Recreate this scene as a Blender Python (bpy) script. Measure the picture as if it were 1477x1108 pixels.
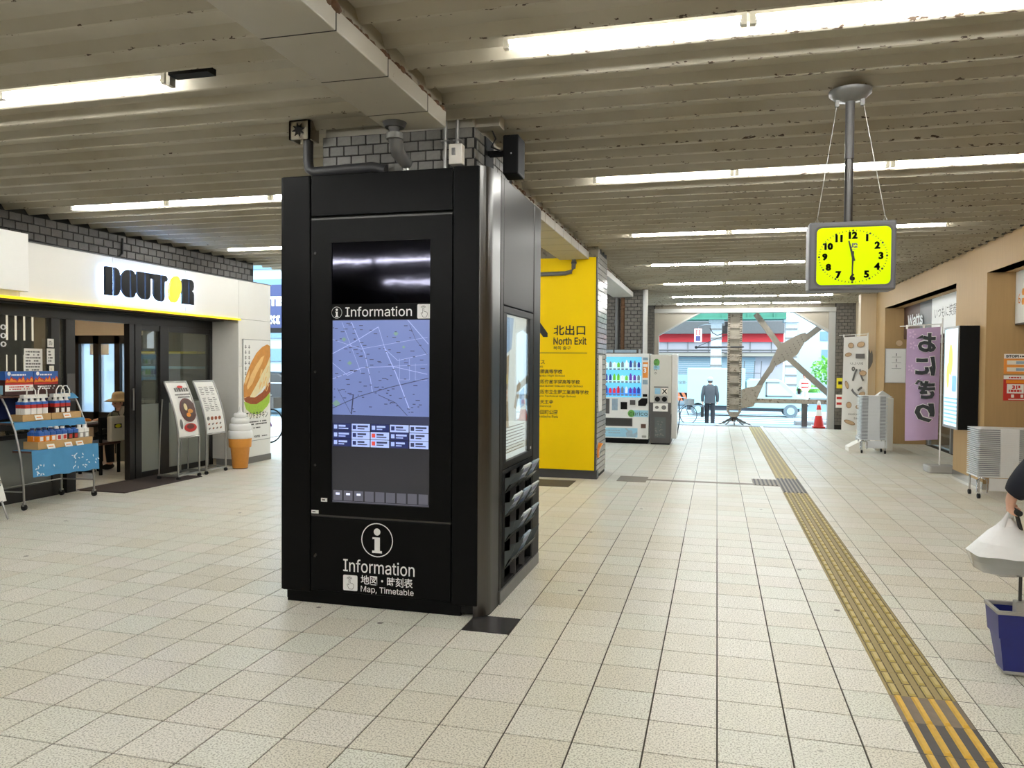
import bpy, bmesh, math, random
from mathutils import Vector, Matrix
random.seed(7)
S = bpy.context.scene
COL = S.collection
for _o in list(bpy.data.objects):
    bpy.data.objects.remove(_o)

# ------------------------------------------------------------------ camera
FPX, YAW, PITCH, ROLL, CAMH = 1119.1, -.2579, -.0248, .0072, 1.6067
_f = Vector((math.sin(YAW) * math.cos(PITCH), math.cos(YAW) * math.cos(PITCH), math.sin(PITCH)))
_r = Vector((math.cos(YAW), -math.sin(YAW), 0))
_u = _r.cross(_f)
_R = _r * math.cos(ROLL) + _u * math.sin(ROLL)
_U = -_r * math.sin(ROLL) + _u * math.cos(ROLL)
cam = bpy.data.cameras.new('camera')
cam.sensor_fit = 'HORIZONTAL'
cam.sensor_width = 36
cam.lens = FPX * 36 / 1477
cam.clip_start = .05
cam.clip_end = 500
camo = bpy.data.objects.new('camera', cam)
COL.objects.link(camo)
camo.matrix_world = Matrix(((_R.x, _U.x, -_f.x, 0), (_R.y, _U.y, -_f.y, 0), (_R.z, _U.z, -_f.z, CAMH), (0, 0, 0, 1)))
S.camera = camo

# ------------------------------------------------------------------ sky, sun, exposure
W = bpy.data.worlds.new('sky')
S.world = W
W.use_nodes = True
_n, _l = W.node_tree.nodes, W.node_tree.links
_n.clear()
_out = _n.new('ShaderNodeOutputWorld')
_bg = _n.new('ShaderNodeBackground')
_bg.inputs['Strength'].default_value = 2.8
_tc = _n.new('ShaderNodeTexCoord')
_sx = _n.new('ShaderNodeSeparateXYZ')
_rp = _n.new('ShaderNodeValToRGB')
_rp.color_ramp.elements[0].color = (.80, .93, 1, 1)
_rp.color_ramp.elements[1].color = (.62, .82, 1, 1)
_l.new(_tc.outputs['Generated'], _sx.inputs[0])
_l.new(_sx.outputs['Z'], _rp.inputs[0])
_l.new(_rp.outputs[0], _bg.inputs['Color'])
_l.new(_bg.outputs[0], _out.inputs['Surface'])
TUBE_POWER = 50.0
_sd = bpy.data.lights.new('sun', 'SUN')
_sd.energy = 1.6
_sd.angle = .3
_sd.color = (1, .97, .92)
_so = bpy.data.objects.new('sun', _sd)
_so.rotation_euler = (math.radians(38), math.radians(14), 0)
_so.location = (0, 30, 30)
COL.objects.link(_so)
S.view_settings.view_transform = 'Standard'
S.view_settings.look = 'None'
S.view_settings.exposure = 0.74
S.view_settings.gamma = 1
S.view_settings.use_curve_mapping = False
S.cycles.max_bounces = 8
S.cycles.diffuse_bounces = 5
S.cycles.glossy_bounces = 4
S.cycles.transparent_max_bounces = 10
S.cycles.sample_clamp_indirect = 6

# ------------------------------------------------------------------ materials
def lin(c):
    return tuple(((x / 255) / 12.92 if x / 255 <= .04045 else ((x / 255 + .055) / 1.055) ** 2.4) for x in c) + (1,)

MATS = {}
def mat(name, rgb, rough=.5, metal=0, var=.08, scale=14, bump=0, emit=0, coat=0, stretch=None, rand=0, dirt=None, spec=.5, tint=None):
    """Principled material whose colour is varied by object-space noise."""
    m = bpy.data.materials.new(name)
    m.use_nodes = True
    N, L = m.node_tree.nodes, m.node_tree.links
    b = N['Principled BSDF']
    base = lin(rgb)
    b.inputs['Roughness'].default_value = rough
    b.inputs['Metallic'].default_value = metal
    b.inputs['Specular IOR Level'].default_value = spec
    if tint: b.inputs['Specular Tint'].default_value = (tint, tint, tint, 1)
    b.inputs['Coat Weight'].default_value = coat
    tc = N.new('ShaderNodeTexCoord')
    src = tc.outputs['Object']
    if stretch:
        mp = N.new('ShaderNodeMapping')
        mp.inputs['Scale'].default_value = stretch
        L.new(src, mp.inputs[0])
        src = mp.outputs[0]
    nz = N.new('ShaderNodeTexNoise')
    nz.inputs['Scale'].default_value = scale
    nz.inputs['Detail'].default_value = 4
    L.new(src, nz.inputs['Vector'])
    mx = N.new('ShaderNodeMix')
    mx.data_type = 'RGBA'
    mx.inputs[6].default_value = tuple(x * (1 - var) for x in base[:3]) + (1,)
    mx.inputs[7].default_value = tuple(min(1, x * (1 + var)) for x in base[:3]) + (1,)
    L.new(nz.outputs[0], mx.inputs[0])
    col = mx.outputs[2]
    if rand:
        oi = N.new('ShaderNodeObjectInfo')
        hs = N.new('ShaderNodeHueSaturation')
        mr = N.new('ShaderNodeMapRange')
        mr.inputs[3].default_value = 1 - rand
        mr.inputs[4].default_value = 1 + rand
        L.new(oi.outputs['Random'], mr.inputs[0])
        L.new(mr.outputs[0], hs.inputs['Value'])
        L.new(col, hs.inputs['Color'])
        col = hs.outputs[0]
    if dirt:
        dn = N.new('ShaderNodeTexNoise')
        dn.inputs['Scale'].default_value = dirt[1]
        dn.inputs['Detail'].default_value = 6
        dn.inputs['Roughness'].default_value = .7
        L.new(src, dn.inputs['Vector'])
        rp = N.new('ShaderNodeValToRGB')
        rp.color_ramp.elements[0].position = dirt[2]
        rp.color_ramp.elements[1].position = dirt[2] + dirt[3]
        L.new(dn.outputs[0], rp.inputs[0])
        m2 = N.new('ShaderNodeMix')
        m2.data_type = 'RGBA'
        m2.inputs[7].default_value = lin(dirt[0])
        L.new(rp.outputs[0], m2.inputs[0])
        L.new(col, m2.inputs[6])
        col = m2.outputs[2]
    L.new(col, b.inputs['Base Color'])
    if emit:
        L.new(col, b.inputs['Emission Color'])
        b.inputs['Emission Strength'].default_value = emit
    if bump:
        bp = N.new('ShaderNodeBump')
        bp.inputs['Strength'].default_value = bump
        bp.inputs['Distance'].default_value = .01
        L.new(nz.outputs[0], bp.inputs['Height'])
        L.new(bp.outputs[0], b.inputs['Normal'])
    MATS[name] = m
    return m

def glass(name, tint=(1, 1, 1), rough=0.0, refl=1.0, body=None, bodyw=0):
    m = bpy.data.materials.new(name)
    m.use_nodes = True
    N, L = m.node_tree.nodes, m.node_tree.links
    N.clear()
    o = N.new('ShaderNodeOutputMaterial')
    tr = N.new('ShaderNodeBsdfTransparent')
    tr.inputs[0].default_value = tint + (1,)
    gl = N.new('ShaderNodeBsdfGlossy')
    gl.inputs['Roughness'].default_value = rough
    fr = N.new('ShaderNodeFresnel')
    ge = N.new('ShaderNodeNewGeometry')
    io = N.new('ShaderNodeMapRange')
    io.inputs[3].default_value = 1.45
    io.inputs[4].default_value = 1 / 1.45
    L.new(ge.outputs['Backfacing'], io.inputs[0])
    L.new(io.outputs[0], fr.inputs[0])
    mu = N.new('ShaderNodeMath')
    mu.operation = 'MULTIPLY'
    mu.inputs[1].default_value = refl
    L.new(fr.outputs[0], mu.inputs[0])
    mx = N.new('ShaderNodeMixShader')
    L.new(mu.outputs[0], mx.inputs[0])
    if body:
        di = N.new('ShaderNodeBsdfTranslucent')
        di.inputs[0].default_value = lin(body)
        d2 = N.new('ShaderNodeBsdfDiffuse')
        d2.inputs[0].default_value = lin(body)
        ad = N.new('ShaderNodeMixShader')
        ad.inputs[0].default_value = .5
        L.new(di.outputs[0], ad.inputs[1])
        L.new(d2.outputs[0], ad.inputs[2])
        m2 = N.new('ShaderNodeMixShader')
        m2.inputs[0].default_value = bodyw
        L.new(tr.outputs[0], m2.inputs[1])
        L.new(ad.outputs[0], m2.inputs[2])
        L.new(m2.outputs[0], mx.inputs[1])
    else:
        L.new(tr.outputs[0], mx.inputs[1])
    L.new(gl.outputs[0], mx.inputs[2])
    L.new(mx.outputs[0], o.inputs[0])
    MATS[name] = m
    return m

def tile_mat():
    m = bpy.data.materials.new('terrazzo_tile')
    m.use_nodes = True
    N, L = m.node_tree.nodes, m.node_tree.links
    b = N['Principled BSDF']
    b.inputs['Roughness'].default_value = .36
    g = N.new('ShaderNodeNewGeometry')
    cell = N.new('ShaderNodeVectorMath'); cell.operation = 'MULTIPLY_ADD'
    cell.inputs[1].default_value = (1 / .3, 1 / .3, 0)
    cell.inputs[2].default_value = (-.0222 / .3, -3.2274 / .3 + .0, .5)
    fl = N.new('ShaderNodeVectorMath'); fl.operation = 'FLOOR'
    wn = N.new('ShaderNodeTexWhiteNoise')
    L.new(g.outputs['Position'], cell.inputs[0]); L.new(cell.outputs[0], fl.inputs[0]); L.new(fl.outputs[0], wn.inputs['Vector'])
    rp = N.new('ShaderNodeValToRGB')
    e = rp.color_ramp.elements
    e[0].color = lin((231, 226, 210)); e[1].color = lin((242, 240, 229))
    for p, c in ((.3, (236, 232, 218)), (.55, (235, 236, 223)), (.8, (238, 233, 222))):
        q = e.new(p); q.color = lin(c)
    L.new(wn.outputs[0], rp.inputs[0])
    sp = N.new('ShaderNodeTexNoise'); sp.inputs['Scale'].default_value = 120; sp.inputs['Detail'].default_value = 4
    L.new(g.outputs['Position'], sp.inputs['Vector'])
    r2 = N.new('ShaderNodeValToRGB')
    r2.color_ramp.elements[0].position = .38; r2.color_ramp.elements[0].color = (.42, .40, .35, 1)
    r2.color_ramp.elements[1].position = .52; r2.color_ramp.elements[1].color = (1.0, 1.0, 1.0, 1)
    L.new(sp.outputs[0], r2.inputs[0])
    mu = N.new('ShaderNodeMix'); mu.data_type = 'RGBA'; mu.blend_type = 'MULTIPLY'; mu.inputs[0].default_value = .8
    L.new(rp.outputs[0], mu.inputs[6]); L.new(r2.outputs[0], mu.inputs[7])
    st = N.new('ShaderNodeTexNoise'); st.inputs['Scale'].default_value = 0.9; st.inputs['Detail'].default_value = 7; st.inputs['Roughness'].default_value = .65
    L.new(g.outputs['Position'], st.inputs['Vector'])
    r3 = N.new('ShaderNodeValToRGB')
    r3.color_ramp.elements[0].position = .26; r3.color_ramp.elements[0].color = (.78, .74, .66, 1)
    r3.color_ramp.elements[1].position = .50; r3.color_ramp.elements[1].color = (1, 1, 1, 1)
    L.new(st.outputs[0], r3.inputs[0])
    m3 = N.new('ShaderNodeMix'); m3.data_type = 'RGBA'; m3.blend_type = 'MULTIPLY'; m3.inputs[0].default_value = .28
    L.new(mu.outputs[2], m3.inputs[6]); L.new(r3.outputs[0], m3.inputs[7])
    # dark gum spots
    vo = N.new('ShaderNodeTexVoronoi'); vo.inputs['Scale'].default_value = 1.7
    L.new(g.outputs['Position'], vo.inputs['Vector'])
    r4 = N.new('ShaderNodeValToRGB')
    r4.color_ramp.elements[0].position = .028; r4.color_ramp.elements[0].color = (.16, .14, .12, 1)
    r4.color_ramp.elements[1].position = .04; r4.color_ramp.elements[1].color = (1, 1, 1, 1)
    L.new(vo.outputs['Distance'], r4.inputs[0])
    m4 = N.new('ShaderNodeMix'); m4.data_type = 'RGBA'; m4.blend_type = 'MULTIPLY'; m4.inputs[0].default_value = .85
    L.new(m3.outputs[2], m4.inputs[6]); L.new(r4.outputs[0], m4.inputs[7])
    L.new(m4.outputs[2], b.inputs['Base Color'])
    b.inputs['Specular IOR Level'].default_value = .24
    MATS['tile'] = m
    return m

def deck_mat():
    """cream painted deck plate, flaking and rusty along its lower rib"""
    m = bpy.data.materials.new('painted_deck')
    m.use_nodes = True
    N, L = m.node_tree.nodes, m.node_tree.links
    b = N['Principled BSDF']
    b.inputs['Roughness'].default_value = .55
    tc = N.new('ShaderNodeTexCoord')
    sx = N.new('ShaderNodeSeparateXYZ'); L.new(tc.outputs['Object'], sx.inputs[0])
    g = N.new('ShaderNodeNewGeometry')
    mp = N.new('ShaderNodeMapping'); mp.inputs['Scale'].default_value = (24, 60, 30)
    L.new(g.outputs['Position'], mp.inputs[0])
    nz = N.new('ShaderNodeTexNoise'); nz.inputs['Scale'].default_value = 1; nz.inputs['Detail'].default_value = 3
    L.new(mp.outputs[0], nz.inputs['Vector'])
    big = N.new('ShaderNodeTexNoise'); big.inputs['Scale'].default_value = .55; big.inputs['Detail'].default_value = 2
    L.new(g.outputs['Position'], big.inputs['Vector'])
    # mask along the rib: low z of the profile
    mk = N.new('ShaderNodeMapRange'); mk.inputs[1].default_value = .03; mk.inputs[2].default_value = .0
    mk.inputs[3].default_value = 0; mk.inputs[4].default_value = .22
    L.new(sx.outputs['Z'], mk.inputs[0])
    # more flaking towards the far end and the right side
    sp = N.new('ShaderNodeSeparateXYZ'); L.new(g.outputs['Position'], sp.inputs[0])
    fy = N.new('ShaderNodeMapRange'); fy.inputs[1].default_value = -3.5; fy.inputs[2].default_value = 2.5; fy.inputs[3].default_value = -.03; fy.inputs[4].default_value = .05
    L.new(sp.outputs['X'], fy.inputs[0])
    a1 = N.new('ShaderNodeMath'); a1.operation = 'ADD'; L.new(nz.outputs[0], a1.inputs[0]); L.new(mk.outputs[0], a1.inputs[1])
    a2 = N.new('ShaderNodeMath'); a2.operation = 'ADD'; L.new(a1.outputs[0], a2.inputs[0]); L.new(fy.outputs[0], a2.inputs[1])
    bm = N.new('ShaderNodeMath'); bm.operation = 'MULTIPLY'; bm.inputs[1].default_value = .22; L.new(big.outputs[0], bm.inputs[0])
    a3 = N.new('ShaderNodeMath'); a3.operation = 'ADD'; L.new(a2.outputs[0], a3.inputs[0]); L.new(bm.outputs[0], a3.inputs[1])
    rp = N.new('ShaderNodeValToRGB')
    rp.color_ramp.elements[0].position = .925; rp.color_ramp.elements[0].color = lin((172, 167, 154))
    rp.color_ramp.elements[1].position = .95; rp.color_ramp.elements[1].color = lin((62, 46, 32))
    L.new(a3.outputs[0], rp.inputs[0])
    gr = N.new('ShaderNodeTexNoise'); gr.inputs['Scale'].default_value = 1.6; gr.inputs['Detail'].default_value = 5
    L.new(g.outputs['Position'], gr.inputs['Vector'])
    r2 = N.new('ShaderNodeValToRGB')
    r2.color_ramp.elements[0].position = .3; r2.color_ramp.elements[0].color = (.8, .77, .7, 1)
    r2.color_ramp.elements[1].position = .65; r2.color_ramp.elements[1].color = (1, 1, 1, 1)
    L.new(gr.outputs[0], r2.inputs[0])
    mu = N.new('ShaderNodeMix'); mu.data_type = 'RGBA'; mu.blend_type = 'MULTIPLY'; mu.inputs[0].default_value = 1
    L.new(rp.outputs[0], mu.inputs[6]); L.new(r2.outputs[0], mu.inputs[7])
    L.new(mu.outputs[2], b.inputs['Base Color'])
    MATS['deck'] = m
    return m

tile_mat(); deck_mat()
mat('grout', (66, 60, 50), .95)
mat('darktile', (58, 56, 56), .22, var=.25, scale=6)
mat('cream', (164, 159, 146), .5, var=.07, scale=5, dirt=((70, 50, 34), 9, .66, .06))
mat('creamdirty', (136, 129, 112), .7, var=.15, scale=5, dirt=((60, 46, 34), 7, .55, .15))
mat('rust', (88, 62, 40), .9, var=.45, scale=26, bump=.6)
mat('brick', (112, 110, 104), .42, var=.22, scale=55, rand=.14, bump=.15)
mat('brickdark', (70, 66, 61), .5, var=.25, scale=40, rand=.2, bump=.15)
mat('brickgloss', (150, 148, 142), .16, var=.22, scale=30, rand=.1)
mat('brickfield', (98, 94, 88), .4, var=.25, scale=14, bump=.1)
mat('mortar', (28, 27, 26), .95)
mat('black', (13, 13, 14), .32, var=.1, scale=8, spec=.2)
mat('blackpanel', (9, 9, 10), .34, var=.12, scale=3, spec=.10)
mat('blackmatte', (10, 10, 11), .7, spec=.2)
mat('gap', (4, 4, 4), .9)
mat('brushed', (98, 97, 96), .30, metal=1, tint=.55, var=.10, scale=6, stretch=(40, 40, .6))
mat('steeldark', (80, 79, 78), .38, metal=1, tint=.42, var=.10, scale=6, stretch=(40, 40, .6))
mat('mirror', (44, 44, 52), .05, metal=1, var=.04, scale=2.0, bump=.07, stretch=(1, 1, 1.4))
mat('steel', (168, 168, 166), .35, metal=.9)
mat('chrome', (205, 205, 205), .18, metal=1)
mat('galv', (120, 120, 118), .45, metal=.6, var=.2, scale=18)
mat('pipegrey', (92, 92, 92), .45, var=.12)
mat('pipedark', (58, 58, 60), .5, var=.12)
mat('white', (238, 237, 233), .5, var=.02)
mat('fascia', (236, 234, 228), .45, var=.025, scale=3)
mat('jambgrey', (205, 204, 200), .5, var=.03)
mat('basegrey', (120, 118, 116), .6, var=.08)
mat('print', (242, 241, 237), .5, var=.01)
mat('printcream', (240, 234, 222), .55, var=.02)
mat('textwhite', (246, 246, 246), .5, var=0)
mat('textblack', (26, 24, 23), .55, var=0)
mat('textgrey', (110, 108, 106), .55, var=0)
mat('textred', (196, 40, 34), .55, var=0)
mat('yellow', (246, 208, 0), .5, spec=.15, var=.05, scale=2)
mat('clockyellow', (192, 226, 0), .6, spec=.06, var=.01, emit=.24)
mat('clockcase', (88, 88, 92), .45, var=.06)
mat('ledyellow', (250, 214, 10), .4, var=0, emit=.7)
mat('logoyellow', (252, 226, 18), .35, var=0, emit=.35)
mat('halo', (170, 204, 255), .5, var=0, emit=14)
mat('logoblack', (8, 9, 13), .35, var=0, spec=.12)
mat('tube', (255, 255, 252), .3, var=0, emit=TUBE_POWER)
mat('tubebase', (214, 212, 204), .5)
mat('doorframe', (20, 18, 18), .35, var=.1)
mat('glasspanel', (112, 116, 112), .2, var=.05)
mat('mat', (58, 48, 46), .95, var=.3, scale=180, bump=.4)
mat('wood', (172, 142, 99), .6, var=.10, scale=3.2, stretch=(9, 9, .5), spec=.25)
mat('woodpale', (204, 184, 152), .45, var=.06, scale=3.2, stretch=(9, 9, .5))
mat('wooddark', (84, 56, 44), .5, var=.15, scale=4, stretch=(8, 8, 1))
mat('traywood', (196, 158, 104), .55, var=.1, scale=4, stretch=(1, 9, 9))
mat('cafefloor', (132, 110, 88), .35, var=.12, scale=5)
mat('cafewall', (196, 180, 160), .6, var=.05)
mat('cafebrown', (98, 80, 70), .5, var=.1)
mat('lamp', (255, 236, 200), .4, var=0, emit=75)
mat('lightbar', (255, 236, 214), .4, var=0, emit=1.1)
mat('cloth', (74, 142, 190), .8, var=.14, scale=9, bump=.1)
mat('clothwhite', (226, 236, 240), .8)
mat('blueprint', (40, 92, 170), .45, var=.12, scale=14)
mat('darkblue', (28, 40, 84), .45, var=.1)
mat('redprint', (186, 42, 34), .45, var=.1, scale=20)
mat('darkbrown', (62, 26, 22), .45, var=.15, scale=20)
mat('coffee', (52, 34, 26), .3, var=.1)
mat('orange', (232, 140, 32), .4, var=.08)
mat('cone', (222, 150, 62), .5, var=.08, scale=30)
mat('icecream', (246, 246, 244), .4, var=.02, scale=4)
mat('bread', (208, 142, 66), .6, var=.2, scale=12)
mat('breadlight', (236, 194, 128), .6, var=.12, scale=14)
mat('chicken', (150, 76, 34), .5, var=.3, scale=22)
mat('onion', (238, 222, 176), .5, var=.1)
mat('lettuce', (160, 196, 66), .5, var=.25, scale=30)
mat('sauce', (92, 30, 22), .4, var=.35, scale=40)
mat('soup', (70, 34, 22), .4, var=.5, scale=60)
mat('skin', (222, 172, 146), .5, var=.04)
mat('hat', (206, 178, 132), .8, var=.1, scale=50, bump=.2)
mat('olive', (92, 98, 82), .8, var=.1)
mat('navy', (20, 23, 36), .85, var=.2, scale=30, bump=.1)
mat('trousers', (24, 25, 30), .85, var=.1)
mat('greyjacket', (58, 62, 66), .85, var=.1)
mat('greycap', (150, 158, 162), .85)
mat('shoe', (20, 18, 18), .6)
mat('hair', (46, 42, 40), .7)
mat('tote', (206, 196, 176), .85, var=.05)
mat('bagplastic', (240, 240, 240), .35, var=.03, scale=20, bump=.5)
mat('boxgrey', (150, 156, 152), .5)
mat('blue', (30, 38, 120), .38, var=.1)
mat('greyplastic', (168, 166, 162), .5)
mat('traywhite', (224, 226, 228), .4, var=.03)
mat('traygrey', (150, 152, 158), .45)
mat('rubber', (26, 26, 26), .8)
mat('purple', (190, 164, 200), .75, var=.16, scale=3, bump=.05)
mat('purplepale', (214, 190, 218), .75, var=.05)
mat('beige', (206, 176, 140), .7, var=.05)
mat('brown', (150, 116, 84), .7, var=.08)
mat('vendwhite', (232, 232, 230), .35, var=.02)
mat('vendgrey', (206, 204, 196), .4, var=.03)
mat('charcoal', (74, 72, 72), .45, var=.08)
mat('vendblue', (110, 200, 250), .4, var=.12, scale=3, emit=.5)
mat('vendblue2', (70, 150, 240), .4, var=.15, scale=3, emit=.5)
mat('vendpale', (196, 232, 252), .4, var=.05, emit=.5)
for _nm, _c in (('cangreen', (110, 196, 60)), ('canred', (222, 46, 66)), ('canpurple', (104, 60, 170)), ('canwhite', (236, 240, 244)), ('cangrey', (110, 124, 140)), ('cannavy', (40, 60, 150))):
    mat(_nm, _c, .35, var=.05, emit=.35)
mat('panelblue', (150, 200, 224), .4, var=.1, scale=8)
mat('orangeprint', (236, 150, 60), .5, var=.05)
mat('greenlogo', (96, 160, 74), .5, var=.03)
mat('screenmap', (112, 128, 186), .25, var=.06, scale=4, emit=.28)
mat('screenroad', (158, 172, 220), .3, var=0, emit=.3)
mat('screengreen', (112, 146, 140), .3, var=0, emit=.3)
mat('screendark', (48, 54, 84), .3, var=0, emit=.3)
mat('screenink', (50, 56, 92), .3, var=0, emit=.3)
mat('tilenavy', (30, 40, 92), .3, var=0, emit=.4)
mat('tilewhite', (160, 178, 230), .3, var=0, emit=.42)
mat('tilered', (196, 70, 60), .3, var=0, emit=.5)
mat('screenoff', (50, 51, 60), .12, var=.06, scale=2, emit=.08)
mat('screenbtn', (96, 97, 114), .25, var=0, emit=.14)
mat('screentext', (210, 216, 240), .3, var=0, emit=.6)
mat('signscreen', (206, 232, 240), .3, var=.12, scale=5, emit=.6)
mat('signyellow', (226, 232, 90), .3, var=.15, scale=9, emit=.8)
mat('signblue', (120, 170, 200), .3, var=.2, scale=9, emit=.6)
mat('posterglow', (232, 240, 242), .35, var=.06, scale=6, emit=.38)  # emission added to copy the bright reflection in the kiosk window
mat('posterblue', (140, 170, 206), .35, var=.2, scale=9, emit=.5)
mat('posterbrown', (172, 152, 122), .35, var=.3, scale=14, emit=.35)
mat('leaflet', (214, 222, 226), .4, var=.12, scale=16)
mat('leafletblue', (150, 172, 190), .4, var=.25, scale=18)
mat('pocket', (96, 102, 102), .18, var=.08)
mat('tactile', (152, 134, 78), .55, var=.12, scale=22, dirt=((120, 100, 60), 30, .62, .1))
mat('tactilebar', (188, 168, 94), .45, var=.1, scale=22)
mat('tactiledirt', (92, 78, 46), .8, var=.2, scale=30)
mat('tactiledark', (70, 66, 64), .6, var=.25, scale=18)
mat('tactilebrown', (120, 106, 88), .6, var=.25, scale=18)
mat('tactilegold', (222, 178, 62), .5, var=.2, scale=25)
mat('metalstrip', (136, 126, 110), .5, metal=.3, var=.2, scale=30)
mat('asphalt', (98, 124, 136), .9, var=.06)
mat('paving', (206, 210, 212), .8, var=.05)
mat('kerb', (150, 160, 166), .8, var=.06)
mat('roadwhite', (205, 220, 224), .8, var=.02)
mat('steelpaint', (176, 170, 156), .6, var=.1, scale=4, dirt=((96, 70, 48), 16, .64, .06))
mat('rustcol', (158, 150, 138), .75, var=.2, scale=16, bump=.3, dirt=((84, 68, 54), 13, .56, .08))
mat('bracegrey', (134, 128, 118), .65, var=.12, scale=8, dirt=((60, 48, 42), 26, .66, .05))
mat('rivet', (86, 78, 68), .7)
mat('portal', (160, 154, 141), .6, var=.06, scale=3)
mat('portalwhite', (168, 167, 163), .55, var=.03)
mat('buildwall', (160, 160, 168), .8, var=.05, scale=2)
mat('buildred', (206, 50, 56), .7, var=.05)
mat('shutter', (122, 150, 164), .6, var=.04)
mat('buildpale', (176, 194, 204), .8, var=.03)
mat('winblue', (104, 138, 164), .3, var=.1)
mat('green', (60, 120, 100), .7, var=.15, scale=4)
mat('colwhite', (168, 176, 182), .7, var=.2, scale=14, dirt=((120, 110, 100), 18, .62, .06))
mat('sheet', (150, 184, 190), .6, var=.06)
mat('warnorange', (240, 128, 84), .6, var=.04)
mat('truck', (150, 188, 192), .35, var=.02)
mat('truckglass', (166, 196, 206), .1, var=.02)
mat('tyre', (92, 104, 112), .8)
mat('conered', (214, 48, 40), .5, var=.05)
mat('leaf', (120, 190, 80), .7, var=.3, scale=4)
mat('trunk', (110, 90, 70), .9)
mat('bikepurple', (110, 50, 120), .4, var=.1)
mat('bikedark', (52, 54, 62), .5)
mat('signnavy', (52, 64, 108), .5, var=.08)
mat('redglow', (255, 60, 60), .4, var=0, emit=3)
mat('pinkglow', (255, 190, 190), .4, var=0, emit=1.5)
mat('noticeyellow', (226, 214, 40), .5, var=.03)
mat('ovalpale', (226, 220, 210), .6)
glass('glass', (.94, .96, .95))
glass('glassdim', (.74, .77, .75), refl=1.5, body=(150, 156, 152), bodyw=.16)
glass('frosted', (.86, .94, 1), .3, body=(224, 236, 250), bodyw=.5)
glass('reflectgrey', (.7, .74, .72), .3, body=(190, 196, 190), bodyw=.92)  # pale grey body stands in for reflections on the cafe door glass
glass('clearbag', (.96, .97, .97), .15, refl=1.5, body=(246, 246, 246), bodyw=.42)
glass('clearplastic', (.9, .93, .95), .1, refl=1.6, body=(150, 160, 166), bodyw=.2)
M = MATS

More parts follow.
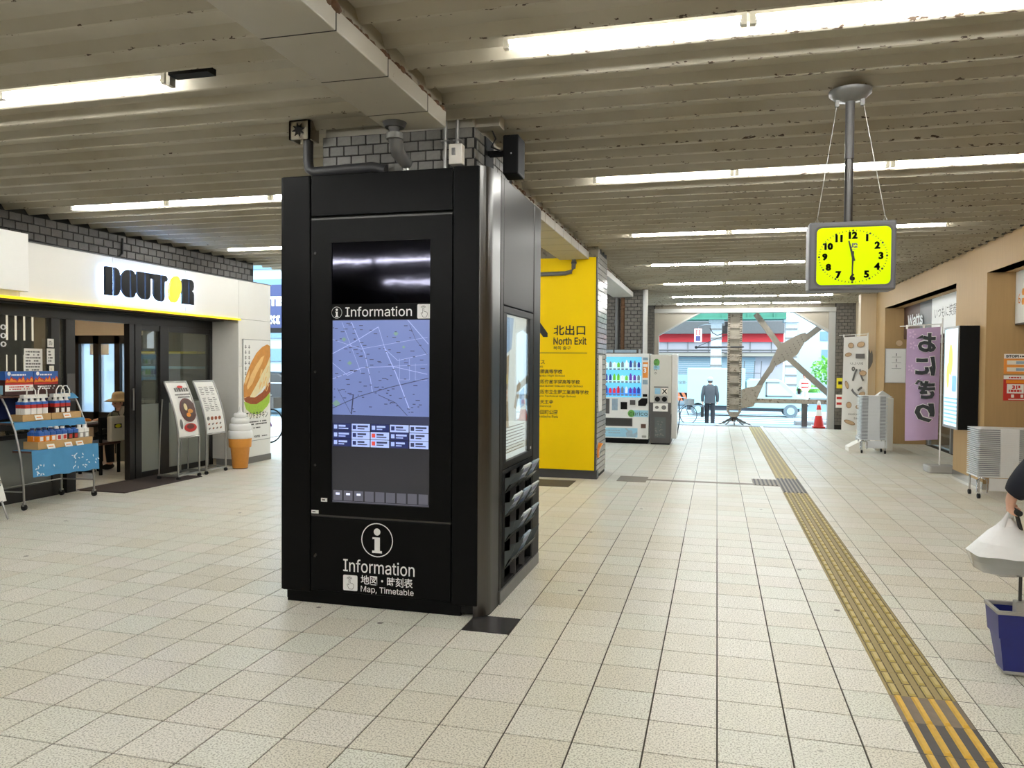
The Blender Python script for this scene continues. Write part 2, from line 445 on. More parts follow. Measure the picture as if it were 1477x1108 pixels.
# ------------------------------------------------------------------ mesh helpers
class MB:
    def __init__(s):
        s.v = []; s.f = []; s.m = []; s.sm = []
    def add(s, vs, fs, mi=0, sm=False):
        b = len(s.v)
        s.v += [tuple(p) for p in vs]
        for f in fs:
            s.f.append(tuple(b + i for i in f)); s.m.append(mi); s.sm.append(sm)
        return s
    def box(s, x0, x1, y0, y1, z0, z1, mi=0):
        x0, x1 = min(x0, x1), max(x0, x1); y0, y1 = min(y0, y1), max(y0, y1); z0, z1 = min(z0, z1), max(z0, z1)
        return s.add([(x0, y0, z0), (x1, y0, z0), (x1, y1, z0), (x0, y1, z0), (x0, y0, z1), (x1, y0, z1), (x1, y1, z1), (x0, y1, z1)],
                     [(0, 3, 2, 1), (4, 5, 6, 7), (0, 1, 5, 4), (1, 2, 6, 5), (2, 3, 7, 6), (3, 0, 4, 7)], mi)
    def quad(s, a, b, c, d, mi=0):
        return s.add([a, b, c, d], [(0, 1, 2, 3)], mi)
    def ring(s, c, d, r, n, r2=None):
        d = Vector(d).normalized()
        a = Vector((0, 0, 1)) if abs(d.z) < .9 else Vector((1, 0, 0))
        x = a.cross(d).normalized(); y = d.cross(x)
        r2 = r if r2 is None else r2
        return [Vector(c) + x * (r * math.cos(2 * math.pi * i / n)) + y * (r2 * math.sin(2 * math.pi * i / n)) for i in range(n)]
    def cyl(s, p0, p1, r0, r1=None, n=12, mi=0, sm=True):
        r1 = r0 if r1 is None else r1
        d = Vector(p1) - Vector(p0)
        vs = s.ring(p0, d, r0, n) + s.ring(p1, d, r1, n)
        s.add(vs, [(i, (i + 1) % n, n + (i + 1) % n, n + i) for i in range(n)], mi, sm)
        s.add(vs[:n], [tuple(range(n))[::-1]], mi); s.add(vs[n:], [tuple(range(n))], mi)
        return s
    def tube(s, pts, r, n=8, mi=0):
        pts = [Vector(p) for p in pts]
        rs = r if isinstance(r, (list, tuple)) else [r] * len(pts)
        vs = []
        for i, p in enumerate(pts):
            d = pts[min(i + 1, len(pts) - 1)] - pts[max(i - 1, 0)]
            vs += s.ring(p, d, rs[i], n)
        fs = [(k * n + i, k * n + (i + 1) % n, (k + 1) * n + (i + 1) % n, (k + 1) * n + i) for k in range(len(pts) - 1) for i in range(n)]
        s.add(vs, fs, mi, True)
        s.add(vs[:n], [tuple(range(n))[::-1]], mi); s.add(vs[-n:], [tuple(range(n))], mi)
        return s
    def lathe(s, c, prof, n=16, mi=0, sx=1, sy=1, sm=True):
        vs = []
        for r, z in prof:
            vs += [(c[0] + sx * r * math.cos(2 * math.pi * i / n), c[1] + sy * r * math.sin(2 * math.pi * i / n), c[2] + z) for i in range(n)]
        fs = [(k * n + i, k * n + (i + 1) % n, (k + 1) * n + (i + 1) % n, (k + 1) * n + i) for k in range(len(prof) - 1) for i in range(n)]
        s.add(vs, fs, mi, sm)
        s.add(vs[:n], [tuple(range(n))[::-1]], mi); s.add(vs[-n:], [tuple(range(n))], mi)
        return s
    def prism(s, poly, ax, d0, d1, mi=0):
        mk = {'X': lambda a, b, d: (d, a, b), 'Y': lambda a, b, d: (a, d, b), 'Z': lambda a, b, d: (a, b, d)}[ax]
        n = len(poly)
        vs = [mk(a, b, d0) for a, b in poly] + [mk(a, b, d1) for a, b in poly]
        return s.add(vs, [tuple(range(n))[::-1], tuple(range(n, 2 * n))] + [(i, (i + 1) % n, n + (i + 1) % n, n + i) for i in range(n)], mi)
    def flat(s, poly, ax, d, mi=0):
        mk = {'X': lambda a, b: (d, a, b), 'Y': lambda a, b: (a, d, b), 'Z': lambda a, b: (a, b, d)}[ax]
        return s.add([mk(a, b) for a, b in poly], [tuple(range(len(poly)))], mi)
    def ball(s, c, r, n=12, k=8, mi=0):
        rx, ry, rz = r if isinstance(r, (tuple, list)) else (r, r, r)
        prof = [(max(.001, math.sin(math.pi * i / k)), -math.cos(math.pi * i / k) * rz) for i in range(k + 1)]
        return s.lathe(c, prof, n, mi, rx, ry)

def ell(cx, cy, rx, ry, n=20, a0=0, a1=360, rot=0):
    out = []
    full = abs(a1 - a0) >= 360
    for i in range(n if full else n + 1):
        t = math.radians(a0 + (a1 - a0) * i / n)
        x, y = rx * math.cos(t), ry * math.sin(t)
        c, s_ = math.cos(math.radians(rot)), math.sin(math.radians(rot))
        out.append((cx + x * c - y * s_, cy + x * s_ + y * c))
    return out

def rrect(x0, x1, y0, y1, r, n=4):
    o = []
    for cx, cy, a in ((x1 - r, y1 - r, 0), (x0 + r, y1 - r, 90), (x0 + r, y0 + r, 180), (x1 - r, y0 + r, 270)):
        o += ell(cx, cy, r, r, n, a, a + 90)
    return o

WL = {}
def wl(o):
    return WL.get(o.name, Vector((0, 0, 0))) if o else Vector((0, 0, 0))

def mkmesh(name, mb, mats, off=Vector((0, 0, 0)), fix=True):
    me = bpy.data.meshes.new(name)
    ox, oy, oz = off
    me.from_pydata([(x - ox, y - oy, z - oz) for x, y, z in mb.v], [], mb.f)
    for m in (mats if isinstance(mats, (list, tuple)) else [mats]):
        me.materials.append(M[m] if isinstance(m, str) else m)
    me.polygons.foreach_set('material_index', mb.m)
    me.polygons.foreach_set('use_smooth', mb.sm)
    if fix and len(mb.f) < 20000:
        b = bmesh.new(); b.from_mesh(me)
        bmesh.ops.recalc_face_normals(b, faces=b.faces)
        b.to_mesh(me); b.free()
    me.update()
    return me

def part(name, mb, mats, parent=None, bevel=0, label=None, fix=True):
    """one mesh object; coordinates are world unless the parent sits elsewhere"""
    if parent is None:
        xs = [p[0] for p in mb.v]; ys = [p[1] for p in mb.v]; zs = [p[2] for p in mb.v]
        off = Vector(((min(xs) + max(xs)) / 2, (min(ys) + max(ys)) / 2, min(zs)))
    else:
        off = wl(parent)
    me = mkmesh(name, mb, mats, off, fix)
    o = bpy.data.objects.new(name, me)
    COL.objects.link(o)
    if parent is None:
        o.location = off
        WL[o.name] = off.copy()
    else:
        o.parent = parent
        WL[o.name] = wl(parent).copy()
    if bevel:
        bv = o.modifiers.new('bevel', 'BEVEL')
        bv.width = bevel; bv.segments = 2; bv.limit_method = 'ANGLE'; bv.angle_limit = .7
    if label:
        o['label'] = label
    return o

def inst(name, me, parent, loc, rot=None):
    """a piece that shares mesh data; loc in the parent's coordinates"""
    o = bpy.data.objects.new(name, me)
    COL.objects.link(o)
    o.parent = parent
    o.location = loc
    if rot: o.rotation_euler = rot
    return o

def thing(name, label, cat, loc=(0, 0, 0), group=None):
    o = bpy.data.objects.new(name, None)
    o.empty_display_size = .1
    COL.objects.link(o)
    o.location = loc
    WL[o.name] = Vector(loc)
    o['label'] = label; o['category'] = cat
    if group: o['group'] = group
    return o

def tag(o, label, cat, group=None):
    o['label'] = label; o['category'] = cat
    if group: o['group'] = group
    return o

def struct(name, mb, mats, parent=None, bevel=0):
    o = part(name, mb, mats, parent, bevel)
    if parent is None: o['kind'] = 'structure'
    return o

def sempty(name, loc=(0, 0, 0)):
    o = bpy.data.objects.new(name, None); COL.objects.link(o)
    o.location = loc; WL[o.name] = Vector(loc); o['kind'] = 'structure'
    return o

def copy_tree(o, loc=None, parent=None, label=None, rz=None, group=None):
    c = o.copy(); COL.objects.link(c)
    if parent: c.parent = parent
    if loc is not None: c.location = loc; WL[c.name] = Vector(loc)
    if rz is not None: c.rotation_euler = (0, 0, rz)
    if label: c['label'] = label
    if group: c['group'] = group
    for ch in list(o.children): copy_tree(ch, None, c)
    return c

_TC = {}
try:
    import os
    LATIN = bpy.data.fonts.load(os.path.join(bpy.utils.system_resource('DATAFILES'), 'fonts', 'Inter.woff2'))
except Exception:
    LATIN = None
def tmesh(s, bold=0, res=2):
    k = (s, bold, res)
    if k in _TC: return _TC[k]
    cu = bpy.data.curves.new('lettering', 'FONT')
    cu.body = s; cu.size = 1; cu.resolution_u = res; cu.offset = bold
    if LATIN and all(ord(q) < 128 for q in s) and not s.isdigit(): cu.font = LATIN
    o = bpy.data.objects.new('lettering', cu); COL.objects.link(o)
    dg = bpy.context.evaluated_depsgraph_get()
    me = bpy.data.meshes.new_from_object(o.evaluated_get(dg))
    vs = [(v.co.x, v.co.y) for v in me.vertices]; fs = [tuple(p.vertices) for p in me.polygons]
    bpy.data.objects.remove(o); bpy.data.curves.remove(cu); bpy.data.meshes.remove(me)
    if not vs: vs = [(0, 0), (1, 0), (1, 1)]; fs = [(0, 1, 2)]
    _TC[k] = (vs, fs)
    return _TC[k]

def textmb(s, mb, pos, w=None, h=None, face='F', bold=0, mirror=False, vertical=False, mi=0, res=2, center=False):
    """flat lettering; its box (w by h) has its lower left corner at pos"""
    if vertical:
        n = len(s)
        for i, ch in enumerate(s):
            p = list(pos); p[2] = pos[2] + h * (n - 1 - i) / n
            textmb(ch, mb, p, w, h / n * .9, face, bold, mirror, mi=mi, res=res)
        return mb
    vs, fs = tmesh(s, bold, res)
    x0 = min(v[0] for v in vs); x1 = max(v[0] for v in vs); y0 = min(v[1] for v in vs); y1 = max(v[1] for v in vs)
    sx = w / (x1 - x0) if w else None
    sy = h / (y1 - y0) if h else None
    sx = sx or sy; sy = sy or sx
    wid = (x1 - x0) * sx
    off = -wid / 2 if center else 0
    out = []
    for x, y in vs:
        u = (x - x0) * sx + off; v = (y - y0) * sy
        if mirror: u = wid + 2 * off - u if not center else -u
        if face == 'F': out.append((pos[0] + u, pos[1], pos[2] + v))
        elif face == 'L': out.append((pos[0], pos[1] + u, pos[2] + v))
        elif face == 'R': out.append((pos[0], pos[1] - u, pos[2] + v))
        elif face == 'B': out.append((pos[0] - u, pos[1], pos[2] + v))
    mb.add(out, fs, mi)
    return mb

def textobj(name, s, pos, parent, mt, **k):
    return part(name, textmb(s, MB(), pos, **k), mt, parent, fix=False)

def proj(X, Y, Z):
    d = Vector((X, Y, Z - CAMH))
    w = d.dot(_f)
    if w < .05: return None
    return (738.5 + FPX * d.dot(_R) / w, 554 - FPX * d.dot(_U) / w)

def scribble(mb, x0, x1, z0, z1, face, d, rows, mi=0, fill=.5, seed=1):
    """rows of small print blocks standing in for text too small to read"""
    rg = random.Random(seed)
    hgt = (z1 - z0) / rows
    for r in range(rows):
        x = x0
        z = z1 - (r + .75) * hgt
        while x < x1 - .001:
            w = rg.uniform(.4, 1.3) * hgt * .9
            if x + w > x1: break
            if rg.random() < .85:
                if face == 'F': mb.quad((x, d, z), (x + w, d, z), (x + w, d, z + hgt * fill), (x, d, z + hgt * fill), mi)
                elif face == 'L': mb.quad((d, x, z), (d, x + w, z), (d, x + w, z + hgt * fill), (d, x, z + hgt * fill), mi)
                else: mb.quad((d, x, z), (d, x + w, z), (d, x + w, z + hgt * fill), (d, x, z + hgt * fill), mi)
            x += w + hgt * .18
    return mb

# bodies grown from a skeleton with the Skin modifier
def skin(name, verts, edges, mt, parent, sub=2, root=0):
    me = bpy.data.meshes.new(name)
    off = wl(parent)
    me.from_pydata([tuple(Vector(v[:3]) - off) for v in verts], edges, [])
    o = bpy.data.objects.new(name, me); COL.objects.link(o)
    me.skin_vertices or None
    sk = o.modifiers.new('skin', 'SKIN'); sk.use_smooth_shade = True
    if not me.skin_vertices:
        b = bmesh.new(); b.from_mesh(me); b.verts.layers.skin.verify(); b.to_mesh(me); b.free()
    for i, v in enumerate(verts):
        r = v[3]
        me.skin_vertices[0].data[i].radius = (r, r) if not isinstance(r, tuple) else r
        me.skin_vertices[0].data[i].use_root = (i == root)
    sb = o.modifiers.new('sub', 'SUBSURF'); sb.levels = sub; sb.render_levels = sub
    dg = bpy.context.evaluated_depsgraph_get()
    m2 = bpy.data.meshes.new_from_object(o.evaluated_get(dg))
    bpy.data.objects.remove(o); bpy.data.meshes.remove(me)
    m2.name = name
    m2.materials.clear(); m2.materials.append(M[mt])
    for p in m2.polygons: p.use_smooth = True
    o = bpy.data.objects.new(name, m2); COL.objects.link(o)
    o.parent = parent
    WL[o.name] = off.copy()
    return o

def loft(mb, secs, n=20, mi=0):
    """skin of elliptical sections (x, y, z, rx, ry)"""
    vs = []
    for x, y, z, rx, ry in secs:
        for k in range(n):
            a_ = 2 * math.pi * k / n
            c_, s_ = math.cos(a_), math.sin(a_)
            vs.append((x + rx * math.copysign(abs(c_) ** .85, c_), y + ry * math.copysign(abs(s_) ** .85, s_), z))
    mb.add(vs, [(k * n + i, k * n + (i + 1) % n, (k + 1) * n + (i + 1) % n, (k + 1) * n + i) for k in range(len(secs) - 1) for i in range(n)], mi, True)
    mb.add(vs[:n], [tuple(range(n))[::-1]], mi); mb.add(vs[-n:], [tuple(range(n))], mi)
    return mb

def smooth(pts, k=4):
    """Catmull-Rom through (x, y, z, r) points"""
    out = []
    P = [pts[0]] + list(pts) + [pts[-1]]
    for i in range(1, len(P) - 2):
        for j in range(k):
            t = j / k
            out.append(tuple(.5 * (2 * P[i][c] + (P[i + 1][c] - P[i - 1][c]) * t + (2 * P[i - 1][c] - 5 * P[i][c] + 4 * P[i + 1][c] - P[i + 2][c]) * t * t + (3 * P[i][c] - P[i - 1][c] - 3 * P[i + 1][c] + P[i + 2][c]) * t ** 3) for c in range(4)))
    out.append(tuple(pts[-1]))
    return out

def jacket(parent, mt, secs, arms, name='jacket'):
    b = loft(MB(), secs)
    for a_ in arms:
        q = smooth(a_)
        b.ball(a_[0][:3], a_[0][3], 12, 8)
        b.tube([p[:3] for p in q], [p[3] for p in q], 12)
    return part(name, b, mt, parent)

def trousers(parent, mt, secs, legs):
    b = loft(MB(), secs)
    for a_ in legs:
        q = smooth(a_)
        b.tube([p[:3] for p in q], [p[3] for p in q], 12)
    return part('trousers', b, mt, parent)

# ================================================================== SETTING
# ---------- floor: grout bed, terrazzo tiles laid in it
TX0, TY0, TP = .0222, 3.2274, .3
XL, XR, YN, YF = -9.4, 4.4, -8.0, 21.75
floor = struct('floor', MB().box(XL, XR, YN, YF, -.08, -.004), 'grout')
floor_loc = wl(floor)
g = .0027
tile_mb = MB()
a = TP / 2 - g
tile_mb.add([(-a, -a, -.01), (a, -a, -.01), (a, a, -.01), (-a, a, -.01), (-a + .0015, -a + .0015, 0), (a - .0015, -a + .0015, 0), (a - .0015, a - .0015, 0), (-a + .0015, a - .0015, 0)],
            [(4, 5, 6, 7), (0, 1, 5, 4), (1, 2, 6, 5), (2, 3, 7, 6), (3, 0, 4, 7)])
tile_me = mkmesh('floor_tile', tile_mb, 'tile', fix=False)
tile_dk = mkmesh('dark_floor_tile', tile_mb, 'darktile', fix=False)
cells = []
for j in range(-38, 62):
    for i in range(-32, 16):
        cx, cy = TX0 + (i + .5) * TP, TY0 + (j + .5) * TP
        if cx < XL + .1 or cx > XR - .1 or cy > YF - .1: continue
        if .83 < cx < 1.13 or (-2.75 < cx < -1.5 and 4.7 < cy < 6.0): continue
        p = proj(cx, cy, 0)
        vis = p is not None and -60 < p[0] < 1537 and p[1] < 1150 and cy > 1.2
        d = Vector((cx, cy, -CAMH)).length
        cells.append(((d if vis else 1000 + d), cx, cy))
cells.sort()
DARK = (-1.35, 4.45)
field = MB()
n_single = 0
for d, cx, cy in cells:
    if abs(cx - DARK[0]) < .15 and abs(cy - DARK[1]) < .15:
        o = inst('floor_tile', tile_dk, floor, Vector((cx, cy, 0)) - floor_loc)
        o['label'] = 'dark polished tile'
    elif n_single < 298 and d < 1000:
        inst('floor_tile', tile_me, floor, Vector((cx, cy, 0)) - floor_loc)
        n_single += 1
    else:
        field.quad((cx - a, cy - a, 0), (cx + a, cy - a, 0), (cx + a, cy + a, 0), (cx - a, cy + a, 0))
        for q in ((-a, -a, a, -a), (a, -a, a, a), (a, a, -a, a), (-a, a, -a, -a)):
            field.quad((cx + q[0], cy + q[1], -.01), (cx + q[2], cy + q[3], -.01), (cx + q[2], cy + q[3], 0), (cx + q[0], cy + q[1], 0))
for k in range(-38, 62):
    y_ = TY0 + k * TP
    if y_ < YF - .2: field.quad((1.139, y_ + g, 0), (1.2222 - g, y_ + g, 0), (1.2222 - g, y_ + TP - g, 0), (1.139, y_ + TP - g, 0))
fo = part('floor_tile_field', field, 'tile', floor, fix=False)
fo['kind'] = 'stuff'
# dark inspection covers and metal strips let into the floor
part('floor_cover', MB().box(-2.45, -1.87, 10.03, 10.62, -.01, .003), 'tactiledark', floor)
part('metal_cover', MB().box(-1.33, -.93, 10.78, 11.28, -.01, .004), 'metalstrip', floor)
part('drain_channel', MB().box(-.93, .52, 10.98, 11.1, -.01, .003), 'metalstrip', floor)

# ---------- tactile guide path: blocks with raised bars, let into the floor
TA, TB = .838, 1.135
bar_long = MB()
for dx in (-.1125, -.0375, .0375, .1125):
    pass
def barmesh(name, ln, mt, wd=.017):
    b = MB()
    b.add([(-wd, -ln / 2, 0), (wd, -ln / 2, 0), (wd, ln / 2, 0), (-wd, ln / 2, 0), (-wd * .6, -ln / 2 + .012, .009), (wd * .6, -ln / 2 + .012, .009), (wd * .6, ln / 2 - .012, .009), (-wd * .6, ln / 2 - .012, .009)],
          [(4, 5, 6, 7), (0, 1, 5, 4), (1, 2, 6, 5), (2, 3, 7, 6), (3, 0, 4, 7)])
    if mt == 'tactilebar':
        b.quad((-wd - .006, -ln / 2 - .006, .0006), (wd + .006, -ln / 2 - .006, .0006), (wd + .006, ln / 2 + .006, .0006), (-wd - .006, ln / 2 + .006, .0006), 1)
    return mkmesh(name, b, [mt, 'tactiledirt'], fix=False)
bar_y = barmesh('guide_bar', .130, 'tactilebar', .0165)
bar_g = barmesh('guide_bar_gold', .29, 'tactilegold')
bar_b = barmesh('guide_bar_brown', .29, 'tactilegold', .015)
def slabmesh(name, mt):
    h = .149
    return mkmesh(name, MB().box(-h, h, -h, h, -.01, .001), mt)
sl = {k: slabmesh('tactile_block', k) for k in ('tactile', 'tactiledark', 'tactilebrown')}
far_bars = MB(); far_slab = MB()
nb = 0
for k in range(-30, 58):
    cy = 4.12 + .15 + k * .3
    if k < 0: kind = 'tactiledark'
    else: kind = 'tactile'
    if k == -1: kind = 'tactilebrown'
    if 10.35 < cy < 11.75:
        continue
    cx = (TA + TB) / 2
    if 2.4 < cy < 10.4:
        s_ = inst('tactile_block', sl[kind], floor, Vector((cx, cy, 0)) - floor_loc)
        for dx in (-.1125, -.0375, .0375, .1125):
            if kind == 'tactile':
                for dy in (-.075, .075):
                    inst('guide_bar', bar_y, s_, (dx, dy, .001)); nb += 1
            else:
                inst('guide_bar', bar_g if kind == 'tactiledark' else bar_b, s_, (dx, 0, .001))
    else:
        far_slab.box(cx - .149, cx + .149, cy - .149, cy + .149, -.01, .001)
        for dx in (-.1125, -.0375, .0375, .1125):
            for dy in (-.075, .075):
                far_slab.box(cx + dx - .015, cx + dx + .015, cy + dy - .06, cy + dy + .06, .001, .006, 1)
fs = part('tactile_block_row', far_slab, ['tactile', 'tactilebar'], floor)
fs['kind'] = 'stuff'
# ribbed metal covers where the guide path crosses the drain
rib = MB()
rib.box(.52, 1.14, 10.45, 11.55, -.01, .002)
for i in range(13):
    x = .55 + i * .047
    y0, y1 = (10.98, 11.5) if x < .82 else (10.5, 11.5)
    rib.box(x - .011, x + .011, y0, y1, .002, .007, 1)
part('ribbed_cover', MB().box(.50, .84, 10.95, 11.55, -.01, .004), 'metalstrip', floor)
rb = MB().box(.84, 1.14, 10.42, 11.72, -.01, .004)
for i in range(6):
    x = .865 + i * .05
    rb.box(x - .011, x + .011, 10.45, 11.7, .004, .009, 1)
for i in range(6):
    x = .53 + i * .055
    rb.box(x - .011, x + .011, 10.98, 11.53, .004, .009, 1)
part('ribbed_cover', rb, ['metalstrip', 'tactiledark'], floor)

# ---------- ceiling: deck plates with a hanging rib each
CZ = 3.24
ceiling = struct('ceiling', MB().box(-7.75, 3.95, -8, 21.95, 3.33, 3.5), 'creamdirty')
cl = wl(ceiling)
def deck_profile(x0, x1):
    b = MB()
    pr = [(-.283, .062), (-.062, .056), (-.020, .004), (-.006, 0), (0, .003), (.006, .062)]
    for (y0, z0), (y1, z1) in zip(pr[:-1], pr[1:]):
        b.quad((x0, y0, z0), (x1, y0, z0), (x1, y1, z1), (x0, y1, z1))
    b.quad((x0, -.283, .062), (x0, .015, .062), (x0, .015, .07), (x0, -.283, .07))
    b.quad((x0, -.283, .075), (x1, -.283, .075), (x1, .015, .075), (x0, .015, .075))
    for x in (x0, x1):
        b.add([(x, y, z) for y, z in pr] + [(x, .015, .075), (x, -.283, .075)], [tuple(range(7))])
    return b
deck_me = mkmesh('deck_plate', deck_profile(-7.55 + 1.9, 3.5 + 1.9), 'deck', fix=False)
for k in range(-39, 60):
    y = 4.07 + k * .298
    if -7.6 < y < 21.7:
        inst('deck_plate', deck_me, ceiling, Vector((-1.9, y, CZ)) - cl)

# ---------- lamps: bare fluorescent tubes in rows
tube_b = MB().cyl((-.565, 0, 0), (.565, 0, 0), .016, n=12)
tube_me = mkmesh('fluorescent_tube', tube_b, 'tube')
base_b = MB().box(-.575, .575, -.02, .02, .022, .05)
base_b.box(-.595, -.57, -.018, .018, -.018, .04); base_b.box(.57, .595, -.018, .018, -.018, .04)
base_me = mkmesh('lamp_channel', base_b, 'tubebase')
endc = mkmesh('end_cap', MB().cyl((-.0075, 0, 0), (.0075, 0, 0), .017, n=10), 'chrome')
def lamp(x, y, label, group):
    t = thing('fluorescent_lamp', label, 'ceiling light', (x, y, 3.238), group)
    inst('fluorescent_tube', tube_me, t, (0, 0, 0))
    inst('lamp_channel', base_me, t, (0, 0, 0))
    inst('end_cap', endc, t, (-.5705, 0, 0)); inst('end_cap', endc, t, (.5705, 0, 0))
    return t
ORD = ['first', 'second', 'third', 'fourth', 'fifth', 'sixth', 'seventh', 'eighth']
rows = [3.87, 6.85, 9.83, 12.81, 15.79, 18.77, 20.95]
for ri, y in enumerate(rows):
    for k in range(3):
        lamp(-.48 + 1.205 * k, y, 'lit tube lamp on the right, %s one of the %s row ahead' % (('left', 'middle', 'right')[k], ORD[ri]), 'tube lamps over the right aisle')
for ri, (y, xs) in enumerate(((3.87, (-3.70, -4.905, -6.11)), (6.85, (-6.09, -4.885, -3.68)), (9.83, (-6.27, -5.065, -3.86)), (12.81, (-6.27, -5.065, -3.86)), (15.79, (-6.27, -5.065, -3.86)))):  # last two rows, hidden by the kiosk, added to brighten the cafe pier
    for k, x in enumerate(xs):
        lamp(x, y, 'lit tube lamp on the cafe side, %s of the %s row' % (('right end', 'middle', 'left end')[k] if ri == 0 else ('left end', 'middle', 'right end')[k], ORD[ri]), 'tube lamps over the cafe side')
for r_, y in enumerate((.89, -2.09, -5.07)):
    for k, x in enumerate((-5.9, -4.7, -3.5, -.48, .72, 1.92)):
        lamp(x, y, 'lit tube lamp in the %s row behind the viewpoint, %s from the left' % (ORD[r_], ORD[k]), 'tube lamps behind the viewpoint')
# the dead lampholder at the end of the near left row
t = thing('lampholder', 'scorched empty lampholder at the right end of the near left tube row', 'lampholder', (-2.95, 3.87, 3.2))
part('socket', MB().box(-3.085, -3.06, 3.845, 3.895, 3.20, 3.285), 'steel', t)
part('bracket', MB().box(-3.06, -2.80, 3.83, 3.91, 3.25, 3.287), 'blackmatte', t)

# ---------- box beams under the ceiling
def box_beam(x0, x1, y0, y1, z, joints, label, mt='cream'):
    t = thing('ceiling_beam', label, 'beam', ((x0 + x1) / 2, (y0 + y1) / 2, z))
    b = MB().box(x0 + .03, x1 - .03, y0, y1, z + .1, 3.32)
    part('web', b, 'creamdirty', t)
    ys = [y0] + joints + [y1]
    for ya, yb in zip(ys[:-1], ys[1:]):
        part('cladding_panel', MB().box(x0, x1, ya + .004, yb - .004, z, z + .10), mt, t, bevel=.006)
    for yj in joints:
        part('joint_gap', MB().box(x0 + .002, x1 - .002, yj - .006, yj + .006, z + .002, z + .098), 'mortar', t)
    r = MB()
    rg = random.Random(int(y0 * 10) + 90)
    for k in range(int((y1 - y0) * 16)):
        y = rg.uniform(y0, y1); s_ = rg.uniform(.006, .022) * (1.6 if y < 3.3 else 1)
        r.ball((x1 - .015 + rg.uniform(-.012, .012), y, z + .105), (s_, s_ * 2.2, s_), 6, 4)
    rr = part('rust_scale', r, 'rust', t)
    rr['kind'] = 'stuff'
    return t
BZ = 3.085
box_beam(-2.04, -1.655, -7.5, 4.62, BZ, [y for y in (-7 + .565 * k for k in range(21)) if -7.4 < y < 4.5] , 'cream box beam with rusty edge running overhead to the black kiosk')
box_beam(-2.16, -1.74, 6.25, 10.76, BZ, [6.9 + .5 * k for k in range(7)], 'cream box beam with rusty edge ending above the yellow exit sign')
box_beam(-2.2, -1.76, 11.85, 16.85, BZ, [12.6, 14.4, 15.8], 'pale grey box beam behind the yellow sign pillar', 'jambgrey')

# ---------- brick pillar in the kiosk
pil = thing('brick_pillar', 'grey brick pillar rising from the black information kiosk to the ceiling', 'pillar', (-2.16, 5.5, 0))
part('core', MB().box(-2.715, -1.595, 5.005, 5.995, .02, 3.2), 'mortar', pil)
part('concrete_head', MB().box(-2.70, -1.61, 5.02, 5.98, 3.2, 3.33).box(-1.61, -1.44, 5.08, 5.2, 3.22, 3.32), 'cream', pil)
BW, BH = .111, .069
bf = mkmesh('brick', MB().add([(-.0525, .0, -.0315), (.0525, 0, -.0315), (.0525, 0, .0315), (-.0525, 0, .0315), (-.0505, -.008, -.0295), (.0505, -.008, -.0295), (.0505, -.008, .0295), (-.0505, -.008, .0295)],
                              [(4, 5, 6, 7), (0, 1, 5, 4), (1, 2, 6, 5), (2, 3, 7, 6), (3, 0, 4, 7)]), 'brick', fix=False)
bh = mkmesh('brick_half', MB().add([(-.024, .0, -.0315), (.024, 0, -.0315), (.024, 0, .0315), (-.024, 0, .0315), (-.022, -.008, -.0295), (.022, -.008, -.0295), (.022, -.008, .0295), (-.022, -.008, .0295)],
                              [(4, 5, 6, 7), (0, 1, 5, 4), (1, 2, 6, 5), (2, 3, 7, 6), (3, 0, 4, 7)]), 'brick', fix=False)
for r in range(6):
    z = 3.165 - r * BH
    sh = r % 2
    for k in range(10):
        x = -2.66 + k * BW + sh * BW / 2
        if x + .05 > -1.595: continue
        inst('brick', bf, pil, (x + 2.16, 5.004 - 5.5, z))
    if sh: inst('brick', bh, pil, (-2.66 - BW / 4 + 2.16 + .0, 5.004 - 5.5, z)); inst('brick', bh, pil, (-1.62 + 2.16, 5.004 - 5.5, z))
    for k in range(9):
        y = 5.06 + k * BW + sh * BW / 2
        if y + .05 > 5.995: continue
        inst('brick', bf, pil, (-1.596 + 2.16, y - 5.5, z), (0, 0, math.pi / 2))

# pipes and fittings on that pillar
t = thing('drain_pipe', 'short grey drain pipe with flange hanging from the beam above the kiosk', 'pipe', (-2.02, 4.82, 3.0))
part('flange', MB().cyl((-1.93, 4.45, BZ - .03), (-1.93, 4.45, BZ), .06, .075, n=16), 'pipedark', t)
part('pipe', MB().tube([(-1.93, 4.45, BZ - .02), (-1.93, 4.46, 3.0), (-1.95, 4.55, 2.93), (-1.955, 4.7, 2.9)], [.046, .046, .044, .04], 12), 'pipegrey', t)
part('coupling', MB().cyl((-1.93, 4.452, 3.02), (-1.93, 4.452, 2.985), .052, n=14), 'galv', t)
part('spigot', MB().cyl((-1.955, 4.7, 2.83), (-1.955, 4.7, 2.92), .026, n=12), 'steel', t)
t = thing('drain_elbow', 'dark drain pipe bending along the kiosk top from a torn square hopper', 'pipe', (-2.7, 4.95, 2.9))
part('pipe', MB().tube([(-2.79, 4.93, 3.17), (-2.79, 4.93, 3.02), (-2.78, 4.93, 2.965), (-2.74, 4.93, 2.945), (-2.3, 4.93, 2.955), (-2.2, 4.93, 2.93)], .035, 12), 'pipedark', t)
part('hopper', MB().box(-2.90, -2.74, 4.86, 4.875, 3.16, 3.29).box(-2.90, -2.885, 4.86, 4.99, 3.16, 3.29).box(-2.755, -2.74, 4.86, 4.99, 3.16, 3.29).box(-2.9, -2.74, 4.86, 4.99, 3.28, 3.29), 'creamdirty', t)
star = []
for k in range(16):
    rr = (.05, .024)[k % 2]
    star.append((-2.825 + rr * math.cos(k * math.pi / 8 + .2), 3.225 + rr * math.sin(k * math.pi / 8 + .2)))
part('torn_hole', MB().prism(star, 'Y', 4.853, 4.86), 'mortar', t)
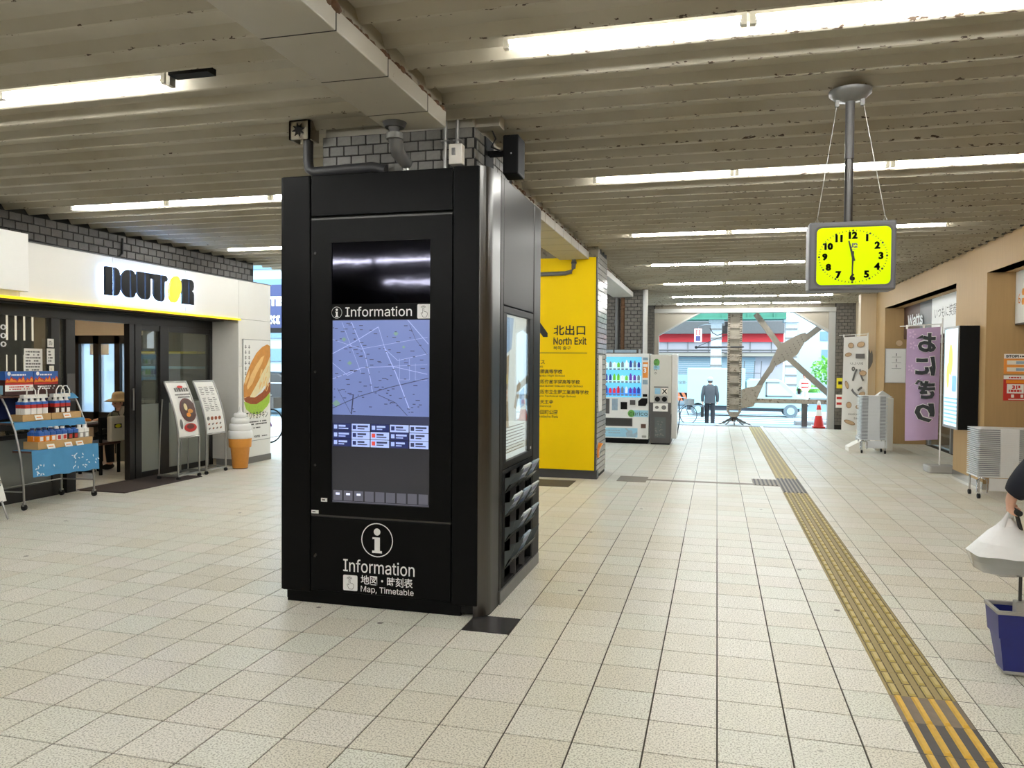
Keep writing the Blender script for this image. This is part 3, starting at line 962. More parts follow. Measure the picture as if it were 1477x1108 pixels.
for nm, x in (('left', -1.785), ('right', -1.70)):
    b = MB().cyl((x, 4.965, 2.86 if nm == 'left' else 3.08), (x, 4.965, 3.3), .013, n=10)
    b.box(x - .028, x + .028, 4.95, 4.995, 3.10, 3.112)
    tag(part('conduit', b, 'steel'), 'thin steel conduit, %s one of the pair on the pillar above the kiosk' % nm, 'conduit')
t = thing('switch_box', 'small cream switch box with toggle under the conduit on the brick pillar', 'switch', (-1.70, 4.95, 2.95))
part('box', MB().box(-1.748, -1.655, 4.925, 4.992, 2.94, 3.075), 'printcream', t, bevel=.006)
part('toggle', MB().box(-1.722, -1.700, 4.912, 4.926, 3.0, 3.045), 'steel', t)
t = thing('loudspeaker', 'black box loudspeaker bracketed to the side of the brick pillar', 'speaker', (-1.42, 5.3, 2.92))
part('cabinet', MB().prism([(-1.455, 5.22), (-1.345, 5.22), (-1.345, 5.42), (-1.475, 5.42)], 'Z', 2.93, 3.2), 'blackmatte', t, bevel=.01)
part('badge', MB().ball((-1.395, 5.218, 3.07), .006, 8, 5), 'steel', t)
part('bracket', MB().box(-1.595, -1.45, 5.28, 5.34, 3.08, 3.11).box(-1.595, -1.58, 5.22, 5.42, 3.0, 3.2), 'blackmatte', t)
part('cable', MB().tube([(-1.58, 5.2, 3.26), (-1.52, 5.18, 3.22), (-1.5, 5.2, 3.17), (-1.54, 5.22, 3.12), (-1.48, 5.26, 3.1)], .006, 6), 'rubber', t)

# ---------- pillar with the yellow exit sign
p2 = thing('brick_pillar', 'brick pillar carrying the yellow exit sign', 'pillar', (-2.4, 11.3, 0))
part('core', MB().box(-3.0, -1.632, 10.86, 11.74, .0, 3.3), 'mortar', p2)
bm = MB()
rows_n = int(3.2 / .075)
for r in range(rows_n):
    z = .05 + r * .075
    for k in range(8):
        y0 = 10.87 + (k - (r % 2) * .5) * .125
        ya, yb = max(y0, 10.86), min(y0 + .118, 11.74)
        if yb - ya > .02:
            bm.add([(-1.632, ya, z), (-1.632, yb, z), (-1.632, yb, z + .068), (-1.632, ya, z + .068), (-1.62, ya + .003, z + .003), (-1.62, yb - .003, z + .003), (-1.62, yb - .003, z + .065), (-1.62, ya + .003, z + .065)],
                   [(4, 5, 6, 7), (0, 1, 5, 4), (1, 2, 6, 5), (2, 3, 7, 6), (3, 0, 4, 7)])
o = part('brick_facing', bm, 'brickgloss', p2); o['kind'] = 'stuff'
part('plinth', MB().box(-3.02, -1.615, 10.845, 11.0, 0, .12), 'pipedark', p2)
part('corner_notice', MB().box(-1.621, -1.612, 10.95, 11.25, .95, 1.75), 'print', p2)
part('bent_sticker', MB().add([(-1.615, 10.85, .42), (-1.60, 11.0, .40), (-1.55, 10.98, .5), (-1.6, 10.86, .52)], [(0, 1, 2, 3)]).box(-1.62, -1.6, 10.9, 10.98, .3, .42), ['orange'], p2)
ys = thing('exit_sign', 'large yellow wall sign reading North Exit with black school and park names', 'sign', (-2.3, 10.82, 1.6))
part('concrete_head', MB().box(-3.0, -1.625, 10.83, 11.0, 3.12, 3.3), 'creamdirty', p2)
part('panel', MB().box(-2.98, -1.65, 10.825, 10.86, .125, 3.12), 'yellow', ys)
part('edge_trim', MB().box(-1.65, -1.635, 10.82, 10.86, .1, 3.12), 'pipedark', ys)
SY = 10.822
part('arrow', MB().flat([(-2.60, 2.23), (-2.46, 2.23), (-2.335, 2.06), (-2.335, 2.005), (-2.40, 2.005), (-2.52, 2.17), (-2.6, 2.17)], 'Y', SY), 'textblack', ys)
def sgl(s_, x, z, w, h, bold):
    part('lettering', textmb(s_, MB(), (x, SY, z), w=w, h=h, bold=bold), 'textblack', ys, fix=False)
sgl('北出口', -2.25, 2.03, .455, .142, .018)
sgl('North Exit', -2.25, 1.895, .475, .105, .016)
sgl('북쪽 출구', -2.25, 1.825, .25, .05, .008)
part('dividing_line', MB().quad((-2.95, SY, 1.776), (-1.765, SY, 1.776), (-1.765, SY, 1.784), (-2.95, SY, 1.784)), 'textblack', ys)
for s_, e_, z, n_, we in (('バス', 'Bus', 1.62, 2, .1), ('興國高等学校', 'Kokoku High School', 1.485, 6, .42), ('大阪偕星学園高等学校', 'Osaka Kaisei Gakuen High School', 1.34, 10, .68),
                          ('大阪市立生野工業高等学校', 'Ikuno Technical High School', 1.195, 12, .58), ('四天王寺', 'Shitennoji', 1.05, 4, .225), ('寺田町公園', 'Teradacho Park', .905, 5, .325)):
    sgl(s_, -2.5, z, .0635 * n_, .06, .012)
    sgl(e_, -2.5, z - .05, we, .034, .006)
t = thing('wall_conduit', 'grey conduit bending up across the top of the yellow sign', 'conduit', (-2.2, 10.75, 2.9))
part('pipe', MB().tube([(-3.0, 10.79, 2.885), (-2.08, 10.79, 2.90), (-2.0, 10.79, 2.92), (-1.965, 10.79, 2.97), (-1.96, 10.79, 3.09)], .03, 10), 'pipegrey', t)
part('clamp', MB().cyl((-1.96, 10.79, 3.03), (-1.96, 10.79, 3.06), .038, n=10), 'pipedark', t)

# ---------- brick walls and far pillars behind the vending machine
def brickwall(x0, x1, y, z0, z1, bw=.125, bh=.075, nrm=-1):
    m = MB()
    r = 0; z = z0
    while z < z1 - .01:
        x = x0 - (r % 2) * bw / 2
        while x < x1:
            xa, xb = max(x, x0), min(x + bw - .008, x1)
            zb = min(z + bh - .008, z1)
            if xb - xa > .015:
                m.add([(xa, y, z), (xb, y, z), (xb, y, zb), (xa, y, zb), (xa + .003, y + nrm * .012, z + .003), (xb - .003, y + nrm * .012, z + .003), (xb - .003, y + nrm * .012, zb - .003), (xa + .003, y + nrm * .012, zb - .003)],
                      [(4, 5, 6, 7), (0, 1, 5, 4), (1, 2, 6, 5), (2, 3, 7, 6), (3, 0, 4, 7)])
            x += bw
        z += bh; r += 1
    return m
wb = struct('wall_north', MB().box(-7.3, -1.9, 17.25, 17.5, 0, 3.33), 'mortar')
o = part('brick_facing', brickwall(-4.2, -1.9, 17.25, .0, 3.3), 'brickfield', wb, fix=False); o['kind'] = 'stuff'
p3 = thing('brick_pillar', 'grey brick pillar behind the vending machine with a white pipe at its edge', 'pillar', (-1.7, 16.9, 0))
part('core', MB().box(-1.95, -1.56, 16.95, 17.6, 0, 3.3), 'mortar', p3)
o = part('brick_facing', brickwall(-1.95, -1.56, 16.95, 0, 3.3, .14, .08), 'brickfield', p3, fix=False); o['kind'] = 'stuff'
tag(part('standpipe', MB().cyl((-2.13, 17.12, 0), (-2.13, 17.12, 3.08), .045, n=12).cyl((-2.13, 17.12, 2.5), (-2.13, 17.12, 2.62), .058, n=12), 'pipegrey'), 'grey standpipe on the dark brick wall behind the vending machine', 'pipe')
tag(part('standpipe', MB().cyl((-1.99, 16.98, 0), (-1.99, 16.98, 3.08), .05, n=12).box(-2.02, -1.94, 16.9, 16.96, 2.86, 2.9), 'rust'), 'rusty brown standpipe beside the grey one on the dark brick wall', 'pipe')
tag(part('standpipe', MB().cyl((-1.5, 16.9, 0), (-1.5, 16.9, 3.24), .05, n=12), 'jambgrey'), 'white standpipe at the corner of the far brick pillar', 'pipe')
p4 = struct('wall_far_left', MB().box(-2.6, -1.66, 21.35, 21.75, 0, 3.33), 'mortar')
o = part('brick_facing', brickwall(-2.6, -1.66, 21.35, 0, 3.3, .14, .085), 'brickfield', p4, fix=False); o['kind'] = 'stuff'
tag(part('cable_box', MB().box(-1.93, -1.86, 21.24, 21.33, 1.9, 3.1).tube([(-1.9, 21.3, 1.95), (-1.86, 21.27, 1.7), (-1.84, 21.3, 1.5)], .012, 6), 'steeldark'), 'narrow dark cable duct on the brick by the far exit', 'duct')
p5 = struct('wall_far_right', MB().box(2.95, 4.3, 21.45, 21.8, 0, 3.33), 'mortar')
o = part('brick_facing', brickwall(2.95, 3.6, 21.45, .12, 3.3, .14, .085), 'brickfield', p5, fix=False); o['kind'] = 'stuff'
part('skirting', MB().box(2.95, 3.6, 21.42, 21.45, 0, .12), 'mortar', p5)
t = thing('wall_notice', 'small yellow and black notice on the brick right of the far exit', 'sign', (3.05, 21.42, 1.2))
part('plate', MB().box(2.985, 3.12, 21.41, 21.43, 1.06, 1.33), 'noticeyellow', t)
part('mark', MB().box(3.02, 3.11, 21.405, 21.41, 1.16, 1.24), 'textblack', t)
t = thing('wall_notice', 'white notice with red bars below the yellow one by the far exit', 'sign', (3.05, 21.42, .7))
part('plate', MB().box(2.97, 3.12, 21.41, 21.43, .56, .9), 'print', t)
part('mark', MB().box(2.99, 3.11, 21.405, 21.41, .78, .84).box(2.99, 3.11, 21.405, 21.41, .64, .70), 'textred', t)

# ---------- left side: brick strip over the cafe front
wlft = struct('wall_left', MB().box(-7.75, -7.452, -8, 11.38, 2.25, 3.33).box(-7.75, -7.46, -8, 4.9, 0, 2.25, 1), ['mortar', 'creamdirty'])
lw, lh = .158, .094
lb = mkmesh('brick', MB().add([(0, -.074, -.042), (0, .074, -.042), (0, .074, .042), (0, -.074, .042), (.012, -.071, -.039), (.012, .071, -.039), (.012, .071, .039), (.012, -.071, .039)],
                              [(4, 5, 6, 7), (0, 1, 5, 4), (1, 2, 6, 5), (2, 3, 7, 6), (3, 0, 4, 7)]), 'brickdark', fix=False)
for r in range(4):
    for k in range(36):
        y = 5.75 + (k + .5 * (r % 2)) * lw
        if y < 11.3:
            inst('brick', lb, wlft, Vector((-7.452, y, 3.19 - r * lh)) - wl(wlft))
tag(part('wall_cable', MB().tube([(-7.43, 5.6, 2.99), (-7.43, 7.0, 2.96), (-7.43, 8.0, 2.93), (-7.43, 8.35, 2.945), (-7.43, 8.42, 3.0), (-7.43, 8.43, 3.2)], .014, 6), 'rubber'), 'black cable looping along the brick above the cafe fascia', 'cable')
struct('wall_back', MB().box(-9, 4.4, -8.3, -8.0, 0, 3.4), 'creamdirty')

# ================================================================== INFORMATION KIOSK
KX0, KX1, KF, KB, KR = -2.825, -1.40, 4.65, 6.14, -1.39
kio = thing('information_kiosk', 'tall black touchscreen information kiosk wrapped around the brick pillar', 'kiosk', (-2.1, 5.4, 0))
cb = MB().box(-2.80, -1.47, 4.672, 4.74, .02, 2.83).box(-2.80, -2.74, 4.74, 6.1, .02, 2.83).box(-2.74, -1.47, 6.03, 6.1, .02, 2.83).box(-1.50, -1.425, 4.95, 6.1, .02, 2.84)
part('carcass', cb, 'gap', kio)
part('side_column', MB().box(-2.825, -2.617, KF, 4.672, .075, 2.85).box(-2.84, -2.815, KF + .01, 6.12, .075, 2.85), 'blackpanel', kio, bevel=.008)
part('header_panel', MB().box(-2.609, -1.623, KF, 4.672, 2.579, 2.845), 'blackpanel', kio, bevel=.004)
door = part('screen_door', MB().box(-2.609, -2.462, KF, 4.672, .600, 2.553).box(-1.770, -1.623, KF, 4.672, .600, 2.553).box(-2.462, -1.770, KF, 4.672, 2.402, 2.553).box(-2.462, -1.770, KF, 4.672, .600, .686).box(-2.462, -1.770, 4.656, 4.672, 1.895, 1.998), 'blackpanel', kio)
for z in (.588, 2.553):
    part('hinge_line', MB().box(-2.609, -1.623, KF + .004, 4.668, z, z + .012), 'steeldark', kio)
lock = mkmesh('lock', MB().cyl((0, 0, 0), (0, -.006, 0), .008, n=10), 'steeldark')
low = part('lower_panel', MB().box(-2.609, -1.623, KF, 4.672, .092, .585), 'blackpanel', kio, bevel=.004)
for x, z, pr in ((-2.578, 2.335, door), (-2.578, 1.55, door), (-2.578, .93, door), (-2.572, .33, low), (-2.578, .32, low)):
    inst('lock', lock, pr, Vector((x, KF, z)) - wl(kio))
part('kick_plate', MB().box(-2.79, -1.56, KF + .012, 4.69, .003, .088), 'blackpanel', kio)
part('side_column', MB().box(-1.616, -1.447, KF, 4.672, .075, 2.85), 'blackpanel', kio, bevel=.005)
# rounded metal corner post
pc = [(-1.437, 4.672)]
for k in range(9):
    t_ = math.radians(-90 + 90 * k / 8)
    pc.append((-1.475 + .085 * math.cos(t_) , 4.775 + .118 * math.sin(t_)))
pc += [(-1.39, 4.945), (-1.47, 4.945), (-1.47, 4.7)]
part('corner_post', MB().prism(pc, 'Z', .006, 2.852), 'brushed', kio)
part('post_shoe', MB().prism([(a * 1.0 , b_) for a, b_ in pc], 'Z', .0, .006), 'rubber', kio)
# right side
part('edge_strip', MB().box(-1.43, KR, 4.962, 5.032, .09, 2.855), 'steeldark', kio, bevel=.003)
part('side_panel', MB().box(-1.43, KR, 5.038, 5.905, 2.012, 2.855), 'steeldark', kio, bevel=.003)
part('edge_strip', MB().box(-1.43, KR + .004, 5.915, 6.14, .06, 2.855), 'steeldark', kio, bevel=.006)
part('window_frame', MB().box(-1.43, KR, 5.038, 5.905, 1.958, 2.004).box(-1.43, KR, 5.038, 5.905, .895, .942).box(-1.43, KR, 5.038, 5.125, .942, 1.958).box(-1.43, KR, 5.805, 5.905, .942, 1.958), 'steeldark', kio, bevel=.003)
po = part('poster', MB().box(-1.425, -1.420, 5.12, 5.81, .94, 1.96), 'posterglow', kio)  # glowing sheet stands in for the bright exit reflected by the pane
pb = MB()
pb.flat([(5.14, 1.94), (5.42, 1.94), (5.36, 1.72), (5.14, 1.66)], 'X', -1.4195, 0)
pb.flat([(5.14, 1.64), (5.30, 1.68), (5.27, 1.40), (5.30, 1.16), (5.14, 1.18)], 'X', -1.4195, 1)
pb.flat([(5.56, 1.50), (5.64, 1.46), (5.50, 1.28), (5.44, 1.30)], 'X', -1.4190, 1)
pb.flat([(5.60, 1.40), (5.74, 1.44), (5.76, 1.30), (5.62, 1.28)], 'X', -1.4195, 0)
part('picture', pb, ['posterblue', 'posterbrown'], po)  # picture tones glow too, in place of light reflected by the pane
rb_ = MB()
for k in range(9):
    z = 1.16 - k * .022
    rb_.quad((-1.419, 5.16 + .02 * (k % 3), z), (-1.419, 5.76 - .05 * (k % 2), z), (-1.419, 5.76 - .05 * (k % 2), z + .006), (-1.419, 5.16 + .02 * (k % 3), z + .006))
part('map_lines', rb_, 'textgrey', po, fix=False)
part('glass_pane', MB().box(-1.404, -1.400, 5.12, 5.81, .94, 1.96), 'glass', kio)
part('tag_plate', MB().box(KR, KR + .002, 5.83, 5.86, .955, .975), 'print', kio)
rack = part('leaflet_rack', MB().box(-1.43, -1.425, 5.06, 5.93, .09, .885).box(-1.43, KR, 5.038, 5.10, .09, .89).box(-1.43, KR, 5.88, 5.91, .09, .89).box(-1.43, KR, 5.10, 5.88, .86, .89).box(-1.43, -1.39, 5.10, 5.88, .09, .11), 'blackmatte', kio)
part('divider', MB().box(-1.42, KR + .012, 5.357, 5.363, .10, .86), 'charcoal', kio)
part('divider', MB().box(-1.42, KR + .012, 5.617, 5.623, .10, .86), 'charcoal', kio)
PRZ = [.715, .545, .375, .185]
PYC = [5.23, 5.49, 5.75]
LEAF = {(0, 1), (0, 2), (1, 0), (1, 1), (1, 2), (2, 1), (2, 2), (3, 1)}
names_r = ['top', 'second', 'third', 'bottom']; names_c = ['left', 'middle', 'right']
for r in range(4):
    for c in range(3):
        z0, yc = PRZ[r], PYC[c]
        h_ = .135 if r < 3 else .165
        pm = MB()
        pm.add([(-1.405, yc - .118, z0), (-1.405, yc + .118, z0), (-1.345, yc + .118, z0 + h_ * .55), (-1.345, yc - .118, z0 + h_ * .55), (-1.41, yc - .118, z0), (-1.41, yc + .118, z0), (-1.350, yc + .118, z0 + h_ * .55), (-1.350, yc - .118, z0 + h_ * .55)],
               [(0, 1, 2, 3), (7, 6, 5, 4), (3, 2, 6, 7), (0, 4, 5, 1)])
        for s_ in (-1, 1):
            y = yc + s_ * .118
            pm.prism([(-1.42, z0), (-1.405, z0), (-1.33, z0 + h_ * .9), (-1.322, z0 + h_ * 1.15), (-1.36, z0 + h_ * .9), (-1.42, z0 + h_ * .8)], 'Y', y - .002, y + .002)
        part('leaflet_pocket', pm, 'pocket', kio)
        if (r, c) in LEAF:
            lm = MB()
            lm.add([(-1.398, yc - .105, z0 + .015), (-1.398, yc + .105, z0 + .015), (-1.318, yc + .105, z0 + h_ + .03), (-1.318, yc - .105, z0 + h_ + .03),
                    (-1.404, yc - .105, z0 + .02), (-1.404, yc + .105, z0 + .02), (-1.330, yc + .105, z0 + h_ + .035), (-1.330, yc - .105, z0 + h_ + .035)],
                   [(0, 1, 2, 3), (7, 6, 5, 4), (3, 2, 6, 7), (0, 4, 5, 1), (0, 3, 7, 4), (1, 5, 6, 2)])
            lo = part('leaflet', lm, 'leaflet' if (r + c) % 2 else 'leafletblue')
            tag(lo, 'pale leaflet in the %s row, %s pocket of the kiosk rack' % (names_r[r], names_c[c]), 'leaflet', 'leaflets in the kiosk rack')
            bb = MB()
            dz = h_ + .015
            def onl(u, v):
                return (-1.3965 + .08 * v, yc + u, z0 + .015 + dz * v)
            bb.quad(onl(-.08, .62), onl(.08, .62), onl(.08, .86), onl(-.08, .86))
            bb.quad(onl(-.08, .44), onl(.02, .44), onl(.02, .5), onl(-.08, .5))
            part('print_block', bb, 'screenink', lo)
part('side_kick', MB().box(-1.44, -1.378, 4.955, 6.11, .002, .088), 'galv', kio)
# touchscreen
scr = part('touchscreen', MB().box(-2.462, -1.770, 4.660, 4.668, .686, 1.895), 'screenoff', kio)
part('mirror_panel', MB().box(-2.462, -1.770, 4.660, 4.668, 1.998, 2.402), 'mirror', kio)
YS = 4.6592
part('map_picture', MB().box(-2.456, -1.776, YS, 4.6605, 1.268, 1.890), 'screenmap', scr)
rd = MB()
rg = random.Random(3)
def road(pts, w, mi):
    for (x0, z0), (x1, z1) in zip(pts[:-1], pts[1:]):
        dx, dz = x1 - x0, z1 - z0
        L_ = math.hypot(dx, dz); nx, nz = -dz / L_ * w, dx / L_ * w
        rd.quad((x0 - nx, YS - .0004, z0 - nz), (x1 - nx, YS - .0004, z1 - nz), (x1 + nx, YS - .0004, z1 + nz), (x0 + nx, YS - .0004, z0 + nz), mi)
def mp_(u, v): return (-2.456 + .68 * u, 1.89 - .622 * v)
for pts, w, mi in (([(.2, .02), (.34, .35), (.4, .62), (.42, .75)], .0022, 0), ([(0, .35), (.24, .22), (.48, .07)], .0022, 0), ([(.54, .28), (.66, .55), (.8, .92)], .003, 0), ([(.78, .0), (.99, .25)], .002, 0),
                   ([(.48, .07), (.55, .3), (.68, .42), (.98, .35)], .0016, 0), ([(0, .62), (.3, .5), (.62, .48), (.98, .56)], .0018, 0), ([(0, .93), (.28, .8), (.6, .7), (.99, .6)], .0022, 2), ([(0, .45), (.16, .58), (.3, .5)], .0016, 0),
                   ([(.22, .78), (.2, .99)], .004, 2), ([(.48, .78), (.66, .86), (.78, .99)], .0018, 2), ([(.8, .05), (.86, .2), (.98, .36)], .0012, 2), ([(.0, .2), (.3, .3), (.98, .18)], .0012, 0), ([(.1, .02), (.3, .55)], .0012, 0),
                   ([(.62, .48), (.98, .46)], .0012, 0), ([(.7, .4), (.7, .62), (.8, .62), (.8, .4)], .001, 0), ([(.86, .45), (.86, .62), (.98, .62)], .001, 0), ([(.05, .72), (.2, .99)], .0012, 2)):
    road([mp_(*p) for p in pts], w, mi)
for u, v, s_ in ((.12, .2, .03), (.18, .45, .03), (.66, .14, .03), (.74, .28, .02), (.04, .88, .05)):
    x, z = mp_(u, v)
    rd.flat([(x - s_ * .6, z), (x, z + s_ * .5), (x + s_ * .6, z), (x, z - s_ * .5)], 'Y', YS - .0003, 1)
for k in range(120):
    x, z = mp_(rg.random() * .93, .03 + rg.random() * .94)
    w = rg.uniform(.006, .03)
    rd.quad((x, YS - .0005, z), (x + w, YS - .0005, z), (x + w, YS - .0005, z + .005), (x, YS - .0005, z + .005), 2)
part('map_roads', rd, ['screenroad', 'screengreen', 'screenink'], scr, fix=False)
tl = MB()
tl.box(-2.456, -1.776, YS, 4.6605, 1.214, 1.266, 0)
pat = ['nwnwW', 'nwrnW', 'nwrnW']
for r in range(3):
    for c in range(5):
        x0 = -2.456 + c * .136; z1 = 1.212 - r * .0515
        k_ = pat[r][c]
        tl.box(x0 + .002, x0 + .132, YS - .0002, 4.6605, z1 - .048, z1, {'n': 1, 'w': 2, 'W': 2, 'r': 2}[k_])
        ic = {'n': 2, 'w': 1, 'W': 4, 'r': 3}[k_]
        tl.box(x0 + .010, x0 + .034, YS - .0006, YS - .0002, z1 - .036, z1 - .010, ic)
        tk = 2 if k_ == 'n' else 4
        tl.box(x0 + .044, x0 + .044 + (.05, .075, .062)[(r + c) % 3], YS - .0006, YS - .0002, z1 - .022, z1 - .010, tk)
        tl.box(x0 + .044, x0 + .044 + (.07, .05, .04)[(r + c) % 3], YS - .0006, YS - .0002, z1 - .036, z1 - .029, tk)
part('menu_tiles', tl, ['screendark', 'tilenavy', 'tilewhite', 'tilered', 'screenink'], scr)
bt = MB()
for c in range(9):
    x0 = -2.450 + c * .0755
    bt.box(x0, x0 + .064, YS, 4.6605, .702, .768, 0)
    if c < 3: bt.box(x0 + .018, x0 + .046, YS - .0006, YS, .738, .752, 1)
bt.box(-2.456, -1.776, YS, 4.6605, .690, .698, 0)
part('button_row', bt, ['screenbtn', 'screentext'], scr)
def info_icon(mb, cx, cz, r, y, mi=0):
    n = 36
    o_, i_ = ell(cx, cz, r, r, n), ell(cx, cz, r * .945, r * .945, n)
    for k in range(n):
        a_, b_, c_, d_ = o_[k], o_[(k + 1) % n], i_[(k + 1) % n], i_[k]
        mb.quad((a_[0], y, a_[1]), (b_[0], y, b_[1]), (c_[0], y, c_[1]), (d_[0], y, d_[1]), mi)
    mb.flat(ell(cx, cz + r * .48, r * .21, r * .21, 18), 'Y', y, mi)
    P = [(-.29, .16), (.18, .16), (.18, -.62), (.31, -.62), (.31, -.76), (-.31, -.76), (-.31, -.62), (-.16, -.62), (-.16, .05), (-.29, .05)]
    mb.flat([(cx + a_ * r, cz + b_ * r) for a_, b_ in P], 'Y', y, mi)
def hand_icon(mb, x0, z0, s_, y):
    mb.flat(rrect(x0, x0 + s_, z0, z0 + s_, s_ * .08), 'Y', y, 0)
    H = [(.40, .70), (.44, .74), (.49, .70), (.49, .50), (.66, .46), (.74, .40), (.74, .26), (.66, .10), (.42, .10), (.36, .22), (.27, .36), (.30, .42), (.40, .36)]
    hp = [(x0 + a_ * s_, z0 + b_ * s_) for a_, b_ in H]
    cx_ = sum(p[0] for p in hp) / len(hp); cz_ = sum(p[1] for p in hp) / len(hp)
    for k in range(len(hp)):
        p, q = hp[k], hp[(k + 1) % len(hp)]
        w = s_ * .012
        d = Vector((q[0] - p[0], q[1] - p[1])); n_ = Vector((-d.y, d.x)).normalized() * w
        mb.quad((p[0] - n_.x, y - .0004, p[1] - n_.y), (q[0] - n_.x, y - .0004, q[1] - n_.y), (q[0] + n_.x, y - .0004, q[1] + n_.y), (p[0] + n_.x, y - .0004, p[1] + n_.y), 1)
    for rr in (.13, .2):
        o_ = ell(x0 + .445 * s_, z0 + .70 * s_, rr * s_, rr * s_, 10, 20, 160); i_ = ell(x0 + .445 * s_, z0 + .70 * s_, (rr - .025) * s_, (rr - .025) * s_, 10, 20, 160)
        for k in range(10):
            mb.quad((o_[k][0], y - .0004, o_[k][1]), (o_[k + 1][0], y - .0004, o_[k + 1][1]), (i_[k + 1][0], y - .0004, i_[k + 1][1]), (i_[k][0], y - .0004, i_[k][1]), 1)
b = MB()
info_icon(b, -2.425, 1.942, .038, 4.6552)
part('information_symbol', b, 'textwhite', kio, fix=False)
b = MB()
textmb('Information', b, (-2.363, 4.6552, 1.914), w=.468, h=.064, bold=.004)
part('screen_title', b, 'textwhite', kio, fix=False)
b = MB(); hand_icon(b, -1.858, 1.898, .092, 4.6552)
part('touch_symbol', b, ['textwhite', 'textblack'], kio, fix=False)
b = MB()
YL = 4.6492
info_icon(b, -2.130, .455, .112, YL)
part('information_symbol', b, 'textwhite', kio, fix=False)
for s_, x, z, w, h, bo in (('Information', -2.372, .233, .505, .086, .004), ('地図・時刻表', -2.245, .157, .365, .062, .012), ('Map, Timetable', -2.245, .098, .372, .050, .004)):
    part('lettering', textmb(s_, MB(), (x, YL, z), w=w, h=h, bold=bo), 'textwhite', kio, fix=False)
b = MB(); hand_icon(b, -2.372, .108, .103, YL)
part('touch_symbol', b, ['textwhite', 'textblack'], kio, fix=False)
for x0, x1, z0, z1 in ((-2.535, -2.490, .688, .712), (-2.606, -2.553, .606, .628)):
    b = MB().box(x0, x1, KF - .0012, KF, z0, z1)
    s_ = part('sticker', b, 'print', kio)
    part('print_block', MB().box(x0 + .008, x0 + .03, KF - .0018, KF - .0012, z0 + .007, z1 - .007), 'textgrey', s_)

# ================================================================== HANGING CLOCK
ck = thing('hanging_clock', 'yellow faced station clock in a grey box hung from a pole', 'clock', (.755, 4.98, 2.057))
part('case', MB().box(.518, .992, 4.90, 5.08, 2.057, 2.459), 'clockcase', ck, bevel=.012)
ring = rrect(.548, .972, 2.079, 2.433, .035, 6)
fr_ = MB()
inn = rrect(.560, .962, 2.089, 2.423, .03, 6)
for k in range(len(ring)):
    p, q, r_, s_ = ring[k], ring[(k + 1) % len(ring)], inn[(k + 1) % len(inn)], inn[k]
    fr_.quad((p[0], 4.897, p[1]), (q[0], 4.897, q[1]), (r_[0], 4.899, r_[1]), (s_[0], 4.899, s_[1]))
part('bezel', fr_, 'charcoal', ck)
face = part('clock_face', MB().prism(inn, 'Y', 4.8975, 4.9), 'clockyellow', ck)
CX, CZc = .7575, 2.253
nb_ = MB()
for k in range(12):
    a_ = math.radians(90 - 30 * (k + 1))
    for dx, dz in ((0, 0), (.0022, 0), (-.0022, 0), (0, .0012), (0, -.0012)):
        textmb(str(k + 1), nb_, (CX + .152 * math.cos(a_) + dx, 4.8968, CZc + .122 * math.sin(a_) - .020 + dz), h=.041, bold=.04, center=True)
for k in range(60):
    a_ = math.radians(6 * k)
    x, z = CX + .184 * math.cos(a_), CZc + .150 * math.sin(a_)
    if k % 5 == 0: nb_.flat(ell(x, z, .0062, .0062, 10), 'Y', 4.8968)
    else:
        dx, dz = math.cos(a_) * .0048, math.sin(a_) * .0048
        nb_.quad((x - dx - dz * .4, 4.8968, z - dz + dx * .4), (x + dx - dz * .4, 4.8968, z + dz + dx * .4), (x + dx + dz * .4, 4.8968, z + dz - dx * .4), (x - dx + dz * .4, 4.8968, z - dz - dx * .4))
part('numerals', nb_, 'textblack', face, fix=False)
lg = MB()
lg.box(CX - .022, CX + .032, 4.8966, 4.897, 2.298, 2.334, 0)
textmb('JR', lg, (CX - .018, 4.8962, 2.302), w=.046, h=.028, bold=.05, mi=1)
textmb('WEST', lg, (CX - .008, 4.8962, 2.291), w=.026, h=.006, bold=.02, mi=1)
part('company_mark', lg, ['clockyellow', 'pipegrey'], face, fix=False)
def hand(name, ang, ln, w, y, tail):
    a_ = math.radians(ang); d = Vector((math.cos(a_), math.sin(a_))); n_ = Vector((-d.y, d.x))
    c_ = Vector((CX, CZc))
    p = [c_ - d * tail - n_ * w, c_ + d * ln - n_ * w * .5, c_ + d * ln + n_ * w * .5, c_ - d * tail + n_ * w]
    part(name, MB().prism([(q.x, q.y) for q in p], 'Y', y - .001, y + .001), 'textblack', ck)
hand('hour_hand', 90 + 14, .094, .0075, 4.894, .028)
hand('minute_hand', 269, .140, .0056, 4.891, .03)
part('hand_cap', MB().cyl((CX, 4.888, CZc), (CX, 4.896, CZc), .007, n=12), 'textblack', ck)
part('pole', MB().cyl((.742, 4.985, 2.455), (.742, 4.985, 2.83), .024, n=14, mi=0).cyl((.742, 4.985, 2.84), (.742, 4.985, 3.21), .026, n=14, mi=1).cyl((.742, 4.985, 2.825), (.742, 4.985, 2.845), .019, n=14), ['steeldark', 'charcoal'], ck)
part('ceiling_plate', MB().lathe((.742, 4.985, 3.19), [(.03, -.015), (.05, -.005), (.085, .0), (.12, .03), (.12, .05)], 18).box(.66, .68, 4.97, 5.0, 3.15, 3.19).box(.80, .82, 4.97, 5.0, 3.15, 3.19), 'galv', ck)
for s_, x in ((-1, .57), (1, .945)):
    part('stay_wire', MB().tube([(.742 + s_ * .07, 4.985, 3.18), (x, 4.985, 2.49)], .0022, 6), 'steel', ck)
    part('eye_bolt', MB().tube([(x, 4.985, 2.452), (x - .01, 4.985, 2.475), (x, 4.985, 2.492), (x + .01, 4.985, 2.475), (x, 4.985, 2.452)], .003, 6), 'steel', ck)

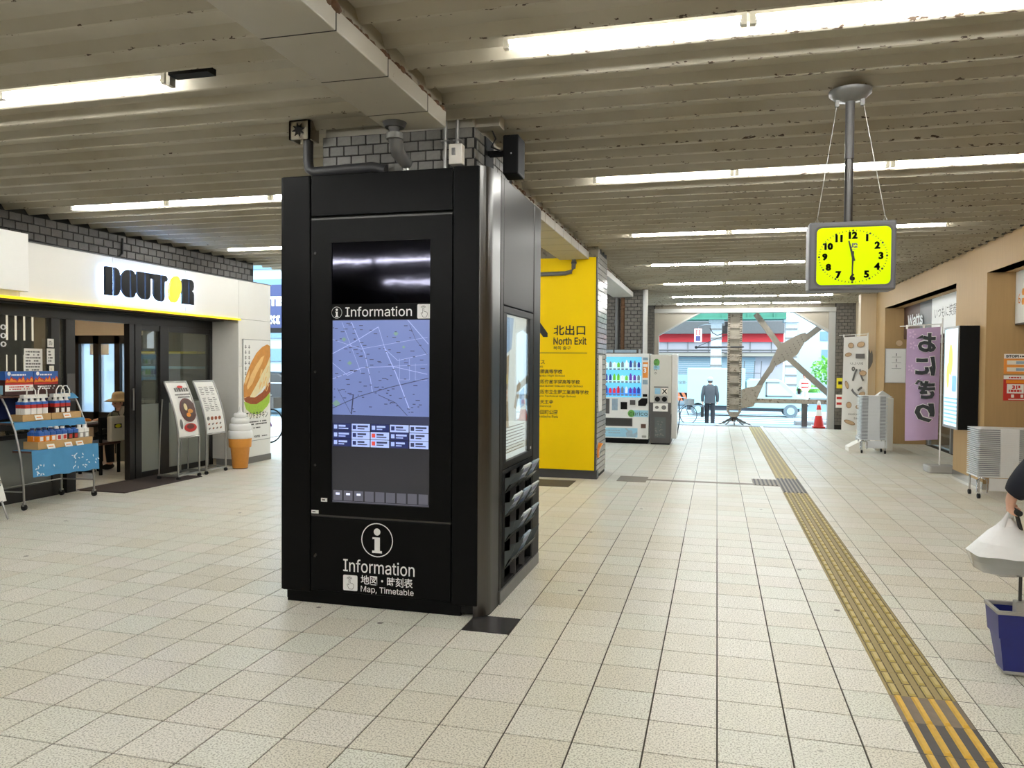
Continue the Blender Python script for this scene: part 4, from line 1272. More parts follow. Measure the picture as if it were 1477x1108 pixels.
# ================================================================== CAFE FRONT (left)
FX = -7.2
cafe = sempty('wall_cafe', (FX, 8.5, 0))
ys_ = [5.2, 6.676, 8.0, 9.35, 10.6, 11.49]
for a_, b_ in zip(ys_[:-1], ys_[1:]):
    part('fascia_panel', MB().box(-7.46, FX, a_ + .002, b_ - .002, 2.292, 2.893), 'fascia', cafe, bevel=.003)
part('pier_panel', MB().box(-7.585, FX, 10.602, 11.49, .10, 1.55), 'fascia', cafe, bevel=.003)
part('pier_panel', MB().box(-7.585, FX, 10.602, 11.49, 1.554, 2.289), 'fascia', cafe, bevel=.003)
part('jamb_lining', MB().box(-7.70, FX + .001, 10.585, 10.602, 0.1, 2.289), 'jambgrey', cafe)
part('pier_base', MB().box(-7.59, FX + .006, 10.58, 11.5, 0, .098), 'basegrey', cafe)
part('soffit', MB().box(-7.75, -7.205, 5.2, 10.6, 2.262, 2.29), 'wooddark', cafe)
part('capping', MB().box(-7.46, FX + .012, 5.2, 11.5, 2.893, 2.905), 'pipegrey', cafe)
led = tag(part('light_strip', MB().box(-7.2, -7.172, 5.2, 10.62, 2.266, 2.292), 'ledyellow'), 'thin glowing yellow strip along the bottom of the white cafe fascia', 'light strip')
t = tag(part('sign_box', MB().box(-7.19, -7.07, 5.3, 6.672, 2.345, 2.955), 'white', bevel=.004), 'blank white sign box at the near end of the cafe fascia', 'sign')

# raised black logo letters, each cut by a slot, lit from behind
ls = thing('logo_sign', 'black DOUTOR logo letters with a yellow bean glowing on the white fascia', 'sign', (-7.19, 8.6, 2.4))
Z0, Z1 = 2.415, 2.762
def zz(v): return Z0 + (Z1 - Z0) * v
def glyph(polys, mt='logoblack', name='letter'):
    b = MB(); hb = MB()
    for p in polys:
        b.prism(p, 'X', -7.165, -7.135)
        cy = sum(q[0] for q in p) / len(p); cz = sum(q[1] for q in p) / len(p)
        hb.prism([(cy + (q[0] - cy) * .86, cz + (q[1] - cz) * .96) for q in p], 'X', -7.180, -7.167)
    o = part(name, b, mt, ls)
    part('backlight', hb, 'halo', o)
def Y_(v): return v
def leftcut(y0, y1, rt, rb, n=6):
    """left half: flat on the right, rounded corners of radius rt/rb on the left"""
    w = y1 - y0
    o = [(y1, zz(0)), (y1, zz(1))]
    o += [(y0 + w * 0 + min(w, rt) * (1 - math.sin(math.radians(90 * k / n))), zz(1) - rt * 1.0 * (1 - math.cos(math.radians(90 * k / n)))) for k in range(n + 1)] if rt else [(y0, zz(1))]
    o += [(y0 + min(w, rb) * (1 - math.cos(math.radians(90 * k / n))), zz(0) + rb * (1 - math.sin(math.radians(90 * k / n)))) for k in range(n + 1)] if rb else [(y0, zz(0))]
    return o
def rightcut(y0, y1, rt, rb, n=6):
    return [(y0 + y1 - p[0], p[1]) for p in leftcut(y0, y1, rt, rb, n)]
glyph([leftcut(7.814, 7.932, .012, .012), rightcut(7.966, 8.058, .092, .092)])
glyph([leftcut(8.080, 8.214, .13, .13), rightcut(8.239, 8.330, .09, .09)])
glyph([leftcut(8.350, 8.474, .012, .12), rightcut(8.500, 8.590, .02, .085)])
tl_ = leftcut(8.645, 8.768, .0, .11)
glyph([tl_, [(8.57, zz(1)), (8.65, zz(1)), (8.65, zz(.78)), (8.60, zz(.80)), (8.57, zz(.88))]] , name='letter')
glyph([[(8.800, zz(1)), (8.87, zz(1)), (8.91, zz(.94)), (8.915, zz(.84)), (8.885, zz(.77)), (8.855, zz(.79)), (8.855, zz(.16)), (8.835, zz(.05)), (8.800, zz(0))]], name='letter')
be = ell(9.06, zz(.53), .115, .188, 24, rot=-16)
b = MB(); b.prism(be, 'X', -7.165, -7.13)
bean = part('coffee_bean', b, 'logoyellow', ls)
part('backlight', MB().prism(ell(9.06, zz(.53), .100, .172, 24, rot=-16), 'X', -7.18, -7.167), 'halo', bean)
part('bean_slot', MB().flat([(9.028, zz(.12)), (9.036, zz(.12)), (9.10, zz(.95)), (9.092, zz(.95))], 'X', -7.1292), 'noticeyellow', bean)
glyph([leftcut(9.210, 9.331, .03, .0), [(9.358, zz(0)), (9.358, zz(1)), (9.41, zz(.99)), (9.445, zz(.9)), (9.452, zz(.75)), (9.44, zz(.62)), (9.41, zz(.55)), (9.44, zz(.5)), (9.452, zz(.42)), (9.452, zz(0))]])

# glazed shopfront
GX = -7.7
d1 = sempty('door_1', (GX, 8.5, 0))
part('head_frame', MB().box(GX - .06, GX + .04, 5.2, 10.6, 2.125, 2.262), 'doorframe', d1)
for y0, y1 in ((7.535, 7.66), (7.75, 7.892), (8.806, 8.90), (8.915, 9.03), (9.405, 9.585), (10.525, 10.60)):
    part('stile', MB().box(GX - .05, GX + .04, y0, y1, 0, 2.125), 'doorframe', d1, bevel=.004)
for y0, y1 in ((9.03, 9.405), (9.585, 10.525)):
    part('bottom_rail', MB().box(GX - .02, GX + .03, y0, y1, 0, .085), 'doorframe', d1)
    part('top_rail', MB().box(GX - .02, GX + .03, y0, y1, 2.045, 2.125), 'doorframe', d1)
    part('glass_pane', MB().box(GX - .004, GX + .004, y0, y1, .085, 2.045), 'glassdim', d1)
    part('reflection_film', MB().box(GX + .005, GX + .007, y0, y1, .085, 1.02), 'reflectgrey', d1)  # film added to imitate floor and daylight reflected in the door glass
part('glass_pane', MB().box(GX - .004, GX + .004, 7.66, 7.75, .0, 2.125), 'glassdim', d1)
part('track_rail', MB().box(GX - .05, GX + .05, 7.892, 10.6, -.002, .006), 'steel', d1)
part('pull_handle', MB().cyl((GX + .055, 8.86, .95), (GX + .055, 8.86, 1.25), .012, n=10).box(GX + .035, GX + .055, 8.85, 8.87, .96, .975).box(GX + .035, GX + .055, 8.85, 8.87, 1.225, 1.24), 'steel', d1)
w1 = sempty('window_1', (GX, 6.4, 0))
part('window_frame', MB().box(GX - .05, GX + .04, 5.2, 7.535, 0, .17).box(GX - .05, GX + .03, 5.2, 7.535, .72, .77).box(GX - .05, GX + .04, 5.2, 5.3, .17, 2.125), 'doorframe', w1)
part('dado_panel', MB().box(GX - .03, GX + .02, 5.3, 7.535, .17, .72), 'glasspanel', w1)
part('glass_pane', MB().box(GX - .004, GX + .004, 5.3, 7.535, .77, 2.125), 'glassdim', w1)
t = thing('slatted_screen', 'brown screen with glowing vertical slots behind the cafe window', 'screen', (-7.9, 7.2, .8))
part('board', MB().box(-7.92, -7.88, 5.6, 7.50, .8, 2.2), 'cafebrown', t)
for k in range(9):
    y = 6.55 + k * .115
    b = MB().box(-7.879, -7.874, y, y + .022, 1.85, 2.15)
    b.box(-7.879, -7.874, y, y + .012, 1.25, 1.68)
    part('light_slot', b, 'lightbar', t)
t = thing('opening_hours', 'white opening-hours digits on the cafe window glass', 'lettering', (GX + .006, 6.88, 1.76))
for k in range(3):
    part('lettering', textmb('00', MB(), (GX + .006, 6.80, 1.955 - k * .095), w=.165, h=.062, face='L', bold=.02), 'textwhite', t, fix=False)
def notice(y0, y1, z0, z1, label, mt='print', cols=True, x=GX + .006, seed=1, rows=6):
    o = thing('paper_notice', label, 'notice', (x, (y0 + y1) / 2, z0))
    part('sheet', MB().box(x - .001, x + .001, y0, y1, z0, z1), mt, o)
    part('print_block', scribble(MB(), y0 + .02, y1 - .02, z0 + .02, z1 - .02, 'L', x + .0016, rows, seed=seed), 'textgrey', o, fix=False)
    return o
notice(7.19, 7.44, 1.47, 1.755, 'largest white price notice on the cafe window', rows=7)
notice(7.475, 7.565, 1.775, 1.875, 'small white notice above another on the cafe window frame', rows=3, x=GX + .045)
notice(7.465, 7.575, 1.575, 1.76, 'narrow white notice with a square mark on the window frame', rows=4, seed=5, x=GX + .045)
notice(7.50, 7.565, 1.48, 1.555, 'little cream note lowest on the window frame', 'printcream', rows=2, x=GX + .045)
tag(part('plug_plate', MB().box(GX + .042, GX + .046, 7.76, 7.88, 1.12, 1.46), 'charcoal'), 'dark framed card on the black door stile', 'plate')

# ---------- cafe interior
struct('floor_cafe', MB().box(-12.2, -7.66, 5.0, 11.42, -.06, -.001), 'cafefloor')
struct('ceiling_cafe', MB().box(-12.2, -7.70, 5.0, 11.45, 2.48, 2.55), 'cafewall')
struct('wall_cafe_back', MB().box(-12.3, -12.2, 5.0, 11.45, 0, 2.5), 'cafewall')
struct('wall_cafe_near', MB().box(-12.2, -7.7, 4.9, 5.0, 0, 2.5), 'cafebrown')
we = struct('wall_cafe_end', MB().box(-12.2, -7.45, 11.38, 11.48, 2.06, 2.5).box(-12.2, -11.2, 11.38, 11.48, 0, 2.06).box(-9.6, -7.45, 11.38, 11.48, 0, 2.06).box(-11.2, -9.6, 11.38, 11.48, 0, .62), 'cafewall')
d2 = sempty('door_2', (-10.4, 11.42, 0))
for x0, x1 in ((-11.22, -10.955), (-10.645, -10.53), (-10.20, -10.09), (-9.78, -9.58)):
    part('stile', MB().box(x0, x1, 11.36, 11.48, 0, 2.07), 'doorframe', d2)
part('rail', MB().box(-11.2, -9.6, 11.36, 11.48, 1.925, 2.07).box(-11.2, -9.6, 11.36, 11.48, .45, .72), 'doorframe', d2)
for x0, x1 in ((-10.955, -10.645), (-10.53, -10.20), (-10.09, -9.78)):
    pn = part('glass_pane', MB().box(x0, x1, 11.42, 11.426, .72, 1.925), 'frosted', d2)
part('white_square', MB().box(-10.76, -10.65, 11.41, 11.418, 1.73, 1.92), 'white', d2)  # plain white squares at the top of two panes
part('white_square', MB().box(-10.525, -10.36, 11.41, 11.418, 1.73, 1.92), 'white', d2)
tag(part('wall_panel', MB().box(-9.55, -7.80, 11.30, 11.37, 0, 2.3), 'glasspanel'), 'pale grey wall panel seen through the cafe glass doors', 'panel')
t = thing('service_counter', 'pale cafe counter with lit glass case seen through the doors', 'counter', (-8.9, 10.7, 0))
part('base', MB().box(-9.4, -8.3, 10.5, 11.1, 0, .95), 'glasspanel', t)
part('worktop', MB().box(-9.45, -8.25, 10.45, 11.15, .95, .99), 'jambgrey', t)
part('glass_case', MB().box(-9.3, -8.4, 10.6, 11.0, .99, 1.3), 'clearplastic', t)
for z in (1.5, 1.75):
    part('shelf', MB().box(-9.4, -8.3, 11.05, 11.3, z, z + .04), 'noticeyellow' if z > 1.6 else 'panelblue', t)
for x, y, nm in ((-10.9, 10.2, 'farthest one, near the glazed end door'), (-9.2, 8.4, 'one above the open doorway'), (-8.6, 10.4, 'one above the service counter'), (-10.4, 7.4, 'one deep behind the doorway'), (-9.0, 6.6, 'one behind the slatted screen'), (-11.3, 9.0, 'one by the back wall')):
    t = thing('downlight', 'small warm downlight in the cafe ceiling, ' + nm, 'downlight', (x, y, 2.46), 'downlights in the cafe ceiling')
    part('rim', MB().lathe((x, y, 2.47), [(.05, 0), (.075, 0), (.075, .012), (.05, .012)], 16), 'white', t)
    part('lens', MB().cyl((x, y, 2.468), (x, y, 2.478), .05, n=14), 'lamp', t)
tag(part('light_strip', MB().box(-10.6, -9.9, 9.5, 9.56, 2.45, 2.48), 'lamp'), 'slim ceiling light bar inside the cafe', 'ceiling light')

def cafe_table(x, y, label):
    t = thing('cafe_table', label, 'table', (x, y, 0))
    part('tabletop', MB().box(x - .3, x + .3, y - .3, y + .3, .69, .715), 'wooddark', t, bevel=.005)
    part('stem', MB().cyl((x, y, .02), (x, y, .69), .03, n=10), 'blackmatte', t)
    part('foot', MB().box(x - .22, x + .22, y - .03, y + .03, 0, .03).box(x - .03, x + .03, y - .22, y + .22, 0, .03), 'blackmatte', t)
def chair(x, y, rz, label):
    t = thing('cafe_chair', label, 'chair', (0, 0, 0))
    part('seat', MB().box(-.2, .2, -.2, .2, .42, .46), 'wooddark', t, bevel=.01)
    part('backrest', MB().box(-.2, .2, .17, .2, .66, .82).box(-.2, .2, .17, .2, .54, .58), 'blackmatte', t)
    for sx in (-1, 1):
        part('leg', MB().box(sx * .17 - .016, sx * .17 + .016, -.19, -.158, 0, .42), 'blackmatte', t)
        part('leg', MB().box(sx * .17 - .016, sx * .17 + .016, .165, .197, 0, .82), 'blackmatte', t)
    t.location = (x, y, 0); t.rotation_euler = (0, 0, rz)
cafe_table(-8.95, 9.32, 'dark square cafe table with a tray, in front of the seated woman')
chair(-8.85, 10.15, 0, 'dark cafe chair under the woman in the straw hat')
chair(-8.60, 9.28, -1.5708, 'dark cafe chair nearest the open door, back to the aisle')
chair(-9.9, 9.3, math.pi, 'dark cafe chair beyond the table, deep inside the cafe')
t = thing('serving_tray', 'tray with food and a cup on the cafe table', 'tray', (-8.98, 9.35, .715))
part('plate', MB().box(-9.16, -8.8, 9.2, 9.48, .717, .735), 'white', t, bevel=.004)
part('cup', MB().lathe((-9.05, 9.3, .735), [(.03, 0), (.04, .07), (.036, .07)], 12), 'white', t)
part('food', MB().ball((-8.9, 9.38, .75), (.06, .05, .03), 10, 6), 'orange', t)

# ---------- people helpers
def limb_chain(pts):
    return pts
def hand_chain(verts, edges, wrist, d, side, palm, curl=.5, s=1.0, rootr=.026):
    """five fingers from a palm; d along the hand, side towards the thumb, palm = palm normal"""
    w = Vector(wrist); d = Vector(d).normalized(); sd = Vector(side).normalized(); pn = Vector(palm).normalized()
    i0 = len(verts) - 1
    kn = w + d * .085 * s
    verts.append((*(w + d * .045 * s), (.030 * s, .017 * s) if False else .023 * s)); edges.append((i0, len(verts) - 1))
    pal = len(verts) - 1
    for k, (off, ln) in enumerate(((.030, .072), (.010, .080), (-.010, .075), (-.029, .058))):
        base = kn + sd * off * s
        verts.append((*base, .0105 * s)); edges.append((pal, len(verts) - 1))
        prev = base; dirv = d.copy(); ang = 0
        for j, fr in enumerate((.45, .32, .25)):
            ang += curl * (.9, 1.2, .8)[j]
            dv = d * math.cos(ang) + pn * math.sin(ang)
            prev = prev + dv * ln * fr * s
            verts.append((*prev, (.0092, .0085, .0075)[j] * s)); edges.append((len(verts) - 2, len(verts) - 1))
    tb = w + d * .03 * s + sd * .032 * s
    verts.append((*tb, .012 * s)); edges.append((pal, len(verts) - 1))
    p2_ = tb + (d * .6 + sd * .55 + pn * .5 * (curl + .3)).normalized() * .036 * s
    verts.append((*p2_, .0105 * s)); edges.append((len(verts) - 2, len(verts) - 1))
    p3_ = p2_ + (d * .75 - sd * .15 * curl + pn * .75 * (curl + .2)).normalized() * .028 * s
    verts.append((*p3_, .009 * s)); edges.append((len(verts) - 2, len(verts) - 1))

def head_mesh(parent, c, fwd, up=(0, 0, 1), h=.225, skinm='skin', hair='hair', cap=None):
    """head as one mesh with nose, ears and chin; eyes, mouth and hair as children"""
    c = Vector(c); f = Vector(fwd).normalized(); u = Vector(up).normalized(); r = f.cross(u).normalized()
    u = r.cross(f)
    def W_(x, y, z): return c + r * x * h + f * y * h + u * z * h
    b = MB()
    n, kk = 20, 14
    vs = []
    for k in range(kk + 1):
        t_ = math.pi * k / kk
        z = -math.cos(t_) * .5
        rad = max(.004, math.sin(t_))
        for i in range(n):
            a_ = 2 * math.pi * i / n
            sx, sy = math.cos(a_), math.sin(a_)
            wid = .345 * rad * (1 if z > 0 else 1 + z * .45)
            dep = .42 * rad * (1 if z > 0 else 1 + z * .35)
            y = sy * dep + (.03 if sy > 0 and z < 0 else 0)
            if sy > .93 and -.16 < z < .05: y += .05 + (.05 - z) * .18
            vs.append(W_(sx * wid, y, z))
    b.add(vs, [(k * n + i, k * n + (i + 1) % n, (k + 1) * n + (i + 1) % n, (k + 1) * n + i) for k in range(kk) for i in range(n)], 0, True)
    for s_ in (-1, 1):
        p = W_(s_ * .345, -.02, -.03)
        b.ball(p, (.018, .018, .034), 8, 6)
    b.tube([W_(0, -.05, -.62), W_(0, -.04, -.3)], [.058, .05], 10)
    o = part('head', b, skinm, parent)
    e = MB()
    for s_ in (-1, 1):
        e.ball(W_(s_ * .14, .385, .0), (.012, .012, .008), 8, 6)
    part('eyes', e, 'hair', o)
    m_ = MB(); m_.tube([W_(-.1, .385, -.25), W_(0, .42, -.255), W_(.1, .385, -.25)], .006, 6)
    part('mouth', m_, 'redprint', o)
    if hair:
        hb = MB(); vs = []
        for k in range(9):
            z0 = -.34 + .87 * (k / 8) ** .8
            for i in range(n):
                a_ = 2 * math.pi * i / n
                front = math.sin(a_) > .25
                z = max(z0, .17) if front else z0
                rad = math.sqrt(max(.0004, 1 - (z / .535) ** 2)) if z > 0 else 1 + z * .25
                vs.append(W_(math.cos(a_) * .375 * rad, math.sin(a_) * .45 * rad, z))
        hb.add(vs, [(k * n + i, k * n + (i + 1) % n, (k + 1) * n + (i + 1) % n, (k + 1) * n + i) for k in range(8) for i in range(n)], 0, True)
        part('hair', hb, hair, o)
    return o, W_

# ---------- woman in the straw hat at the table
wo = thing('person', 'seated person in a straw sun hat and grey-green jacket at the cafe table', 'person', (-8.85, 10.1, 0))
hx, hy = -8.86, 10.08
V = [(hx, hy, .50, .10), (hx, hy - .02, .62, .08), (hx, hy - .05, .76, .075), (hx, hy - .08, .84, .05), (hx, hy - .10, .89, .05)]
Ed = [(0, 1), (1, 2), (2, 3), (3, 4)]
for s_ in (-1, 1):
    i = len(V); V += [(hx + s_ * .09, hy - .12, .50, .075), (hx + s_ * .1, hy - .42, .48, .055), (hx + s_ * .1, hy - .40, .10, .04), (hx + s_ * .1, hy - .50, .05, .035)]
    Ed += [(0, i), (i, i + 1), (i + 1, i + 2), (i + 2, i + 3)]
    i = len(V); V += [(hx + s_ * .17, hy - .06, .78, .05), (hx + s_ * .22, hy - .18, .62, .04), (hx + s_ * .12, hy - .38, .735, .03)]
    Ed += [(2, i), (i, i + 1), (i + 1, i + 2)]
    hand_chain(V, Ed, (hx + s_ * .12, hy - .38, .735), (0, -1, .05), (-s_, 0, 0), (0, 0, -1), .35, .9)
skin('body', V, Ed, 'skin', wo, 1)
jacket(wo, 'olive', [(hx, hy, .47, .18, .15), (hx, hy - .02, .62, .165, .125), (hx, hy - .05, .74, .185, .12), (hx, hy - .06, .80, .17, .10), (hx, hy - .08, .86, .075, .07)],
       [[(hx + s_ * .165, hy - .06, .775, .065), (hx + s_ * .235, hy - .14, .62, .055), (hx + s_ * .16, hy - .32, .70, .045)] for s_ in (-1, 1)])
trousers(wo, 'trousers', [(hx, hy + .02, .465, .17, .14), (hx, hy, .55, .165, .14), (hx, hy, .60, .16, .12)],
         [[(hx + s_ * .09, hy - .02, .525, .09), (hx + s_ * .1, hy - .38, .50, .078), (hx + s_ * .1, hy - .43, .40, .07), (hx + s_ * .1, hy - .41, .11, .055)] for s_ in (-1, 1)])
part('shoes', MB().ball((hx - .1, hy - .46, .045), (.05, .12, .045), 10, 6).ball((hx + .1, hy - .46, .045), (.05, .12, .045), 10, 6), 'shoe', wo)
hd, _ = head_mesh(wo, (hx, hy - .13, .985), (-.25, -1, -.15), h=.20)
part('straw_hat', MB().lathe((hx, hy - .12, 1.035), [(.20, -.035), (.205, -.03), (.15, .0), (.105, .012), (.10, .06), (.085, .10), (.04, .118), (.002, .12), (.002, .115), (.08, .09), (.092, .01), (.19, -.03)], 24), 'hat', wo)
part('scarf', MB().tube([(hx + .10, hy - .14, .93), (hx + .08, hy - .16, .84), (hx + .05, hy - .16, .74)], [.03, .035, .03], 8), 'tote', wo)
t = thing('tote_bag', 'pale canvas tote bag with a yellow badge hung on the chair near the door', 'bag', (-8.34, 9.32, .47))
part('bag_body', MB().box(-8.38, -8.30, 9.18, 9.46, .47, .83), 'tote', t, bevel=.02)
part('badge', MB().box(-8.2995, -8.298, 9.24, 9.38, .66, .72), 'textblack', t)
part('badge_oval', MB().flat(ell(9.31, .69, .055, .024, 18), 'X', -8.2975), 'noticeyellow', t)
part('handle', MB().tube([(-8.35, 9.24, .82), (-8.36, 9.26, .88), (-8.39, 9.32, .90), (-8.36, 9.38, .88), (-8.35, 9.40, .82)], .010, 6), 'textblack', t)
# customer whose sleeve shows behind the cart
tag(part('door_mat', MB().add([(-7.70, 7.93, .0), (-6.98, 7.93, .0), (-6.98, 9.42, .0), (-7.70, 9.42, .0), (-7.69, 7.94, .012), (-6.99, 7.94, .012), (-6.99, 9.41, .012), (-7.69, 9.41, .012)], [(4, 5, 6, 7), (0, 1, 5, 4), (1, 2, 6, 5), (2, 3, 7, 6), (3, 0, 4, 7), (3, 2, 1, 0)]), 'mat'), 'dark brown doormat on the tiles at the cafe entrance', 'doormat')

# ---------- product cart
ct = thing('display_cart', 'tiered wheeled display cart draped in blue cloth before the cafe window', 'cart', (-7.35, 7.2, 0))
tiers = [(-7.36, -7.12, .635, 6.72, 7.66), (-7.52, -7.32, .935, 6.70, 7.66), (-7.64, -7.46, 1.225, 6.60, 7.62)]
for x0, x1, z, y0, y1 in tiers:
    part('shelf', MB().box(x0, x1, y0, y1, z - .02, z), 'wooddark', ct)
for y in (6.70, 7.67):
    part('side_frame', MB().tube([(-7.62, y, 1.23), (-7.56, y, 1.26), (-7.50, y, 1.24), (-7.42, y, 1.12), (-7.30, y, .86), (-7.22, y, .55), (-7.19, y, .25), (-7.185, y, .07)], .011, 8), 'steel', ct)
    part('leg', MB().tube([(-7.60, y - .06, .07), (-7.60, y - .06, 1.2)], .011, 8), 'steel', ct)
    part('stretcher', MB().tube([(-7.60, y - .06, .2), (-7.19, y, .2)], .008, 8), 'steel', ct)
part('stretcher', MB().tube([(-7.60, 6.64, .2), (-7.60, 7.61, .2)], .008, 8), 'steel', ct)
for x, y in ((-7.185, 6.70), (-7.185, 7.67), (-7.60, 6.64), (-7.60, 7.61)):
    o = part('caster', MB().cyl((x, y - .012, .034), (x, y + .012, .034), .034, n=14), 'rubber', ct)
    part('fork', MB().box(x - .014, x + .014, y - .016, y + .016, .045, .08), 'steel', o)
def drape(x, y0, y1, z1, z0, n=16, amp=.008, slant=0):
    b = MB(); vs = []
    for k in range(n + 1):
        v = k / n
        y = y0 + (y1 - y0) * v
        dx = amp * math.sin(v * 17) + amp * .6 * math.sin(v * 41)
        vs.append((x, y, z1)); vs.append((x + .02 + dx, y, z0 + slant * (1 - v) + .006 * math.sin(v * 23)))
    b.add(vs, [(2 * k, 2 * k + 2, 2 * k + 3, 2 * k + 1) for k in range(n)], 0, True)
    vs2 = [(v[0] - .002, v[1], v[2]) for v in vs]
    b.add(vs2, [(2 * k, 2 * k + 1, 2 * k + 3, 2 * k + 2) for k in range(n)], 0, True)
    return b
cb_ = drape(-7.112, 6.73, 7.66, .64, .335, slant=.02)
cb_.box(-7.36, -7.112, 6.73, 7.66, .6355, .639)
c1 = part('tablecloth', cb_, 'cloth', ct)
fl = MB()
rg = random.Random(11)
for k in range(34):
    v = rg.choice([rg.uniform(.02, .14), rg.uniform(.55, .66), rg.uniform(.88, .98), rg.uniform(.25, .4), rg.uniform(.7, .82)])
    y = 6.73 + .93 * v; z = rg.uniform(.37, .58) if v > .5 else rg.uniform(.37, .48)
    fl.flat(ell(y, z, .016, .007, 8, rot=rg.uniform(0, 180)), 'X', -7.083 + 0 * v)
part('flower_print', fl, 'clothwhite', c1, fix=False)
cb_ = drape(-7.312, 6.70, 7.66, .941, .862, amp=.006)
cb_.box(-7.52, -7.312, 6.70, 7.66, .937, .941)
part('tablecloth', cb_, 'cloth', ct)
cb_ = drape(-7.655, 6.6, 7.5, 1.2, .96, amp=.006)
part('tablecloth', cb_, 'darkblue', ct)
part('tablecloth', MB().box(-7.64, -7.455, 7.46, 7.64, 1.226, 1.232).add([(-7.455, 7.46, 1.232), (-7.455, 7.66, 1.225), (-7.43, 7.7, 1.17), (-7.43, 7.5, 1.17)], [(0, 1, 2, 3)]), 'cloth', ct)
def crate(x0, x1, y0, y1, z0, h_, label):
    t = thing('display_tray', label, 'tray', ((x0 + x1) / 2, (y0 + y1) / 2, z0))
    th = .012
    part('base', MB().box(x0 + .012, x1 - .012, y0 + .012, y1 - .012, z0, z0 + .06), 'traywood', t)
    part('rim', MB().box(x1 - th, x1, y0, y1, z0, z0 + h_).box(x0, x0 + th, y0, y1, z0, z0 + h_).box(x0 + th, x1 - th, y0, y0 + th, z0, z0 + h_).box(x0 + th, x1 - th, y1 - th, y1, z0, z0 + h_), 'traywood', t)
crate(-7.34, -7.14, 6.84, 7.60, .642, .082, 'long pale wooden tray of bottles on the lowest tier of the cart')
crate(-7.50, -7.335, 6.83, 7.205, .943, .075, 'pale wooden tray on the middle tier, left one of two')
crate(-7.50, -7.335, 7.215, 7.64, .943, .075, 'pale wooden tray on the middle tier, right one of two')
def card(x, y, z, label):
    o = part('price_card', MB().add([(x, y - .05, z), (x, y + .05, z), (x - .02, y + .05, z + .05), (x - .02, y - .05, z + .05), (x - .004, y - .05, z), (x - .004, y + .05, z), (x - .024, y + .05, z + .05), (x - .024, y - .05, z + .05)], [(0, 1, 2, 3), (7, 6, 5, 4), (3, 2, 6, 7), (0, 4, 5, 1), (0, 3, 7, 4), (1, 5, 6, 2)]), 'print')
    tag(o, label, 'price card')
    part('print_block', MB().quad((x - .0065, y - .035, z + .02), (x - .0065, y + .03, z + .02), (x - .0115, y + .03, z + .032), (x - .0115, y - .035, z + .032)), 'orangeprint', o)
for y, nm in ((7.00, 'left'), (7.24, 'middle'), (7.40, 'right')):
    card(-7.118, y, .64, 'white price card on the lowest cart tray, %s of three' % nm)
for y, nm in ((7.03, 'left'), (7.42, 'right')):
    card(-7.312, y, .955, 'white price card on the middle cart tier, %s of two' % nm)
def bottle(x, y, z, kind, label, group):
    body, band, capm = {'orange': ('orange', 'blueprint', 'darkblue'), 'white': ('print', 'blueprint', 'white'), 'dark': ('coffee', 'blueprint', 'blackmatte'), 'silver': ('greyplastic', 'print', 'print'), 'red': ('redprint', 'blueprint', 'white')}[kind]
    t = thing('drink_bottle', label, 'bottle', (x, y, z), group)
    s_ = .036
    part('bottle_body', MB().prism(rrect(x - s_, x + s_, y - s_, y + s_, .01, 2), 'Z', z, z + .085), body, t)
    part('label_band', MB().prism(rrect(x - s_ - .001, x + s_ + .001, y - s_ - .001, y + s_ + .001, .01, 2), 'Z', z + .085, z + .125), band, t)
    part('badge', MB().box(x + s_ + .001, x + s_ + .002, y - .02, y + .02, z + .03, z + .075), 'redprint' if kind in ('white', 'dark') else 'print', t)
    part('shoulder', MB().lathe((x, y, z + .125), [(.033, 0), (.018, .02), (.018, .024)], 10), band, t)
    part('cap', MB().cyl((x, y, z + .147), (x, y, z + .168), .021, n=10), capm, t)
kinds = ['orange', 'orange', 'orange', 'white', 'white', 'dark', 'dark', 'silver', 'silver']
wrd = {'orange': 'orange juice bottle with a blue neck', 'white': 'blue and white bottle with a red badge', 'dark': 'dark coffee bottle with a blue neck', 'silver': 'small silver-white pouch bottle'}
lr = {0: 'left', 1: 'middle', 2: 'right'}
for k, kd in enumerate(kinds):
    nth = kinds[:k].count(kd); tot = kinds.count(kd)
    pos = lr[nth] if tot == 3 else ('left', 'right')[nth]
    bottle(-7.185, 6.895 + k * .079, .7025, kd, '%s, lowest cart tray, front row, %s' % (wrd[kd], pos), 'bottles on the lowest cart tray')
    if k < 7:
        bottle(-7.275, 6.895 + k * .079, .7025, kd, '%s, lowest cart tray, back row, %s' % (wrd[kd], pos), 'bottles on the lowest cart tray')
